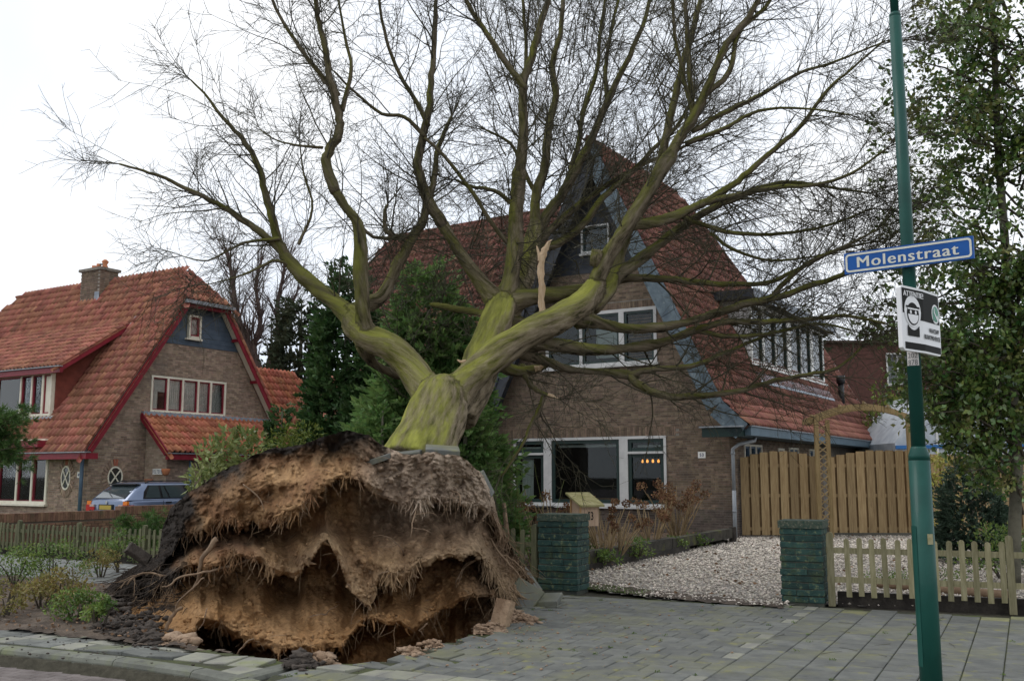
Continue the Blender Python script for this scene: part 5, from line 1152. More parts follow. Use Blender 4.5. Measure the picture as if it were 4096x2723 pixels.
prot += edge * (0.27 * fbm(W * V3(1.5, 1.2, 1), 3, 2) + 0.085 * fbm(W * V3(4.2, 2.6, 1), 3, 12)) + .022 * fbm(W * V3(12, 9, 1), 3, 25) + .075 * (np.abs(fbm(W * V3(7, 7, 1), 3, 45)) - .3) * np.clip((PX - 760) / 120, 0, 1) * np.clip((1230 - PY) / 60, 0, 1) + .05 * (np.abs(fbm(W * V3(9, 8, 1), 3, 47)) - .3)
deep = np.exp(-(((PX - 740) / 130) ** 2 + ((PY - 1345) / 50) ** 2)) * .7 + np.exp(-(((PX - 690) / 150) ** 2 + ((PY - 1225) / 30) ** 2)) * .35 + np.exp(-(((PX - 960) / 90) ** 2 + ((PY - 1490) / 30) ** 2)) * .5 + np.exp(-(((PX - 500) / 42) ** 2 + ((PY - 1475) / 34) ** 2)) * 1.0 + np.exp(-(((PX - 900) / 120) ** 2 + ((PY - 1195) / 28) ** 2)) * .35 + np.exp(-(((PX - 1060) / 60) ** 2 + ((PY - 1400) / 60) ** 2)) * .5
def worley(u, v, seed):
    iu, iv = np.floor(u).astype(int), np.floor(v).astype(int); best = np.full(u.shape, 9.0)
    for du in (-1, 0, 1):
        for dv in (-1, 0, 1):
            a_, b_ = iu + du, iv + dv; z_ = a_ * 0; best = np.minimum(best, np.hypot(a_ + _hash(a_, b_, z_, seed) - u, b_ + _hash(a_, b_, z_ + 5, seed + 3) - v))
    return best
wx, wy = PX / 15 + .6 * fbm(W * 4, 2, 71), PY / 14 + .6 * fbm(W * 4, 2, 72); crumb = np.clip(.75 + 1.2 * fbm(W * 1.4, 3, 73), .15, 1.3) * np.where(layer == 0, 1.2, .75)
prot += crumb * (.062 * (.55 - worley(wx, wy, 5)) + .030 * (.55 - worley(wx * 2.3, wy * 2.3, 9)))
prot -= deep * edge
D_ = PD - prot
sag = 10 * np.clip(prot, 0, 1)
RY = np.stack([(PX * S - PW / 2) / FPX, CP - (PH / 2 - PY * S) / FPX * SP, SP + (PH / 2 - PY * S) / FPX * CP], -1)
RV_ = EYEP + RY * (D_ / RY[..., 1])[..., None]
# soil kinds: black humus along the torn-up verge, pale dry sand at the crown, ochre sand below
fbc = fbm(W * 2.3, 4, 33); hum = np.clip(1.3 - (PY - rim[:, None, 1]) / (34 + 26 * np.clip((620 - PX) / 150, 0, 1) + 22 * np.exp(-((PX - 800) / 70) ** 2)) + .6 * fbc, 0, 1) * np.clip((905 - PX) / 30, 0, 1)
hum = np.maximum(hum, np.clip((418 + .28 * (1400 - PY) * (PY < 1400) - PX + 30 * fbc) / 40, 0, 1) * (PY < 1400 + 20 * fbc))
hum = np.maximum(hum, np.clip((1.0 - np.abs(PY - (1262 - .02 * PX)) / 42 + .5 * fbc), 0, 1) * np.clip((640 - PX) / 80, 0, 1) * .9)
och = V3(0.31, 0.172, 0.075); tan = V3(0.37, 0.225, 0.112); brn = V3(0.19, 0.10, 0.05); pale = V3(0.47, 0.37, 0.28); blk = V3(0.028, 0.022, 0.018); grb = V3(0.26, 0.19, 0.135)
mixn = np.clip(.5 + .8 * fbc, 0, 1)[..., None]; low = np.clip((PY - 1300) / 90, 0, 1)[..., None]
colr = (brn * (1 - mixn) + tan * mixn) * (1 - low) + (och * (1 - mixn * .6) + tan * mixn * .6) * low
rp_ = (np.clip((PX - 800) / 90, 0, 1) * np.clip((1290 - PY) / 130, 0, 1))[..., None]; colr = colr * (1 - rp_) + (pale * mixn + grb * (1 - mixn)) * rp_
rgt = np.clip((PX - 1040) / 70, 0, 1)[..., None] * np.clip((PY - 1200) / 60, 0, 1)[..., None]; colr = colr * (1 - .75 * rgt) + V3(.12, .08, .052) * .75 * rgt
dry = (np.clip((PY - stop_[1]) / np.maximum(send_[1] - stop_[1], 8) - .45, 0, .6) / .6 * (layer == 1) * np.clip((PX - 560) / 100, 0, 1))[..., None]; colr = colr * (1 - .65 * dry) + V3(.43, .315, .195) * .65 * dry     # pale, dried-out root mat
colr = colr * (1 - hum[..., None]) + blk * hum[..., None]
ii = np.arange(NS * NT).reshape(NS, NT); FF = np.stack([ii[:-1, :-1], ii[:-1, 1:], ii[1:, 1:], ii[1:, :-1]], -1).reshape(-1, 4)
# back of the plate: the old ground surface, sloping down behind to the hinge
NB = 26; tb = np.linspace(0, 1, NB)[None, :, None]; rim3 = RV_[:, 0]
back = np.stack([np.interp(sx, [0, .5, 1], [-5.6, -2.2, .5]), np.interp(sx, [0, .25, .5, .75, 1], [14.6, 15.4, 15.8, 15.4, 14.2]), sx * 0 - .1], -1)
BV = rim3[:, None] * (1 - tb) + back[:, None] * tb; BV[..., 2] += (.30 * np.sin(tb[..., 0] * math.pi) * np.clip(rim3[:, 2] / 2, 0, 1)[:, None]); BV += .05 * fbm(BV * 3, 3, 5)[..., None] * V3(0, .3, 1) * np.sin(tb * math.pi)
jj = np.arange(NS * NB).reshape(NS, NB) + NS * NT; FB = np.stack([jj[:-1, :-1], jj[1:, :-1], jj[1:, 1:], jj[:-1, 1:]], -1).reshape(-1, 4)
bc = np.tile(V3(.035, .028, .022), (NS * NB, 1))
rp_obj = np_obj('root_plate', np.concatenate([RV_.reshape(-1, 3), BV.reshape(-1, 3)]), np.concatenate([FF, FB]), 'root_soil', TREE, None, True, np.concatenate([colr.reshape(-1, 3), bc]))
rp_obj['label'] = 'torn root plate of ochre sand and black humus with hanging rootlets'
# rootlets and soil-clad tassels along the ragged lips
ST, SD, CT = Strands(), Strands(), Strands()
def pick_lip(k, n):
    out = []
    msk = n1(np.arange(NS) / 9.0, 300 + k, 3)
    for _ in range(n * 3):
        i = rt.randrange(14, NS - 10)
        if msk[i] + rt.uniform(-.35, .35) < .08: continue
        c_ = np.where(layer[i] == k)[0]
        if len(c_) < 6: continue
        out.append((i, c_[-1] - rt.randrange(0, max(2, len(c_) // 6))))
        if len(out) >= n: break
    return np.array(out)
def hang(ij, L, m, wig, r0, r1, S_, ns=3, fw=.25, colk=None, spread=.3):
    n = len(ij); p = RV_[ij[:, 0], ij[:, 1]] + V3(0, .03, .02); d = np.stack([RT.normal(size=n) * spread, RT.uniform(-fw * 1.6, fw * .3, n), -np.ones(n)], -1)
    q = bwander(p, d, L, m, wig, .12); S_.addb(q, ramp(n, r0, r1, m + 1), ns, None if colk is None else colr[ij[:, 0], ij[:, 1]] * colk)
for k, cnt in ((0, 260), (1, 380), (2, 200)):
    ij = pick_lip(k, cnt); n = len(ij); hang(ij, RT.uniform(.03, .10, n) * RT.choice([.6, 1, 2.2], n, p=[.5, .4, .1]), 4, .45, RT.uniform(.012, .04, n), .004, CT, 6, colk=.95, spread=.7)
    ij = pick_lip(k, cnt // 2); n = len(ij); hang(ij, RT.uniform(.06, .34, n), 6, .38, RT.uniform(.002, .005, n), .0013, ST, 3)
for n_ in range(62):                          # brushes of matted pale rootlets
    k = 1 if n_ % 3 else 0; a_ = pick_lip(k, 1)
    if len(a_) == 0: continue
    ij = np.repeat(a_, 16, 0); ij[:, 0] = np.clip(ij[:, 0] + RT.integers(-5, 6, 16), 5, NS - 6); ij[:, 1] = np.clip(ij[:, 1] - RT.integers(0, 8, 16), 2, NT - 2); hang(ij, RT.uniform(.06, .24, 16), 5, .22, RT.uniform(.006, .016, 16), .002, CT, 5, colk=1.05, spread=.25)
ij = np.stack([RT.integers(5, NS - 5, 520), RT.integers(2, NT - 30, 520)], -1); n = len(ij); p_ = RV_[ij[:, 0], ij[:, 1]]; dk = hum[ij[:, 0], ij[:, 1]] > .4
q = bwander(p_, np.stack([RT.uniform(-.8, .8, n), RT.uniform(-.9, -.1, n), RT.uniform(-.9, .3, n)], -1), RT.uniform(.04, .22, n), 5, .35, .2); rr_ = ramp(n, RT.uniform(.002, .0045, n), .0013, 6); ST.addb(q[~dk], rr_[~dk]); SD.addb(q[dk], rr_[dk])
for n_ in range(330):                         # matted roots of the black verge and the right-hand flank
    left = n_ < 200
    x, y = (rt.uniform(262, 430), rt.uniform(1262, 1400)) if left else (rt.uniform(1110, 1215), rt.uniform(1170, 1385))
    i = int(np.argmin(np.abs(PX[:, 60] - x))); j = int(np.argmin(np.abs(PY[i] - y))); p_ = RV_[i, j] + V3(0, -.02, 0)
    dr = V3(rt.uniform(-1.1, .3), -.25, rt.uniform(-.9, .2)) if left else V3(rt.uniform(-.3, .9), -.3, rt.uniform(-1, 0))
    (SD if left else ST).add(wander(p_, dr, rt.uniform(.12, .5), 7, .3, .1), np.linspace(rt.uniform(.003, .008), .0016, 8))
ST.build('rootlets', 'rootlet_tan', rp_obj); SD.build('rootlets', 'rootlet_dark', rp_obj); CT.build('root_tassels', 'root_soil', rp_obj)
# lumps of soil clinging to the face
CL = []; CF = []; CC = []; kk = 0; ico = np.array([(0,0,1),(.89,0,.45),(.28,.85,.45),(-.72,.53,.45),(-.72,-.53,.45),(.28,-.85,.45),(.72,.53,-.45),(-.28,.85,-.45),(-.89,0,-.45),(-.28,-.85,-.45),(.72,-.53,-.45),(0,0,-1)], float)
icf = np.array([(0,1,2),(0,2,3),(0,3,4),(0,4,5),(0,5,1),(1,6,2),(2,7,3),(3,8,4),(4,9,5),(5,10,1),(2,6,7),(3,7,8),(4,8,9),(5,9,10),(1,10,6),(11,7,6),(11,8,7),(11,9,8),(11,10,9),(11,6,10)])
for n_ in range(1100):
    i, j = rt.randrange(8, NS - 8), rt.randrange(3, NT - 40); r = rt.uniform(.007, .026) * rt.choice((1, 1, 1, 2.0)); CL.append(ico * r * RT.uniform(.6, 1.35, (12, 1)) * V3(1, 1, .8) + RV_[i, j]); CF.append(icf + kk); kk += 12; CC.append(np.tile(colr[i, j], (12, 1)))
np_obj('soil_lumps', np.concatenate(CL), np.concatenate(CF), 'root_soil', rp_obj, 'stuff', True, np.concatenate(CC))
for n_ in range(46):                          # snapped roots of many sizes
    i, j = rt.randrange(20, NS - 20), rt.randrange(25, NT - 45); p_ = RV_[i, j] + V3(0, .06, 0); r0_ = .004 + .016 * rt.random() ** 3; L0 = rt.uniform(.12, .5) + r0_ * 8; Q = wander(p_, V3(rt.uniform(-1, 1), -.55, rt.uniform(-.9, .35)), L0, 9, .3, .12)
    MB().tube(Q, np.linspace(r0_, r0_ * rt.uniform(.2, .7), 10), 6).build('root', 'root_bark', rp_obj, smooth=True)
    if r0_ > .008:
        for q_ in range(3): S_ = Q[rt.randrange(3, 8)]; MB().tube(wander(S_, V3(rt.uniform(-1, 1), -.4, rt.uniform(-1, .3)), L0 * .5, 6, .35, .1), np.linspace(r0_ * .45, .002, 7), 5).build('root', 'root_bark', rp_obj, smooth=True)
def root(pts, d, rs):
    P, R = LP([(x, y, d, r * .55) for (x, y), r in zip(pts, rs)]); P, R = smooth_path(P, R, 5); P[1:] += np.cumsum(np.array([rvec() * .012 for _ in P[1:]]), 0); MB().tube(P, R, 6).build('root', 'root_bark', rp_obj, smooth=True)
root([(590,1280),(540,1300),(480,1312),(430,1322),(400,1340),(380,1345)], 11.0, [7, 6, 5, 4.5, 4, 2]); root([(418,1398),(395,1425),(380,1455),(362,1478)], 11.0, [6, 9, 8, 5])
root([(500,1240),(470,1285),(455,1330),(440,1360)], 11.1, [12, 9, 7, 3]); root([(470,1330),(430,1370),(405,1410)], 10.9, [3, 3, 2]); root([(478,1400),(470,1440),(464,1462)], 10.7, [2.5, 2.5, 1.5]); root([(585,1470),(560,1490),(548,1508)], 10.5, [3, 4, 1.5])
root([(835,1445),(822,1470),(818,1500)], 11.0, [2.5, 2.5, 1.5]); root([(985,1435),(975,1450),(985,1465)], 10.9, [4, 4, 2]); root([(1130,1240),(1160,1285),(1190,1320),(1215,1350)], 12.0, [4, 4, 3, 1.5]); root([(1140,1270),(1180,1290),(1210,1330)], 12.1, [3, 3, 1.5])
root([(800,1345),(840,1390),(850,1415)], 10.9, [7, 9, 2]); root([(700,1150),(660,1190),(640,1215)], 11.1, [3, 2.5, 1]); root([(560,1115),(600,1150),(612,1180)], 11.0, [3, 3, 1])

# loose clods and sand spilled along the broken edge
mat('clod_dark', (0.04, 0.032, 0.026), (0.085, 0.068, 0.055), 8, 0.95, 0.02, 30); mat('clod_sand', (0.25, 0.165, 0.105), (0.35, 0.25, 0.17), 8, 0.95, 0.02, 30)
def clod(c, r, m, parent=None, name='clod', sq=.6):
    n, k = 9, 6; vs = []; fs = []; sd_ = rt.random() * 50
    th = np.linspace(0, math.pi, k); ph = np.linspace(0, 2 * math.pi, n, endpoint=False)
    dirs = np.array([(math.sin(t) * math.cos(f), math.sin(t) * math.sin(f), math.cos(t)) for t in th for f in ph]); rr_ = r * (1 + .45 * fbm(dirs * 1.3 + sd_, 3, 3))
    v = dirs * rr_[:, None] * V3(1.15, 1, sq) + np.array(c); fs = [(i*n + j, (i+1)*n + j, (i+1)*n + (j+1) % n, i*n + (j+1) % n) for i in range(k-1) for j in range(n)]
    return MB().add(v, fs).build(name, m, parent, smooth=True)
def heap(name, pts, n, rng_, m, label, spread=10, mound=.05):
    """crumbs of many sizes on low mounds"""
    V_, F_, k = [], [], 0; c2 = np.array([gnd(x, y) for x, y in pts]); sg_ = .016
    def hgt(x, y): return mound * np.exp(-((c2[:, 0] - x) ** 2 + (c2[:, 1] - y) ** 2) / sg_).max()
    for q in range(n):
        x, y = pts[rt.randrange(len(pts))]; c = gnd(x + rt.gauss(0, spread), y + rt.gauss(0, spread * .3)); r = rng_[0] + (rng_[1] - rng_[0]) * rt.random() ** 4.5
        V_.append(ico * r * RT.uniform(.4, 1.5, (12, 1)) * V3(rt.uniform(.7, 1.6), rt.uniform(.7, 1.3), rt.uniform(.35, .8)) + c + V3(0, 0, r * .2 + hgt(c[0], c[1]))); F_.append(icf + k); k += 12
    for (cx, cy, cz) in c2:
        g_ = np.linspace(-.34, .34, 13); GX, GY = np.meshgrid(g_, g_, indexing='ij'); gz = mound * 1.15 * np.exp(-(GX ** 2 + GY ** 2) / sg_) * (1 + .6 * fbm(np.stack([GX * 9 + cx * 5, GY * 9 + cy * 5, GX * 0], -1), 3, 7)) - .02
        V_.append(np.stack([GX + cx, GY + cy, gz], -1).reshape(-1, 3)); ii_ = np.arange(169).reshape(13, 13); qd = np.stack([ii_[:-1, :-1], ii_[1:, :-1], ii_[1:, 1:], ii_[:-1, 1:]], -1).reshape(-1, 4); qd = qd[(gz.ravel()[qd].max(1) > .004) & ~inpoly((GX + cx).ravel()[qd].mean(1), (GY + cy).ravel()[qd].mean(1), HOLE)]; F_.append(np.concatenate([qd[:, :3], qd[:, [0, 2, 3]]]) + k); k += 169
    o = np_obj(name, np.concatenate(V_), np.concatenate(F_), m, kind='stuff', smooth=False); o['label'] = label; o['category'] = 'soil'; return o
heap('soil_crumbs', [(395,1482),(430,1484),(745,1521)], 420, (.004, .05), 'clod_sand', 'ochre sand crumbs along the broken slabs under the root plate', 12, .05)
heap('soil_crumbs', [(1104,1455),(1165,1432),(1196,1425),(1215,1430),(1140,1450),(1180,1415),(994,1491),(942,1507)], 1300, (.003, .035), 'clod_sand', 'pale sand spilled beside the tilted slabs at the pavement hole', 13, .06)
heap('soil_crumbs', [(250,1420),(280,1440),(310,1450),(300,1468),(340,1462),(350,1480),(245,1455),(270,1400),(330,1430),(690,1530)], 1900, (.003, .055), 'clod_dark', 'black soil clods heaped at the left foot of the root plate', 20, .09)
for x, y, r in ((430,1480,.10),(395,1478,.11),(446,1484,.07)): tag(clod(gnd(x, y) + V3(0, 0, .03), r, 'clod_sand'), 'fist-sized ochre sand clod at the edge of the pit', 'clod', 'sand clods at the edge of the pit')
# ------------------------------------------------------------------ slabs thrown up by the roots
def loose_slab(c, ax, ay, half, th, label, m='paver'):
    ax = nrm(ax); nv = nrm(np.cross(ax, ay)); ay = np.cross(nv, ax); me = slab_mesh('loose_paving_slab', half[0], half[1], th, m, .01)
    v = np.array([tuple(q.co) for q in me.vertices]); mb = MB().add([ax * p[0] + ay * p[1] + nv * p[2] + np.array(c) for p in v], [tuple(p.vertices) for p in me.polygons] + [(3, 2, 1, 0)])
    return tag(mb.build('loose_paving_slab', m), label, 'paving slab')
loose_slab(at(880, 1050, 11.08), V3(.93, -.2, .30), V3(.25, .95, .12), (.15, .20), .06, 'grey paving slab tilted left, lying on top of the root plate')
loose_slab(at(942, 1040, 11.2), V3(.97, 0, .12), V3(.0, .98, .1), (.13, .19), .055, 'grey paving slab between two others on top of the root plate')
loose_slab(at(1020, 1030, 11.3), V3(.97, .1, -.06), V3(0, .97, .15), (.19, .20), .06, 'dark paving slab against the trunk foot on top of the root plate')
loose_slab(at(1124, 1112, 11.75), V3(.45, .1, -.9), V3(.1, .95, .1), (.15, .15), .05, 'paving slab standing on edge against the right flank of the root plate')
loose_slab(at(1205, 1370, 12.6), V3(.80, -.35, -.45), V3(.35, .55, .75), (.19, .19), .065, 'dark paving slab leaning steeply on the right foot of the root plate')
loose_slab(at(1222, 1345, 13.2), V3(.5, .2, -.7), V3(.3, .75, .6), (.2, .15), .06, 'paving slab half hidden behind the steeply leaning slab')
loose_slab(gnd(1256, 1393) + ZZ * .10, V3(.96, -.28, .06), V3(.3, .92, .22), (.185, .165), .065, 'grey paving slab lying nearly flat beside the steeply leaning slab')
loose_slab(gnd(1140, 1440) + ZZ * .14, V3(.25, .2, .95), V3(.55, .8, -.2), (.15, .05), .2, 'narrow paving slab standing upright at the edge of the pit', 'sand')
loose_slab(at(322, 1272, 13.2), V3(.6, .35, -.5), V3(.3, .7, .55), (.16, .07), .09, 'dark brick sticking out of the black soil on the left of the root plate', 'clod_dark')

# ------------------------------------------------------------------ lamp post with its signs
mat('post_green', (0.006, 0.056, 0.044), (0.009, 0.072, 0.056), 3, 0.5, spec=.25, spots=(9, (0.035, 0.07, 0.03), 0.66, 0.85), spots2=(40, (0.15, 0.10, 0.04), 0.74, 0.78), coat=0.08)
mat('sign_blue', (0.006, 0.075, 0.29), (0.008, 0.09, 0.34), 5, 0.5, spec=.25); mat('sign_white', (0.60, 0.60, 0.52), (0.68, 0.68, 0.60), 60, 0.5); mat('board_white', (0.80, 0.80, 0.80), None, rough=0.35); mat('print_black', (0.016, 0.016, 0.014), None, rough=0.6, spec=0.1); mat('print_green', (0.012, 0.22, 0.12), None, rough=0.35); mat('sticker', (0.52, 0.49, 0.47), (0.58, 0.55, 0.52), 8, 0.6); mat('print_grey', (0.10, 0.10, 0.10), None, rough=0.5); mat('sticker_tan', (0.28, 0.25, 0.12), (0.36, 0.33, 0.2), 30, 0.7)
PB = gnd(2146, 1580); PX_, PY_ = PB[0], PB[1]
LPOST = thing('lamp_post', 'dark green steel lamp post on the pavement carrying the street signs', 'lamp post', V3(PX_, PY_, 0))
def pz(y): return at(2100, y, PY_)[2]
def col_(z0, z1, r0, r1=None, n=20): return MB().tube([V3(PX_, PY_, z0), V3(PX_, PY_, z1)], [r0, r1 or r0], n)
col_(-.3, pz(1060), .083, .081).build('base_tube', 'post_green', LPOST, smooth=True)
MB().tube([V3(PX_, PY_, pz(1060)), V3(PX_, PY_, pz(1048)), V3(PX_, PY_, pz(1033)), V3(PX_, PY_, pz(1028))], [.081, .079, .062, .055], 20).build('collar', 'post_green', LPOST, smooth=True)
col_(pz(1032), pz(40), .0545, .047).build('upper_tube', 'post_green', LPOST, smooth=True)
MB().tube([V3(PX_, PY_, pz(42)), V3(PX_, PY_, pz(34)), V3(PX_, PY_, pz(30))], [.047, .046, .036], 20).build('collar', 'post_green', LPOST, smooth=True)
MB().tube([V3(PX_, PY_, pz(32)), V3(PX_, PY_, pz(-220)), V3(PX_, PY_, pz(-420))], [.034, .032, .03], 16).build('top_tube', 'post_green', LPOST, smooth=True)
def curved(z0, z1, a0, a1, r, m, name, n=10):
    an = np.linspace(a0, a1, n); vs = []
    for a in an:
        for z_ in (z0, z1): vs.append(V3(PX_ + r * math.sin(a), PY_ - r * math.cos(a), z_))
    return MB().add(vs, [(2*i, 2*i+2, 2*i+3, 2*i+1) for i in range(n-1)]).build(name, m, LPOST, smooth=True)
FA = -math.atan2(PX_, PY_)                                     # bearing of the face turned to the street
curved(.15, pz(1210), FA - 1.6, FA - .62, .0855, 'post_green', 'service_hatch'); curved(pz(1252), pz(1228), FA + .35, FA + .95, .0842, 'sticker_tan', 'sticker')
nps = curved(pz(1300 - 457), pz(802), FA - 1.0, FA + .75, .0565, 'sticker', 'number_sticker')
def wrap_post(r, zc):
    return lambda s, t: V3(PX_ + r * math.sin(FA - .12 + s / r), PY_ - r * math.cos(FA - .12 + s / r), zc + t)
lettering('number', '202', 'print_grey', nps, None, HU, ZZ, .042, .075, warp=wrap_post(.0585, pz(820))); lettering('number', '878', 'print_grey', nps, None, HU, ZZ, .042, .075, warp=wrap_post(.0585, pz(836)))
# street name sign
SU, SV = frame(39); sc_ = at(2089, 590, PY_ - .09); hw, hh = .505, .089
SGN = thing('street_sign', 'blue enamel street name sign with white border on the green post', 'street sign', sc_)
MB().box(sc_, SU * hw, SV * .012, ZZ * hh).build('plate', 'sign_blue', SGN)
def ringxy(w, h, r, n=6):
    pts = []
    for cx, cy, a0 in ((w - r, h - r, 0), (-w + r, h - r, 90), (-w + r, -h + r, 180), (w - r, -h + r, 270)):
        for k in range(n + 1):
            a = math.radians(a0 + 90 * k / n); pts.append((cx + r * math.cos(a), cy + r * math.sin(a)))
    return pts
o_, i_ = ringxy(hw - .012, hh - .012, .03), ringxy(hw - .028, hh - .028, .018); n = len(o_)
MB().add([sc_ + SU * x + ZZ * y - SV * .0145 for x, y in o_ + i_], [(k, (k + 1) % n, n + (k + 1) % n, n + k) for k in range(n)]).build('border', 'sign_white', SGN)
for k_ in (0, 1, 2): lettering('lettering', 'Molenstraat', 'sign_white', SGN, sc_ - SV * (.0115 + .0006 * k_) + SU * .0035 * (k_ - 1), SU, ZZ, .088, .79, spacing=1.12)
MB().box(V3(PX_, PY_, sc_[2]) * 1, SU * .07, SV * .066, ZZ * .02).build('clamp', 'zinc', SGN)
# neighbourhood-watch board, bent round the post
W1, W2 = .33, .34; WW = W1 + W2; BH = .515; D1, D2 = V3(.78, .626, 0), V3(.69, .724, 0); p0 = at(3606 / S, 1268 / S, 7.66)
def wp(x, y, off=0.0):                                        # x 0..1 across, y 0..1 up
    s = x * WW; b = np.clip((s - W1 + .06) / .12, 0, 1); d = D1 * (1 - b) + D2 * b
    base = p0 + D1 * min(s, W1) + D2 * max(s - W1, 0) + ZZ * (y - .5) * BH; nv = nrm(V3(d[1], -d[0], 0)); return base + nv * off
WB = thing('warning_board', 'bent white and black neighbourhood watch board below the street sign', 'sign', wp(.5, 0))
def strip_shape(name, m, x0, x1, lo, hi, off, n=24, parent=None):
    xs_ = np.linspace(x0, x1, n); vs = []; fs = []
    for x in xs_: vs += [wp(x, lo(x), off), wp(x, hi(x), off)]
    return MB().add(vs, [(2*i, 2*i+2, 2*i+3, 2*i+1) for i in range(n-1)]).build(name, m, parent or WB)
def cst(v): return lambda x: v
vs = []; fs = []; n = 22
for x in np.linspace(0, 1, n): 
    cr = .04; e = min(x, 1 - x); ins = 0 if e > cr else (cr - math.sqrt(max(cr*cr - (cr-e)**2, 0))) * 1.1
    vs += [wp(x, ins, 0), wp(x, 1 - ins, 0), wp(x, 1 - ins, -.035), wp(x, ins, -.035)]
for i in range(n - 1):
    a, b = 4*i, 4*i+4; fs += [(a, b, b+1, a+1), (a+1, b+1, b+2, a+2), (a+2, b+2, b+3, a+3), (a+3, b+3, b, a)]
fs += [(0, 1, 2, 3), (4*n-4, 4*n-1, 4*n-2, 4*n-3)]; BRD = MB().add(vs, fs).build('board', 'board_white', WB)
def circ(cx, cy, r, sg, ar=WW / BH): return lambda x: cy + sg * ar * math.sqrt(max(r * r - (x - cx) ** 2, 0))
def top_lo(x):
    if x < .07: return .58
    return .50 if x > .36 else .62
strip_shape('black_panel', 'print_black', .03, .98, top_lo, cst(.965), .002, 50)
hx_, hy_ = .245, .60
strip_shape('head_halo', 'board_white', hx_ - .185, hx_ + .185, lambda x: circ(hx_, hy_ + .02, .185, -1)(x), circ(hx_, hy_ + .02, .185, 1), .004)
strip_shape('head_outline', 'print_black', hx_ - .135, hx_ + .135, circ(hx_, hy_ - .02, .135, -1), circ(hx_, hy_ - .02, .135, 1), .006)
strip_shape('face', 'board_white', hx_ - .118, hx_ + .118, circ(hx_, hy_ - .02, .118, -1), lambda x: min(circ(hx_, hy_ - .02, .118, 1)(x), hy_ - .03), .008)
strip_shape('hat_band', 'board_white', hx_ - .118, hx_ + .118, cst(hy_ + .045), cst(hy_ + .068), .008)
strip_shape('hat_brim', 'print_black', hx_ - .15, hx_ + .15, cst(hy_ + .07), cst(hy_ + .10), .007)
for s in (-.055, .055): strip_shape('eye', 'board_white', hx_ + s - .022, hx_ + s + .022, circ(hx_ + s, hy_ + .005, .022, -1), circ(hx_ + s, hy_ + .005, .022, 1), .009, 10)
strip_shape('shoulders', 'print_black', hx_ - .13, hx_ + .13, cst(.235), lambda x: .33 + .07 * min(1, (abs(x - hx_) / .12) ** 2), .006)
strip_shape('bottom_bar', 'print_black', .05, .985, cst(.03), cst(.135), .002)
strip_shape('bubble_border', 'board_white', .74, .975, circ(.858, .66, .118, -1), circ(.858, .66, .118, 1), .004)
strip_shape('bubble', 'print_green', .762, .953, circ(.858, .66, .096, -1), circ(.858, .66, .096, 1), .006); strip_shape('bubble_tail', 'print_green', .775, .85, lambda x: .545 + (x - .775) * .25, cst(.63), .0055, 6)
strip_shape('handset', 'board_white', .80, .915, lambda x: .70 - (x - .80) * 1.25 - .02, lambda x: .735 - (x - .80) * 1.15 + (.03 if x < .82 or x > .895 else -.02), .008, 14)
def wtext(body, xc, yc, w, h, m, off=.006):
    for k_ in (0, 1): lettering('lettering', body, m, WB, None, HU, ZZ, h, w, warp=lambda s, t: wp(xc + s + .006 * k_, yc + t, off + .0006 * k_))
wtext('ATTENTIE!', .27, .885, .44, .085, 'board_white'); wtext('WHATSAPP', .78, .375, .30, .07, 'print_black'); wtext('BUURTPREVENTIE', .72, .26, .48, .07, 'print_black')
MB().tube([V3(PX_, PY_, wp(.4, .25)[2]), wp(.40, .25, -.02)], .02, 8).build('bracket', 'zinc', WB); MB().tube([V3(PX_, PY_, wp(.4, .75)[2]), wp(.40, .75, -.02)], .02, 8).build('bracket', 'zinc', WB)

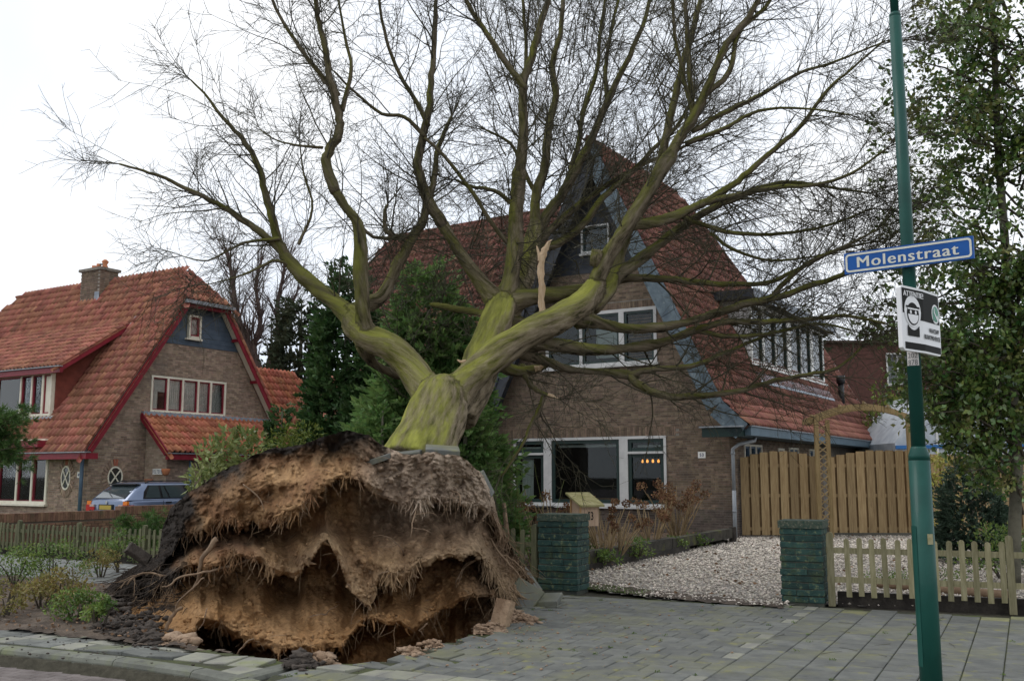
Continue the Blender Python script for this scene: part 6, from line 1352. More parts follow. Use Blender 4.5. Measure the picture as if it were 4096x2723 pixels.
# ------------------------------------------------------------------ gate pillars of painted brick
mat('green_brick', (0.014, 0.042, 0.037), (0.026, 0.066, 0.053), 9, 0.75, 0.012, 45, vary=0.3, spots=(18, (0.17, 0.19, 0.095), 0.57, 0.70), spots2=(5, (0.055, 0.075, 0.03), 0.54, 0.72)); mat('pillar_core', (0.035, 0.045, 0.04), (0.08, 0.08, 0.06), 9, 0.95)
mat('green_brick_cap', (0.03, 0.06, 0.045), (0.09, 0.10, 0.07), 30, 0.9, 0.012, 60, spots=(30, (0.30, 0.29, 0.23), 0.6, 0.75))
def pillar(c, w, d, h, label, seed):
    r = random.Random(seed); T_ = thing('gate_pillar', label, 'pillar', c, 'painted brick gate pillars'); n = 11; ch = (h - .09) / n
    MB().box(c + PU * w / 2 + PV * d / 2 + ZZ * (h / 2 - .05), PU * (w / 2 - .015), PV * (d / 2 - .015), ZZ * (h / 2 + .03)).build('core', 'pillar_core', T_)
    def br(a0, a1, b0, b1, z0, z1):
        p = c + PU * (a0 + a1) / 2 + PV * (b0 + b1) / 2 + ZZ * (z0 + z1) / 2; j = nrm(PU + PV * r.uniform(-.03, .03) + ZZ * r.uniform(-.03, .03)); k = np.cross(ZZ, j)
        ha, hb_, hz = (a1 - a0) / 2 - .004, (b1 - b0) / 2 - .004, (z1 - z0) / 2 - .005; q = .007; vs = []
        for z_, e in ((-hz, q), (-hz + q, 0), (hz - q, 0), (hz, q)):
            vs += [p + j * (x * (ha - e)) + k * (y * (hb_ - e)) + ZZ * z_ + PV * r.uniform(-.002, .002) for x, y in ((-1,-1),(1,-1),(1,1),(-1,1))]
        fs = [(4*l + i, 4*l + (i+1) % 4, 4*l + 4 + (i+1) % 4, 4*l + 4 + i) for l in range(3) for i in range(4)] + [(3,2,1,0),(12,13,14,15)]
        MB().add(vs, fs).build('brick', 'green_brick', T_)
    for k in range(n):
        z0 = .04 + k * ch - .04; z1 = z0 + ch; e = r.uniform(-.008, .008)
        s = (.36 if k % 2 else .64) * w
        br(-e, s, -e, .11, z0, z1); br(s, w + e, -e, .11, z0, z1)
        br(w - .11, w + e, .11, .5 * d + (.06 if k % 2 else -.06), z0, z1); br(w - .11, w + e, .5 * d + (.06 if k % 2 else -.06), d, z0, z1)
        br(-e, .11, .11, d, z0, z1); br(.11, w - .11, d - .1, d, z0, z1)
    MB().box(c + PU * w / 2 + PV * d / 2 + ZZ * (h - .04), PU * (w / 2 + .012), PV * (d / 2 + .012), ZZ * .048).build('cap', 'green_brick_cap', T_)
pillar(PIL, .60, .46, 1.05, 'green painted brick pillar next to the wooden letterbox', 5)
PR = gnd(1800, 1386); pillar(PR, .535, .46, 1.02, 'green painted brick pillar with picket fence running off to the right', 9)

# ------------------------------------------------------------------ picket fences
mat('picket', (0.20, 0.18, 0.095), (0.29, 0.26, 0.155), 6, 0.85, 0.004, 40, vary=0.22, stretch=(6, 6, .7), spots=(5, (0.10, 0.11, 0.045), 0.6, 0.8)); mat('picket_dark', (0.085, 0.085, 0.045), (0.14, 0.14, 0.075), 6, 0.9, 0.004, 40, vary=0.2, stretch=(6, 6, .7)); mat('old_sleeper', (0.022, 0.018, 0.015), (0.05, 0.042, 0.034), 6, 0.9, 0.01, 30)
def picket_mesh(name, w, h, th, m):
    pr_ = [(-w/2, 0), (w/2, 0), (w/2, h - w * .45)] + [(w/2 * math.cos(a), h - w * .45 + w * .45 * math.sin(a)) for a in (math.pi*.25, math.pi*.5, math.pi*.75)] + [(-w/2, h - w * .45)]
    n = len(pr_); v = [(x, -th/2, z_) for x, z_ in pr_] + [(x, th/2, z_) for x, z_ in pr_]; f = [tuple(range(n)), tuple(range(2*n-1, n-1, -1))] + [(i, i + n, (i+1) % n + n, (i+1) % n) for i in range(n)]
    me = bpy.data.meshes.new(name); me.from_pydata(v, [], f); me.materials.append(MATS[m]); me.update(); return me
def picket_fence(label, p, q, sp, w, h, z0, posts, m, rails, group='picket fences along the pavement', skip=()):
    p = np.array(p, float); q = np.array(q, float); d = nrm(q - p); nv = np.cross(ZZ, d); nv = nv if nv[1] < 0 else -nv; L_ = np.linalg.norm(q - p); F_ = thing('picket_fence', label, 'fence', p, group); me = picket_mesh('picket', w, h, .018, m); r = random.Random(4)
    for i in range(int(L_ / sp)):
        a = sp * (i + .8)
        if any(abs(a - b) < w * 1.1 for b in posts) or a > L_: continue
        x = nrm(d + ZZ * r.uniform(-.012, .012)); z_ = nrm(ZZ + d * r.uniform(-.02, .02) + nv * r.uniform(-.02, .02)); x = nrm(x - z_ * (x @ z_)); place_shared('picket', me, F_, p + d * a + nv * .028 + ZZ * (z0 + r.uniform(-.012, .012)), rot_from(x, np.cross(z_, x), z_))
    pm = picket_mesh('post', w * 1.25, h + z0 + .1, .07, m)
    for a in posts: place_shared('post', pm, F_, p + d * a + ZZ * -.03, rot_from(d, np.cross(ZZ, d), ZZ))
    for zr in rails: MB().beam(p + ZZ * zr, p + d * L_ + ZZ * zr, .03, .07).build('rail', m, F_)
    return F_
q0 = PR + PU * .56 + PV * .12; dR = nrm(V3(.925, -.38, 0)); picket_fence('weathered round-topped picket fence beside the green post, right of the driveway', q0, q0 + dR * 6.4, .146, .066, .72, .10, [.05, 2.10, 4.15, 6.2], 'picket', (.30, .66))
tag(MB().beam(q0 + PV * .14 + dR * .1 + ZZ * .03, q0 + PV * .14 + dR * 6.4 + ZZ * .03, .08, .22).build('edging_sleeper', 'old_sleeper'), 'black timber sleeper lying under the right-hand picket fence', 'sleeper')
q0 = PIL - HU * 7.6 + HV * .05; picket_fence('mossy picket fence in front of the lawn, left of the root plate', q0, q0 - HU * 7.6, .142, .066, .55, .06, [1.0, 3.0, 5.0, 7.0], 'picket_dark', (.18, .46))
tag(MB().beam(q0 + HV * .08 + ZZ * .03, q0 - HU * 7.5 + HV * .08 + ZZ * .03, .05, .2).build('edging_board', 'old_sleeper'), 'dark edging board under the mossy left-hand fence', 'board')
q0 = PIL - HU * .02 + HV * .05; picket_fence('short grey run of pickets between the left pillar and the root plate', q0, q0 - HU * 1.3, .145, .07, .78, .06, [.06], 'picket_dark', (.20, .62))

# ------------------------------------------------------------------ timber screen fence with gates, garden arch
mat('fence_wood', (0.275, 0.185, 0.09), (0.385, 0.275, 0.14), 5, 0.8, 0.003, 40, vary=0.2, stretch=(8, 8, .5), spots=(4, (0.12, 0.075, 0.035), 0.62, 0.75)); mat('fence_wood_back', (0.16, 0.098, 0.045), (0.22, 0.14, 0.065), 5, 0.85, vary=0.2, stretch=(8, 8, .5)); mat('arch_wood', (0.24, 0.165, 0.07), (0.33, 0.235, 0.11), 5, 0.8, 0.003, 40, vary=0.12, stretch=(6, 6, .6))
FY = 26.45
def screen(label, x0, x1, top, z0=.06, y=FY, name='screen_fence', slope=0.0):
    F_ = thing(name, label, 'fence', V3(x0, y, 0), 'vertical board screens across the drive'); x = x0; k = 0; yy = lambda x: y + slope * (x - x0)
    while x < x1 - .05:
        w = min(.205, x1 - x); c = x + w / 2; h = top(c); MB().box(V3(c, yy(c) - .03, z0 + h / 2 - z0 / 2), V3(w / 2, 0, 0), V3(0, .011, 0), ZZ * (h - z0) / 2).build('board', 'fence_wood', F_)
        c2 = x + .232
        if c2 < x1: MB().box(V3(c2, yy(c2) + .022, z0 + (top(c2) - .02 - z0) / 2), V3(.07, 0, 0), V3(0, .011, 0), ZZ * (top(c2) - .02 - z0) / 2).build('board', 'fence_wood_back', F_)
        x += .26
    for zr in (.22, 1.08, 1.86): MB().beam(V3(x0, yy(x0), zr), V3(x1, yy(x1), zr), .03, .085).build('rail', 'fence_wood', F_)
    return F_
screen('board gate with bowed top beside the drainpipe', 6.02, 8.12, lambda x: 2.02 + .22 * math.sin(math.pi * min(max((x - 6.02) / 2.1, 0), 1)) ** .7)
screen('board gate with rising top beside the garden arch', 8.30, 10.75, lambda x: 2.02 + .24 * min(1, max(0, (x - 8.3) / 1.1)) ** .6, z0=.12)
screen('pale board fence behind the lamp post and the shrubs', 10.85, 16.2, lambda x: 2.16, y=26.6)
AR = thing('garden_arch', 'timber garden arch with lattice side panel standing at the gates', 'arch', V3(8.0, 25.9, 0))
AP = [V3(7.84, 25.7, 0), V3(8.29, 26.2, 0), V3(10.22, 25.7, 0), V3(10.67, 26.2, 0)]
for p in AP: MB().box(p + ZZ * 1.5, V3(.05, 0, 0), V3(0, .05, 0), ZZ * 1.55).build('post', 'arch_wood', AR)
for a, b in ((0, 1), (2, 3)):
    for k in range(14):
        z_ = .25 + k * .19
        for s in (0, 1): MB().beam(AP[a] + ZZ * (z_ + (.22 if s else 0)), AP[b] + ZZ * (z_ + (0 if s else .22)), .012, .03).build('lattice_slat', 'arch_wood', AR)
for o in (0, .55):
    pts = [V3(7.5 + o * .5 + 3.1 * t, 25.7 + o, 2.95 + .42 * math.sin(math.pi * t)) for t in np.linspace(0, 1, 13)]
    mb = MB()
    for a, b in zip(pts[:-1], pts[1:]): mb.prism([a - ZZ * .07, b - ZZ * .07, b + ZZ * .07, a + ZZ * .07], V3(0, .045, 0))
    mb.build('arch_beam', 'arch_wood', AR)
for t in (.06, .3, .5, .7, .94): p = V3(7.5 + 3.1 * t, 25.6, 3.04 + .42 * math.sin(math.pi * t)); MB().beam(p, p + V3(.33, .75, 0), .05, .07).build('crossbar', 'arch_wood', AR)

# ------------------------------------------------------------------ letterbox on a post
mat('plywood', (0.42, 0.29, 0.20), (0.52, 0.37, 0.26), 4, 0.8, vary=0.05, stretch=(4, 4, 1)); mat('pine_trim', (0.42, 0.25, 0.11), (0.5, 0.31, 0.15), 6, 0.8); mat('mossy_board', (0.24, 0.22, 0.08), (0.38, 0.34, 0.17), 9, 0.9, 0.01, 30)
def letterbox():
    n_ = nrm(V3(.45, -.893, 0)); s_ = V3(.893, .45, 0); c = at(1339, 1212, 15.3); c0 = c.copy(); hw_, dp = .155, .30
    LB = thing('letterbox', 'wooden letterbox with sloping mossy lid and number 53 behind the left pillar', 'letterbox', V3(c[0], c[1], 0)); zb = c[2]
    def q(a, b, z_): return V3(c[0], c[1], 0) + s_ * a - n_ * b + ZZ * z_
    f0, f1, b1 = zb, zb + .29, zb + .44
    MB().prism([q(0, 0, f0), q(0, dp, f0), q(0, dp, b1), q(0, 0, f1)], s_ * 2 * hw_).build('box', 'plywood', LB)
    for a, b, h in ((-.008, -.01, f1), (-.008, dp - .02, b1)): MB().box(q(a, b + .015, (f0 + h) / 2), s_ * .008, n_ * .016, ZZ * (h - f0) / 2).build('corner_trim', 'pine_trim', LB)
    MB().prism([q(-.06, -.08, f1 + .0), q(-.06, dp + .07, b1 + .035), q(-.06, dp + .07, b1 + .065), q(-.06, -.08, f1 + .03)], s_ * (2 * hw_ + .12)).build('lid', 'mossy_board', LB)
    lettering('number', '53', 'print_black', LB, q(hw_ * 1.05, -.004, zb + .155), s_, ZZ, .125, .10, bold=.01)
    MB().box(q(hw_, dp * .6, zb / 2 - .06), s_ * .05, n_ * .05, ZZ * (zb / 2 + .04)).build('post', 'picket_dark', LB)
letterbox()

# ------------------------------------------------------------------ sleepers edging the flower bed, bird bath, edging log
mat('mossy_sleeper', (0.024, 0.021, 0.016), (0.058, 0.052, 0.038), 5, 0.9, 0.01, 30, spots=(2.2, (0.10, 0.11, 0.02), 0.56, 0.68))
pa, pb = V3(1.12, 17.2, 0), V3(5.38, 24.75, 0); dd = nrm(pb - pa); LL = np.linalg.norm(pb - pa); cuts = [0, 2.0, 4.3, LL - .25]; rel = ('beside the letterbox', 'between two other sleepers by the hydrangeas', 'at the far end by the house wall')
for k, (a, b) in enumerate(zip(cuts[:-1], cuts[1:])): tag(MB().beam(pa + dd * (a + .01) + ZZ * .20, pa + dd * (b - .02) + ZZ * (.20 + .01 * k), .2, .22).build('railway_sleeper', 'mossy_sleeper'), 'mossy black timber sleeper edging the flower bed, ' + rel[k], 'sleeper')
tag(MB().beam(pa + dd * .1 + ZZ * .03 + V3(.06, -.03, 0), pa + dd * 5.2 + ZZ * .03 + V3(.06, -.03, 0), .14, .14).build('edging_board', 'old_sleeper'), 'dark lower edging board at the foot of the bed sleepers', 'board')
tag(MB().tube([pb - dd * .12 + V3(.05, -.05, 0) + ZZ * -.05, pb - dd * .12 + V3(.05, -.05, 0) + ZZ * .36], .09, 10).build('edging_post', 'old_sleeper'), 'short black post at the far end of the bed sleepers', 'post')
GB = [(0.95, 14.75), (1.05, 17.2), (5.3, 24.6), tuple(h53(-.1, -.05, 0)[:2]), tuple(h53(-9, -.05, 0)[:2]), tuple((PIL - HU * 6 + HV * 1)[:2]), tuple((PIL - HU * .2 + HV * .3)[:2])]
mat('bed_soil', (0.045, 0.032, 0.022), (0.10, 0.07, 0.045), 5, 0.95, 0.03, 20, spots=(14, (0.15, 0.085, 0.05), 0.58, 0.66)); sheet('flower_bed', GB, .05, 'bed_soil', .2, hole=False, amp=.10)
q = V3(.42, 19.2, 0); BB = thing('bird_bath', 'dark shallow bird bath dish on a stem in front of the window', 'bird bath', q); mat('dark_stone', (0.03, 0.03, 0.028), (0.05, 0.05, 0.045), 8, 0.8)
zt = at(1222, 1166, 19.2)[2]; MB().tube([q + ZZ * (zt - .09), q + ZZ * (zt - .03), q + ZZ * zt, q + ZZ * (zt - .02)], [.08, .30, .44, .40], 20).build('dish', 'dark_stone', BB, smooth=True); MB().tube([q, q + ZZ * (zt - .06)], [.1, .05], 10).build('stem', 'dark_stone', BB, smooth=True)
mat('log', (0.20, 0.13, 0.08), (0.28, 0.19, 0.12), 6, 0.9); tag(MB().tube([gnd(2020, 1352) + ZZ * .05, gnd(2110, 1360) + ZZ * .05, gnd(2330, 1380) + ZZ * .05], .06, 10).build('edging_log', 'log', smooth=True), 'round brown edging log in the bed behind the right fence', 'log')

# ------------------------------------------------------------------ low brick wall along the neighbour's drive
mat('wall_brick', (0.145, 0.075, 0.05), (0.20, 0.11, 0.072), 8, 0.9, 0.004, 60, vary=0.28, hue=.01, spots=(3, (0.08, 0.08, 0.05), 0.6, 0.8)); mat('wall_mortar', (0.10, 0.075, 0.06), None)
DW = thing('garden_wall', 'low brown brick wall with upright coping bricks in front of the parked car', 'wall', h49(4.6, -7, 0))
def dwall(v0, v1, h, label=None):
    MB().box(h49(4.72, (v0 + v1) / 2, h / 2 - .11), HU * .1, HV * (v1 - v0) / 2, ZZ * (h / 2 - .10)).build('wall_core', 'wall_mortar', DW); bm_ = MB()
    k = 0; z_ = .0
    while z_ < h - .26:
        a = v0 + (.1 if k % 2 else 0)
        while a < v1 - .1: bm_.box(h49(4.826, a + .1, z_ + .031), HU * .008, HV * .096, ZZ * .026); a += .21
        z_ += .0625; k += 1
    bm_.build('bricks', 'wall_brick', DW, kind='stuff'); me = None; a = v0
    while a < v1 - .03:
        if me is None: me = MB().box(V3(0, 0, 0), HU * .115, HV * .0285, ZZ * .10).build('coping_brick', 'wall_brick', DW, origin=(0, 0, 0)); me.location = Vector(h49(4.72, a + .03, h - .10)) - WO[DW.name]
        else: copy_obj(me, DW, Vector(h49(4.72, a + .03, h - .10 + random.uniform(-.003, .003))) - WO[DW.name])
        a += .064
dwall(-7.0, -2.4, .74); dwall(-2.4, 3.0, .83)

# ------------------------------------------------------------------ parked estate car
mat('car_paint', (0.115, 0.15, 0.235), (0.13, 0.17, 0.26), 2, 0.28, metal=0.45, coat=0.6); mat('car_black', (0.012, 0.012, 0.013), None, rough=0.35); mat('car_glass', (0.05, 0.065, 0.07), None, rough=0.05, spec=0.9, coat=.5); mat('tail_red', (0.42, 0.012, 0.010), None, rough=0.2, coat=.5); mat('tail_amber', (0.75, 0.20, 0.02), None, rough=0.2, coat=.5); mat('plate_yellow', (0.42, 0.30, 0.05), None, rough=.5); mat('tyre', (0.015, 0.015, 0.015), None); mat('rim', (0.45, 0.46, 0.48), None, rough=.35, metal=.7); mat('tail_clear', (.5, .35, .33), None, rough=.2)
cu_, cv_ = 2.55, -1.15
def K(x, y, z_): return h49(cu_ + x, cv_ + y, z_)
CAR = thing('parked_car', 'silver blue estate car parked beside the neighbouring house', 'car', K(0, 2.2, 0))
def car():
    st = [(0, .70, .90, .42), (.04, .80, .93, .30), (.25, .855, .945, .22), (.9, .87, .945, .2), (2.2, .87, .945, .2), (3.2, .865, .93, .2), (3.9, .84, .84, .2), (4.3, .78, .76, .25), (4.46, .62, .62, .35)]
    prof = lambda hw_, zt_, zb_: [(0, zb_), (hw_ * .86, zb_), (hw_ * .97, zb_ + .18 * (zt_ - zb_)), (hw_, zb_ + .5 * (zt_ - zb_)), (hw_ * .985, zb_ + .72 * (zt_ - zb_)), (hw_ * .96, zb_ + .90 * (zt_ - zb_)), (hw_ * .91, zt_ - .012), (hw_ * .80, zt_), (0, zt_ + .012)]
    vs = []; n = 17
    for y, hw_, zt_, zb_ in st:
        p = prof(hw_, zt_, zb_); full = p + [(-a, b) for a, b in p[-2:0:-1]]; n = len(full); vs += [K(a, y, b) for a, b in full]
    fs = [(i*n + j, i*n + (j+1) % n, (i+1)*n + (j+1) % n, (i+1)*n + j) for i in range(len(st)-1) for j in range(n)] + [tuple(range(n))[::-1], tuple(range((len(st)-1)*n, len(st)*n))]
    MB().add(vs, fs).build('body', 'car_paint', CAR, smooth=True)
    # cabin shell: rings from belt line to roof
    ring = lambda y0, y1, hw_, z_: [(-hw_ + .06, y0), (hw_ - .06, y0), (hw_, y0 + .1), (hw_, y1 - .2), (hw_ - .1, y1), (-hw_ + .1, y1), (-hw_, y1 - .2), (-hw_, y0 + .1)]
    lv = [(.05, 3.32, .80, .93), (.33, 2.95, .735, 1.16), (.60, 2.52, .66, 1.345), (.72, 2.35, .60, 1.395), (1.0, 2.1, .40, 1.415)]; vs = []
    for y0, y1, hw_, z_ in lv: vs += [K(a, b, z_) for a, b in ring(y0, y1, hw_, z_)]
    fs = [(i*8 + j, i*8 + (j+1) % 8, i*8 + 8 + (j+1) % 8, i*8 + 8 + j) for i in range(len(lv)-1) for j in range(8)] + [tuple(range((len(lv)-1)*8, len(lv)*8))]
    MB().add(vs, fs).build('cabin', 'car_paint', CAR, smooth=True)
    def sp(s, y, z_, o=.012):
        t = (z_ - .93) / (1.345 - .93); return K(s * (.80 + (.66 - .80) * t + o + (.010 if .2 < t < .8 else .004)), y, z_)
    for s in (1, -1):
        MB().poly([sp(s, .56, .965, .008), sp(s, 3.10, .965, .008), sp(s, 2.62, 1.20, .008), sp(s, 2.40, 1.335, .008), sp(s, .78, 1.335, .008), sp(s, .62, 1.16, .008)], flip=s < 0).build('window_surround', 'car_black', CAR)
        for b0, b1, t0, t1 in ((.62, 1.14, .83, 1.12), (1.22, 1.42, 1.19, 1.28), (1.47, 2.13, 1.33, 1.94), (2.22, 3.02, 2.04, 2.36)):
            MB().poly([sp(s, b0, .985, .02), sp(s, b1, .985, .02), sp(s, (b1 + t1) / 2, 1.155, .02), sp(s, t1, 1.32, .02), sp(s, t0, 1.32, .02), sp(s, (b0 + t0) / 2, 1.155, .02)], flip=s < 0).build('side_window', 'car_glass', CAR)
        for y in (1.38, 2.35): MB().box(K(s * .862, y, .86), HU * .014, HV * .09, ZZ * .016).build('door_handle', 'car_black', CAR)
        for y in (1.19, 2.16): MB().box(K(s * .868, y, .65), HU * .004, HV * .004, ZZ * .26).build('door_gap', 'car_black', CAR)
        MB().tube([K(s * .60, .75, 1.40), K(s * .60, .9, 1.445), K(s * .60, 1.6, 1.455), K(s * .60, 2.2, 1.44), K(s * .60, 2.4, 1.38)], .016, 6).build('roof_rail', 'car_black', CAR, smooth=True)
        MB().tube([K(s * .84, 2.92, .99), K(s * .92, 2.94, 1.02), K(s * 1.0, 2.96, 1.02)], [.03, .075, .06], 8).build('mirror', 'car_black', CAR, smooth=True)
        tl = MB(); tl.prism([K(s * .60, -.012, .60), K(s * .80, .02, .60), K(s * .868, .14, .62), K(s * .868, .20, .80), K(s * .80, .06, .80), K(s * .60, -.004, .78)], ZZ * .001 + HV * .03); tl.build('tail_light', 'tail_red', CAR)
        MB().box(K(s * .78, .028, .855), HU * .085, HV * .035, ZZ * .05).build('indicator', 'tail_amber', CAR); MB().box(K(s * .62, -.008, .70), HU * .10, HV * .02, ZZ * .045).build('tail_lamp', 'tail_red', CAR); MB().box(K(s * .62, -.01, .78), HU * .09, HV * .02, ZZ * .03).build('reversing_light', 'tail_clear', CAR)
        MB().box(K(s * .79, .02, .71), HU * .08, HV * .05, ZZ * .09).build('tail_lamp', 'tail_red', CAR)
        for y in (.85, 3.55):
            w = MB().tube([K(s * .66, y, .31), K(s * .875, y, .31)], .31, 22).build('wheel', 'tyre', CAR); MB().tube([K(s * .87, y, .31), K(s * .885, y, .31)], .2, 18).build('rim', 'rim', w)
            MB().tube([K(s * .872, y + .37 * math.cos(a), .31 + .37 * math.sin(a)) for a in np.linspace(0, math.pi, 12)], .018, 6).build('wheel_arch', 'car_paint', CAR, smooth=True)
    MB().poly([K(-.64, .085, .985), K(.64, .085, .985), K(.60, .32, 1.17), K(.52, .565, 1.325), K(-.52, .565, 1.325), K(-.60, .32, 1.17)]).build('rear_window', 'car_glass', CAR)
    MB().prism([K(-.62, .60, 1.335), K(.62, .60, 1.335), K(.58, .46, 1.345), K(-.58, .46, 1.345)], ZZ * .03).build('spoiler', 'car_black', CAR)
    MB().poly([K(.66, 3.24, .98), K(-.66, 3.24, .98), K(-.52, 2.60, 1.34), K(.52, 2.60, 1.34)]).build('windscreen', 'car_glass', CAR)
    MB().box(K(0, -.02, .74), HU * .30, HV * .02, ZZ * .075).build('plate_recess', 'car_black', CAR); MB().box(K(0, -.035, .735), HU * .25, HV * .012, ZZ * .055).build('number_plate', 'plate_yellow', CAR)
    MB().disc(K(0, -.012, .87), -HV, .045, 16, th=.012).build('badge', 'rim', CAR); MB().box(K(0, .0, .45), HU * .76, HV * .06, ZZ * .12).build('bumper', 'car_paint', CAR)
    MB().tube([K(.05, .12, 1.02), K(-.22, .22, 1.12)], .012, 5).build('wiper', 'car_black', CAR)
car()
# ------------------------------------------------------------------ vegetation
def leaf_mat(name, c1, c2, vary=.35, rough=.5, hue=.02, scale=3, spec=.35, trans=.25):
    m = mat(name, c1, c2, scale, rough, vary=vary, hue=hue, spec=spec); nt = m.node_tree; N = nt.nodes; L = nt.links; b = N['Principled BSDF']
    t = N.new('ShaderNodeBsdfTranslucent'); src = b.inputs['Base Color'].links[0].from_socket; L.new(src, t.inputs[0]); x = N.new('ShaderNodeMixShader'); x.inputs[0].default_value = trans
    L.new(b.outputs[0], x.inputs[1]); L.new(t.outputs[0], x.inputs[2]); L.new(x.outputs[0], N['Material Output'].inputs[0]); return m
leaf_mat('leaf_holly', (0.06, 0.12, 0.03), (0.18, 0.255, 0.06), .45, .28, .03, spec=.6); leaf_mat('leaf_holly_gold', (0.13, 0.15, 0.04), (0.26, 0.26, 0.09), .3, .35)
leaf_mat('leaf_rhodo', (0.14, 0.18, 0.05), (0.30, 0.33, 0.12), .3, .4, .02); leaf_mat('leaf_cypress', (0.09, 0.17, 0.045), (0.17, 0.27, 0.08), .35, .6, .02, 1.5, trans=.4); leaf_mat('leaf_cypress_dark', (0.03, 0.07, 0.02), (0.065, 0.125, 0.035), .4, .7, .02, 1.5)
leaf_mat('leaf_yellowgreen', (0.10, 0.14, 0.02), (0.19, 0.22, 0.04), .35, .6, .02); leaf_mat('leaf_pieris', (0.075, 0.14, 0.03), (0.19, 0.26, 0.06), .4, .5, .025); leaf_mat('leaf_pieris_red', (0.16, 0.145, 0.045), (0.31, 0.25, 0.075), .35, .5, .03)
leaf_mat('leaf_pine', (0.05, 0.11, 0.025), (0.11, 0.19, 0.05), .35, .6, .02); leaf_mat('leaf_spruce', (0.035, 0.062, 0.04), (0.07, 0.11, 0.07), .35, .6, .02); leaf_mat('leaf_euonymus', (0.24, 0.24, 0.04), (0.42, 0.38, 0.09), .4, .5, .03); leaf_mat('leaf_far', (0.03, 0.042, 0.022), (0.055, 0.068, 0.034), .3, .8)
leaf_mat('flower_dry', (0.13, 0.065, 0.032), (0.25, 0.14, 0.07), .4, .9, .02, trans=.15); mat('stem_dry', (0.24, 0.17, 0.09), (0.34, 0.25, 0.14), 6, .9, vary=.2); mat('stem_dark', (0.05, 0.04, 0.03), (0.09, 0.075, 0.05), 6, .9); mat('trunk_grey', (0.075, 0.07, 0.05), (0.13, 0.12, 0.085), 5, .9, .01, 20); mat('trunk_red', (0.075, 0.052, 0.045), (0.12, 0.085, 0.07), 5, .9)
def leaves(P, Dv, ln, wd, rng, fold=.25, curl=.15):
    """P bases, Dv directions, per-leaf length and width: folded diamond leaves"""
    n = len(P); Dv = nrmv(Dv); r = rng.normal(size=(n, 3)); s = nrmv(np.cross(Dv, r)); u = np.cross(s, Dv); ln = np.broadcast_to(ln, (n,))[:, None]; wd = np.broadcast_to(wd, (n,))[:, None]
    mid = P + Dv * ln * .48; V_ = np.stack([P, mid + s * wd + u * wd * fold, P + Dv * ln - u * ln * curl, mid - s * wd + u * wd * fold], 1).reshape(-1, 3)
    F_ = np.array([[0, 1, 2, 3]]) + (np.arange(n) * 4)[:, None]; return V_, F_
class Leafage:
    def __init__(s, seed=1): s.V, s.F, s.k, s.r = [], [], 0, np.random.default_rng(seed)
    def put(s, P, Dv, ln, wd, **kw):
        V_, F_ = leaves(P, Dv, ln, wd, s.r, **kw); s.V.append(V_); s.F.append(F_ + s.k); s.k += len(V_)
    def clump(s, c, rad, n, ln, wd, up=.2, out=.8, flat=1.0, **kw):
        d = nrmv(s.r.normal(size=(n, 3))); q = d * (s.r.random((n, 1)) ** .45) * np.array(rad) * np.array([1, 1, flat]); s.put(np.array(c) + q, d * out + V3(0, 0, up) + s.r.normal(size=(n, 3)) * .45, ln * s.r.uniform(.7, 1.2, n), wd * s.r.uniform(.7, 1.2, n), **kw)
    def sprays(s, P, Dv, ln, wd, k=7, droop=0.25):
        """flat feathery sprays: a rachis of k pairs of scale-leaf fingers"""
        n = len(P); Dv = nrmv(Dv); r = s.r.normal(size=(n, 3)) + V3(0, 0, 1.2); sd = nrmv(np.cross(Dv, r)); L_ = np.broadcast_to(ln, (n,))[:, None]
        for i in range(k):
            t = i / k; b = P + Dv * L_ * t - V3(0, 0, 1) * droop * L_ * t * t
            for sg in (-1, 1): s.put(b, Dv * .8 + sd * sg * .75 + s.r.normal(size=(n, 3)) * .12, L_[:, 0] * (.55 - .38 * t), wd, fold=.1, curl=.2)
        s.put(P + Dv * L_ * .8 - V3(0, 0, 1) * droop * L_ * .64, Dv, L_[:, 0] * .35, wd)
    def build(s, name, m, parent=None, kind='stuff'):
        return np_obj(name, np.concatenate(s.V), np.concatenate(s.F), m, parent, kind)
RL = np.random.default_rng(12)
def stems(parent, base, n, h, spread, r0, m, name='stems', seed=0, lean=None):
    S_ = Strands(); tips = []
    for k in range(n):
        a = rt.uniform(0, 6.28); d = V3(math.cos(a) * spread, math.sin(a) * spread, 1); Q = wander(np.array(base) + V3(math.cos(a), math.sin(a), 0) * .04, d, h * rt.uniform(.65, 1.1), 6, .12); S_.add(Q, np.linspace(r0, r0 * .45, 7), 5); tips.append(Q)
    S_.build(name, m, parent, None); return tips
def conifer(name, label, cat, base, h, rad, n, m, ln, wd, z0=.05, group=None, shape=1.0, seed=3, lean=0.0, k=5, tm='trunk_grey', wob=.25):
    T_ = thing(name, label, cat, base, group); MB().tube([np.array(base), np.array(base) + ZZ * h * .6, np.array(base) + ZZ * h * .96], [h * .018 + .02, h * .012 + .01, .01], 8).build('trunk', tm, T_, smooth=True)
    L_ = Leafage(seed); r = L_.r; t = z0 + (1 - z0) * (1 - np.sqrt(r.random(n))) ; a = r.uniform(0, 2 * math.pi, n); prof = rad * (np.clip(1 - t, 0, 1) ** shape) * (1 + wob * n1(a * 1.3 + t * 9, seed, 3)) ; rr_ = prof * (.55 + .45 * r.random(n) ** .4)
    P = np.stack([np.cos(a) * rr_, np.sin(a) * rr_, t * h], -1) + np.array(base); Dv = np.stack([np.cos(a), np.sin(a), .55 + 0 * a], -1) + r.normal(size=(n, 3)) * .3
    L_.sprays(P, Dv, ln * r.uniform(.7, 1.25, n), wd, k=k); L_.build('crown', m, T_); return T_
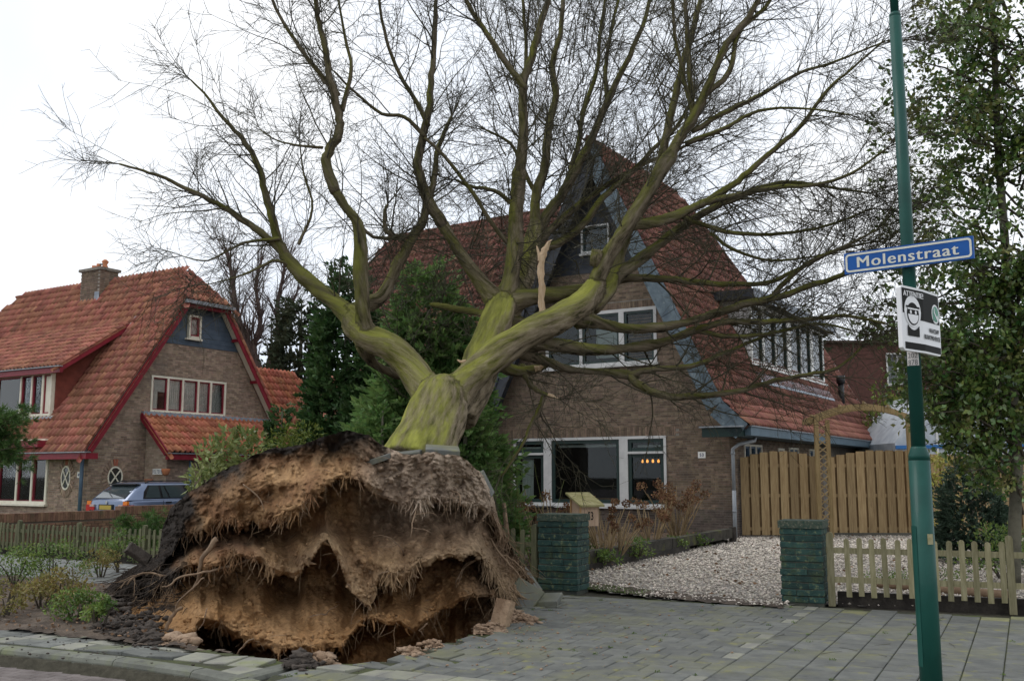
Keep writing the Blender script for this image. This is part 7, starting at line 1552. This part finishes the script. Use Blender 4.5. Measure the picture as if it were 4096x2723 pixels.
def shrub(name, label, cat, base, h, rad, nclump, per, m, ln, wd, group=None, seed=1, stem='stem_dark', nst=6, up=.3, flat=.8, z0=.25):
    T_ = thing(name, label, cat, base, group); stems(T_, base, nst, h * .8, .5 * rad / max(h, .1), .012 + h * .006, stem); L_ = Leafage(seed); r = L_.r
    for k in range(nclump):
        a = r.uniform(0, 6.28); q = r.random() ** .5; z_ = h * (z0 + (1 - z0) * r.random()); lim = rad * math.sqrt(max(.15, 1 - ((z_ / h - .45) / .62) ** 2)); L_.clump(np.array(base) + V3(math.cos(a) * lim * q, math.sin(a) * lim * q, z_), rad * .28, per, ln, wd, up, .9, flat)
    L_.build('foliage', m, T_); return T_
# conifers between the tree and the house
b = at(985, 1000, 17.2); conifer('cypress_tree', 'feathery mid green cypress tree framed by the fork of the trunk', 'tree', V3(b[0], b[1], 0), at(960, 600, 17.2)[2], 1.4, 2700, 'leaf_cypress', .46, .034, z0=.06, seed=4, shape=.8, k=5, wob=.5)
b = at(795, 1000, 19.5); conifer('cypress_tree', 'tall dark green cypress tree with slim leader behind the left limb', 'tree', V3(b[0], b[1], 0), at(790, 600, 19.5)[2], .95, 2600, 'leaf_cypress_dark', .36, .034, z0=.02, seed=5, shape=.62)
b = at(860, 1000, 18.6); conifer('cypress_tree', 'dark green cypress beside the slim-leader one', 'tree', V3(b[0], b[1], 0), at(860, 790, 18.6)[2], .8, 1500, 'leaf_cypress_dark', .34, .034, z0=.02, seed=6, shape=.6)
b = at(880, 1050, 15.8); conifer('cypress_bush', 'low fresh green cypress bush left of the trunk foot', 'bush', V3(b[0], b[1], 0), at(890, 930, 15.8)[2], 1.05, 1000, 'leaf_cypress', .30, .026, z0=.2, seed=7, shape=.55)
b = at(1072, 1050, 15.9); conifer('cypress_bush', 'fresh green cypress bush right of the trunk against the brick wall', 'bush', V3(b[0], b[1], 0), at(1075, 900, 15.9)[2], .42, 1200, 'leaf_cypress', .28, .026, z0=.05, seed=8, shape=.4)
b = at(705, 1060, 17.8); shrub('juniper_shrub', 'yellow-green juniper shrub behind the crest of the root plate', 'shrub', V3(b[0], b[1], 0), at(705, 985, 17.8)[2], .85, 60, 110, 'leaf_yellowgreen', .075, .014, seed=9)
b = at(650, 960, 29); conifer('yew_tree', 'small dark yew in front of the rear orange roof', 'tree', V3(b[0], b[1], 0), at(657, 928, 29)[2], .5, 420, 'leaf_cypress_dark', .3, .04, z0=.4, seed=10, shape=.35)
# far weeping conifer and bare trees behind the houses
b = at(690, 900, 42); T_ = conifer('weeping_conifer', 'grey-green weeping conifer far behind, left of the dark cypress', 'tree', V3(b[0], b[1], 0), at(715, 670, 42)[2], 1.9, 1500, 'leaf_far', .75, .06, z0=.15, seed=11, shape=.55, k=4)
def bare_tree(label, base, forks, m, seed, dens=1.0, group=None):
    T_ = thing('bare_tree', label, 'tree', base, group)
    for pts, r0, r1, d in forks:
        P, R = LP(lin(pts, d, d, r0, r1)); P, R = smooth_path(P, R, 4); lo = MB().tube(P, R, 7).build('limb', m, T_, smooth=True); S_ = Strands()
        n = int(len(P) * 3.2 * dens); i = RT.integers(len(P) // 5, len(P) - 1, n); dr = nrmv(P[i + 1] - P[i]) + nrmv(RT.normal(size=(n, 3))) * .75 + ZZ * .2
        Q = bwander(P[i], dr, RT.uniform(.9, 2.6, n), 7, .17, -.05); S_.addb(Q, ramp(n, np.maximum(.012, R[i] * .4), .005, 8)); p_, d_ = bsample(Q, 10); n = len(p_); S_.addb(bwander(p_, fork(d_), RT.uniform(.3, 1.1, n), 4, .2), ramp(n, np.full(n, .008), .004, 5))
        S_.build('twigs', m, lo)
b = at(600, 870, 44); bare_tree('reddish bare tree with upright fork behind the orange roof', V3(b[0], b[1], 0), [
    ([(598,880),(592,840),(570,790),(545,720),(535,640),(520,570)], 12, 3, 44), ([(596,850),(585,800),(600,740),(590,660),(605,590)], 8, 2.5, 44), ([(615,880),(622,830),(640,780),(640,700),(655,620),(650,570)], 9, 2.5, 44.5), ([(640,780),(665,720),(690,660)], 5, 2, 44.5), ([(570,790),(530,760),(515,700)], 5, 2, 44)], 'trunk_red', 3)
# holly tree on the right
def holly():
    base = gnd(2336, 1345); T_ = thing('holly_tree', 'tall glossy holly tree rising behind the picket fence on the right', 'tree', base)
    P, R = LP(lin([(2336,1345),(2338,1200),(2342,1050),(2330,850),(2318,600),(2300,350),(2290,100),(2280,-100)], base[1], base[1] + .2, 15, 6)); MB().tube(*smooth_path(P, R, 4), 10).build('trunk', 'trunk_grey', T_, smooth=True)
    L_ = Leafage(31); LG = Leafage(32); S_ = Strands()
    def bough(x0, y0, x1, y1, d0, d1, n):
        A, B = at(x0, y0, d0), at(x1, y1, d1); Q = np.array([A + (B - A) * t + V3(0, 0, .25 * math.sin(t * 3.1)) for t in np.linspace(0, 1, 9)]) + RL.normal(size=(9, 3)) * .03; S_.add(Q, np.linspace(.022, .006, 9), 5)
        for k in range(n):
            t = RL.random() ** .8; p = A + (B - A) * t + V3(0, 0, .25 * math.sin(t * 3.1)); c = p + RL.normal(size=3) * V3(.17, .22, .17); S_.add([p, (p + c) / 2 + RL.normal(size=3) * .02, c], [.006, .004, .003])
            (LG if RL.random() < .13 else L_).clump(c, .12, RL.integers(11, 20), .10, .032, .15, .8, 1.0)
    B0 = base[1]
    for k in range(105):
        y = RL.uniform(-60, 1130); w = np.interp(y, [-60, 100, 400, 600, 750, 900, 1000, 1130], [250, 255, 300, 330, 400, 330, 210, 130]) * RL.uniform(.35, 1.0)
        sg = -1 if RL.random() < .74 else .55; bough(2325 + RL.uniform(-25, 40), y + RL.uniform(10, 70), 2325 + sg * w, y - RL.uniform(-20, 45), B0, B0 + RL.uniform(-1.3, 1.2), 15)
    for k in range(40):                       # inner mass
        x, y = RL.uniform(2150, 2400), RL.uniform(560, 1080); bough(x + 60, y + 40, x, y, B0 + .2, B0 + RL.uniform(-.9, .9), 11)
    L_.build('crown', 'leaf_holly', T_); LG.build('crown_tips', 'leaf_holly_gold', T_); S_.build('boughs', 'stem_dark', T_)
holly()
b = gnd(2230, 1300); conifer('spruce_tree', 'small bluish spruce behind the right picket fence', 'tree', V3(b[0] + .3, b[1] + .4, 0), at(2220, 1050, b[1] + .4)[2], .72, 900, 'leaf_spruce', .24, .018, z0=.03, seed=14, shape=.6, k=6)
b = gnd(2185, 1262); shrub('euonymus_shrub', 'yellow variegated shrub beside the small spruce', 'shrub', V3(b[0], b[1], 0), at(2180, 1050, b[1])[2], .55, 46, 26, 'leaf_euonymus', .075, .022, seed=15, up=.2)
b = gnd(2310, 1335); shrub('laurel_shrub', 'low bright green leafy shrub at the foot of the holly trunk', 'shrub', V3(b[0], b[1], 0), .75, .75, 40, 26, 'leaf_pieris', .07, .018, seed=16)
b = gnd(2120, 1345); shrub('ground_ivy', 'low dark green ground cover behind the right picket fence', 'plant', V3(b[0], b[1] + .3, 0), .16, .7, 26, 34, 'leaf_pieris', .035, .012, seed=17, z0=.1, flat=.4)
# rhododendron behind the left flank of the root plate
b = at(545, 1100, 15.6); shrub('rhododendron', 'pale green rhododendron bush behind the left flank of the root plate', 'bush', V3(b[0], b[1], 0), at(530, 1012, 15.6)[2] + .05, .70, 110, 28, 'leaf_rhodo', .125, .027, seed=18, up=.45, nst=8, z0=.2)
# planting bed: pieris-like shrubs, each with its own place
for k, (x, y, hh_, rr_, m, lab) in enumerate([
    (35, 1352, .50, .55, 'leaf_pieris', 'dark green rounded shrub at the far left of the planting bed'), (118, 1348, .58, .58, 'leaf_pieris', 'tallest dark green shrub in front of the left picket fence'),
    (95, 1405, .36, .33, 'leaf_pieris_red', 'bronze-tipped small shrub in front of the tallest dark green shrub'), (135, 1398, .40, .36, 'leaf_pieris_red', 'yellowish bronze shrub between the tallest shrub and the low dark one'),
    (8, 1425, .40, .26, 'leaf_pieris_red', 'reddish young shrub on bare soil at the left end of the bed'), (170, 1432, .30, .30, 'leaf_pieris', 'low dark green sprawling shrub on the bare soil'),
    (232, 1330, .42, .28, 'leaf_pieris_red', 'golden bronze shrub beside the footpath left of the black soil'), (275, 1318, .66, .34, 'leaf_pieris', 'leggy green shrub against the fence by the black soil'), (228, 1452, .32, .17, 'leaf_pieris', 'small green sprig shrub nearest the black soil clods')]):
    p = gnd(x, y); shrub('bed_shrub', lab, 'shrub', p + ZZ * .01, hh_, rr_, int(12 + rr_ * 46), 30, m, .048, .011, 'shrubs in the planting bed', seed=40 + k, z0=.3, up=.35)
# pine bough hanging in at the left edge
def pine():
    base = at(-120, 1180, 17.5); base[2] = 0; T_ = thing('pine_tree', 'green pine with soft needle tufts at the left edge before the house', 'tree', base); top = at(-90, 880, 17.5); MB().tube([base, base + ZZ * 1.5, top], [.12, .09, .04], 8).build('trunk', 'trunk_red', T_, smooth=True); L_ = Leafage(50); S_ = Strands()
    for k in range(46):
        A = at(-80, RL.uniform(950, 1080), 17.5); x1 = RL.uniform(-60, 82); y1 = RL.uniform(930, 1090); B = at(x1, y1, 17.5 + RL.uniform(-.6, .6)); S_.add(np.array([A, (A + B) / 2 - ZZ * .06, B]), [.02, .012, .006], 5)
        for t in np.linspace(.3, 1.05, 9):
            c = A + (B - A) * t + RL.normal(size=3) * .04; n_ = 34; d = nrm(B - A); L_.put(np.tile(c, (n_, 1)), np.tile(d, (n_, 1)) * .9 + RL.normal(size=(n_, 3)) * .6 + V3(0, 0, .2), RL.uniform(.10, .17, n_), .006, fold=.1, curl=.05)
    L_.build('needles', 'leaf_pine', T_); S_.build('boughs', 'stem_dark', T_)
pine()
def tufty(label, x, y, d, h, rad, n, m='leaf_pine'):
    b = at(x, y, d); b[2] = 0; T_ = thing('dwarf_pine', label, 'shrub', b); tips = stems(T_, b, 14, h, rad / h * .9, .014, 'stem_dark'); L_ = Leafage(51)
    for Q in tips:
        for p in Q[2:]:
            for q in range(3):
                c = p + RL.normal(size=3) * .07; L_.put(np.tile(c, (n, 1)), RL.normal(size=(n, 3)) * .7 + V3(0, 0, .7), RL.uniform(.09, .16, n), .006, fold=.1, curl=.05)
    L_.build('needles', m, T_)
tufty('bushy light green dwarf pine by the low wall left of the root plate', 330, 1240, 20.5, at(330, 1172, 20.5)[2] * .9, .42, 26)
# hydrangeas with dried heads along the sleepers
def hydrangea(label, x, y, d, n, h, spread, heads, seed, hr=.075, green=False):
    b = at(x, y, d); b[2] = .1; T_ = thing('hydrangea', label, 'shrub', b, 'dried hydrangeas in the flower bed'); S_ = Strands(); L_ = Leafage(seed); r = random.Random(seed)
    for k in range(n):
        a = r.uniform(0, 6.28); dr = V3(math.cos(a) * spread * r.uniform(.3, 1), math.sin(a) * spread * .6, 1); Q = wander(b + V3(math.cos(a), math.sin(a), 0) * .06, dr, h * r.uniform(.5, 1.12), 6, .10); S_.add(Q, np.linspace(.015, .007, 7), 5)
        if r.random() < .5: S_.add(wander(Q[3], nrm(Q[4] - Q[3]) + rvec() * .6, h * .35, 4, .1), np.linspace(.009, .005, 5))
        if k < heads: L_.clump(Q[-1], hr, 80, .042, .02, .1, 1.0, .8)
    S_.build('stems', 'stem_dry', T_)
    if heads: L_.build('flower_heads', 'flower_dry', T_)
hydrangea('bushy hydrangea with clustered brown heads by the house corner', 1560, 1235, 22.6, 30, 1.45, .62, 24, 61, .12)
hydrangea('hydrangea with brown heads between the bushy one and the letterbox', 1500, 1250, 20.6, 20, 1.0, .7, 14, 62, .10)
hydrangea('tall hydrangea with a few sparse heads right of the letterbox', 1390, 1275, 18.2, 26, 1.05, .55, 9, 63, .07)
hydrangea('hydrangea of bare tan stems just behind the sleepers', 1420, 1285, 18.6, 26, .75, .75, 0, 64)
hydrangea('hydrangea with brown heads rising behind the left pillar', 1290, 1260, 17.0, 16, 1.15, .5, 6, 65, .10)
hydrangea('hydrangea with brown heads in front of the left window light', 1230, 1255, 18.0, 14, 1.2, .4, 4, 66, .11)
# rose canes left of the pillar
b = at(1205, 1250, 16.4); b[2] = .05; T_ = thing('rose_bush', 'tall thin green rose canes in front of the left window light', 'shrub', b); S_ = Strands(); mat('cane_green', (0.12, 0.16, 0.04), (0.2, 0.22, 0.07), 6, .7)
for k in range(15):
    a = rt.uniform(-1, 1); S_.add(wander(b + V3(rt.uniform(-.35, .45), rt.uniform(-.2, .2), 0), V3(a * .45, rt.uniform(-.2, .2), 1), rt.uniform(.9, 1.9), 9, .1), np.linspace(.008, .003, 10), 4)
S_.build('canes', 'cane_green', T_, None)
L_ = Leafage(70); 
for k in range(60): L_.clump(b + V3(RL.uniform(-.7, 1.0), RL.uniform(-.3, .6), RL.uniform(.1, .55)), .1, 9, .04, .014)
L_.build('leaves', 'leaf_pieris', T_)
b = at(1165, 1275, 15.6); b[2] = .0; tag(MB().tube([b, b + ZZ * .7 + V3(.02, 0, 0), b + ZZ * 1.18 + V3(-.03, 0, 0)], [.045, .04, .03], 8).build('pruned_stem', 'log', smooth=True), 'thick pruned grey-brown stem standing left of the pillar', 'stump')
# low green plants in the flower bed
for k, (x, y, d, hh_, rr_, lb) in enumerate(((1470, 1290, 19.0, .28, .35, 'low green plant behind the middle sleeper'), (1400, 1300, 17.6, .16, .3, 'flat green tuft on the sleeper nearest the letterbox'), (1600, 1262, 22.5, .14, .35, 'low green tuft under the bushy hydrangea by the house corner'), (1340, 1290, 18.2, .5, .4, 'knee-high green plant between letterbox and bare-stemmed hydrangea'), (1560, 1270, 21.4, .18, .3, 'low green plant at the last sleeper joint'))):
    b = at(x, y, d); b[2] = .1; shrub('bed_plant', lb, 'plant', b, hh_, rr_, 14, 24, 'leaf_pieris', .07, .016, 'low green plants in the flower bed', seed=80 + k, z0=.1)
# fallen leaves and stray grass
def scatter(name, label, poly, n, m, ln, wd, z_, cat, up=0.0):
    px = [p[0] for p in poly]; py = [p[1] for p in poly]; x = RL.uniform(min(px), max(px), n * 3); y = RL.uniform(min(py), max(py), n * 3); ok = inpoly(x, y, poly) & ~inpoly(x, y, HOLE); x, y = x[ok][:n], y[ok][:n]; L_ = Leafage(90)
    L_.put(np.stack([x, y, np.full(len(x), z_)], -1), RL.normal(size=(len(x), 3)) * V3(1, 1, .25) + V3(0, 0, up), RL.uniform(.6, 1.2, len(x)) * ln, wd); o = L_.build(name, m); return tag(o, label, cat)
near_ = [(p[0], p[1]) for p in PAVE]
def grit(name, label, n, m, r0, r1, cx, cy, sx_, sy_):
    V_, F_, k = [], [], 0
    for q in range(n):
        x, y = rt.gauss(cx, sx_), rt.gauss(cy, sy_)
        if inpoly(np.array(x), np.array(y), HOLE) or y < 7.3: continue
        r = r0 + (r1 - r0) * rt.random() ** 4; V_.append(ico * r * RT.uniform(.5, 1.4, (12, 1)) * V3(1.2, 1, .6) + V3(x, y, .003 + r * .3)); F_.append(icf + k); k += 12
    tag(np_obj(name, np.concatenate(V_), np.concatenate(F_), m, kind='stuff'), label, 'soil')
grit('soil_grit', 'fine sand grit trodden over the pavement beside the pit', 900, 'clod_sand', .002, .016, -.2, 10.6, .9, 1.2)
grit('soil_grit', 'black soil grit scattered over the kerbside strip', 420, 'clod_dark', .002, .016, -3.4, 9.6, 1.2, .5)
L_ = Leafage(93)                              # moss and weeds rooted in the paving joints
for q in range(130):
    a, b_ = RL.uniform(-3.6, 5.5), RL.uniform(-2.5, 4.6); a = round(a / .3) * .3 if q % 2 else a; b_ = b_ if q % 2 else round(b_ / .3) * .3; c = Q0 + QU * a + QV * b_
    if inpoly(np.array(c[0]), np.array(c[1]), PAVE) and not inpoly(np.array(c[0]), np.array(c[1]), HOLE): L_.clump(c, .018 + .02 * RL.random(), 16, .018, .005, .8, .6, .4)
tag(L_.build('joint_weeds', 'green_blade'), 'tiny green weeds and moss in the pavement joints', 'weeds')
S_ = Strands()
for q in range(26):
    c = gnd(RL.uniform(700, 2200), RL.uniform(1420, 1550))
    if not inpoly(np.array(c[0]), np.array(c[1]), HOLE): S_.add(wander(c + ZZ * .008, V3(rt.uniform(-1, 1), rt.uniform(-1, 1), .02), rt.uniform(.06, .3), 5, .25) * V3(1, 1, 0) + V3(0, 0, .008), np.linspace(.003, .0015, 6))
tag(S_.build('fallen_twigs', 'twig'), 'small broken twigs lying on the grey pavement', 'twigs')
scatter('leaf_litter', 'brown leaf litter scattered on the flower bed and gravel', GB, 1500, 'dead_leaf', .06, .02, .13, 'leaves')
scatter('leaf_litter', 'dry leaf litter on the planting bed soil', [p for p in BED if p[0] > -13], 900, 'dead_leaf', .05, .014, .06, 'leaves')
scatter('leaf_litter', 'few brown leaves on the gravel drive', GRAV, 420, 'dead_leaf', .07, .024, .03, 'leaves')
edge_ = A2((1337,1345),(1420,1352),(1500,1362),(1480,1372),(1400,1364),(1336,1356)); scatter('grass_tufts', 'short grass growing at the edge of the gravel drive', edge_, 500, 'green_blade', .05, .004, .0, 'grass', 1.2)
L_ = Leafage(95); lx = RL.uniform(-14, -5, 9000); ly = RL.uniform(18, 24.5, 9000); ok = inpoly(lx, ly, LAWN); lx, ly = lx[ok], ly[ok]
L_.put(np.stack([lx, ly, np.full(len(lx), -.01)], -1), RL.normal(size=(len(lx), 3)) * .4 + V3(0, 0, 1), RL.uniform(.05, .09, len(lx)), .008); tag(L_.build('grass', 'green_blade'), 'short lawn grass behind the left picket fence', 'grass')
# ------------------------------------------------------------------ far buildings on the right, garage roof, far screen of trees
mat('far_brick', (0.085, 0.038, 0.03), (0.125, 0.055, 0.042), 6, .9, .004, 30); mat('far_tile', (0.075, 0.045, 0.038), (0.11, 0.065, 0.052), 6, .9); mat('tarp', (0.42, 0.46, 0.50), (0.56, 0.60, 0.63), 2.5, .55); mat('tarp_blue', (0.03, 0.16, 0.42), None, rough=.5)
def far_house():
    d = 50.0; a, b_ = at(1880, 790, d), at(2160, 792, d); z0 = 0; t = thing('brick_house', 'dark brown flat-topped house far behind, between gable roof and holly', 'house', V3((a[0] + b_[0]) / 2, d, 0)); zt = a[2]
    MB().box(V3((a[0] + b_[0]) / 2 + 1.5, d + 4, zt / 2), V3((b_[0] - a[0]) / 2 + 2.5, 0, 0), V3(0, 4, 0), ZZ * zt / 2).build('wall', 'far_brick', t); MB().box(V3((a[0] + b_[0]) / 2 + 1.5, d + 4, zt + .05), V3((b_[0] - a[0]) / 2 + 2.7, 0, 0), V3(0, 4.2, 0), ZZ * .06).build('roof_edge', 'far_tile', t)
    for x, y, w, h in ((2066, 850, 1.1, 1.6), (1990, 985, 1.0, 1.3)): p = at(x, y, d); window(t, V3(p[0], d - .0, 0), V3(1, 0, 0), V3(0, -1, 0), -w / 2, w / 2, p[2] - h / 2, p[2] + h / 2, [0], 'white_paint', None, gl='dark_pane', set_in=-.06)
far_house()
def shed():
    d = 34.0; a, b_ = at(2062, 1030, d), at(2300, 905, d); t = thing('garden_shed', 'pale translucent sheeted shed with blue edging behind the fence', 'shed', V3(a[0], d, 0)); x0, x1, z1 = a[0], b_[0] + 1.5, b_[2]
    MB().prism([V3(x0, d, 0), V3(x1, d, 0), V3(x1, d, z1), V3(x0 + 1.4, d, z1), V3(x0, d, 2.7)], V3(0, 4, 0)).build('sheeting', 'tarp', t)
    MB().beam(V3(x0, d - .05, a[2] + .0), V3(x1, d - .05, a[2] + .1), .05, .12).build('blue_edge', 'tarp_blue', t); MB().beam(V3(x0 + 1.4, d - .05, z1 + .02), V3(x1, d - .05, z1 + .02), .05, .10).build('blue_edge', 'tarp_blue', t)
    for k in range(6): x = x0 + .6 + k * (x1 - x0 - .6) / 5.5; MB().box(V3(x, d - .04, 1.6), V3(.03, 0, 0), V3(0, .03, 0), ZZ * 1.6).build('stud', 'white_paint', t)
shed()
def garage():
    pl = at(722, 868, 27.5); t = thing('garage', 'small outbuilding with mossy orange tiled roof left of the dark cypress', 'outbuilding', V3(pl[0] + .6, pl[1], 0)); up_ = nrm(HV * .55 + ZZ * .83 + HU * .0); A = at(668, 998, 26.4); B = onpl(722, 868, A, np.cross(HU, up_)); q = B - A
    a1, b1 = q @ HU, q @ up_; tile_roof(t, 'roof', A, HU, up_, [(0, 0), (2.6, 0), (2.6, b1), (a1, b1)], 'tile49', 60, thick=.1); ridge_tiles(t, A + ZZ * .05, B + ZZ * .05, 'tile49', r=.09); MB().box(A + HU * 1.6 + HV * .6 - ZZ * (A[2] / 2 + .1), HU * 1.3, HV * .3, ZZ * (A[2] / 2 - .06)).build('wall', 'mortar49', t); MB().beam(A - ZZ * .08 - HV * .05, A + HU * 2.6 - ZZ * .08 - HV * .05, .1, .1).build('gutter', 'black_plastic', t)
garage()
b = at(2050, 960, 38); shrub('far_bush', 'yellow-green bush beyond the gable roof end', 'bush', V3(b[0], b[1], 0), at(2040, 900, 38)[2], 1.3, 60, 40, 'leaf_yellowgreen', .16, .05, seed=97)
for k, (x, d, yt, rad, lab) in enumerate(((1838, 46, 690, 2.0, 'dull green conifer rising behind the side dormer'),)):
    b = at(x, 1000, d); conifer('far_conifer', lab, 'tree', V3(b[0], b[1], 0), at(x, yt, d)[2], rad, 700, 'leaf_far', .8, .07, z0=.2, seed=98 + k, shape=.6, k=3)
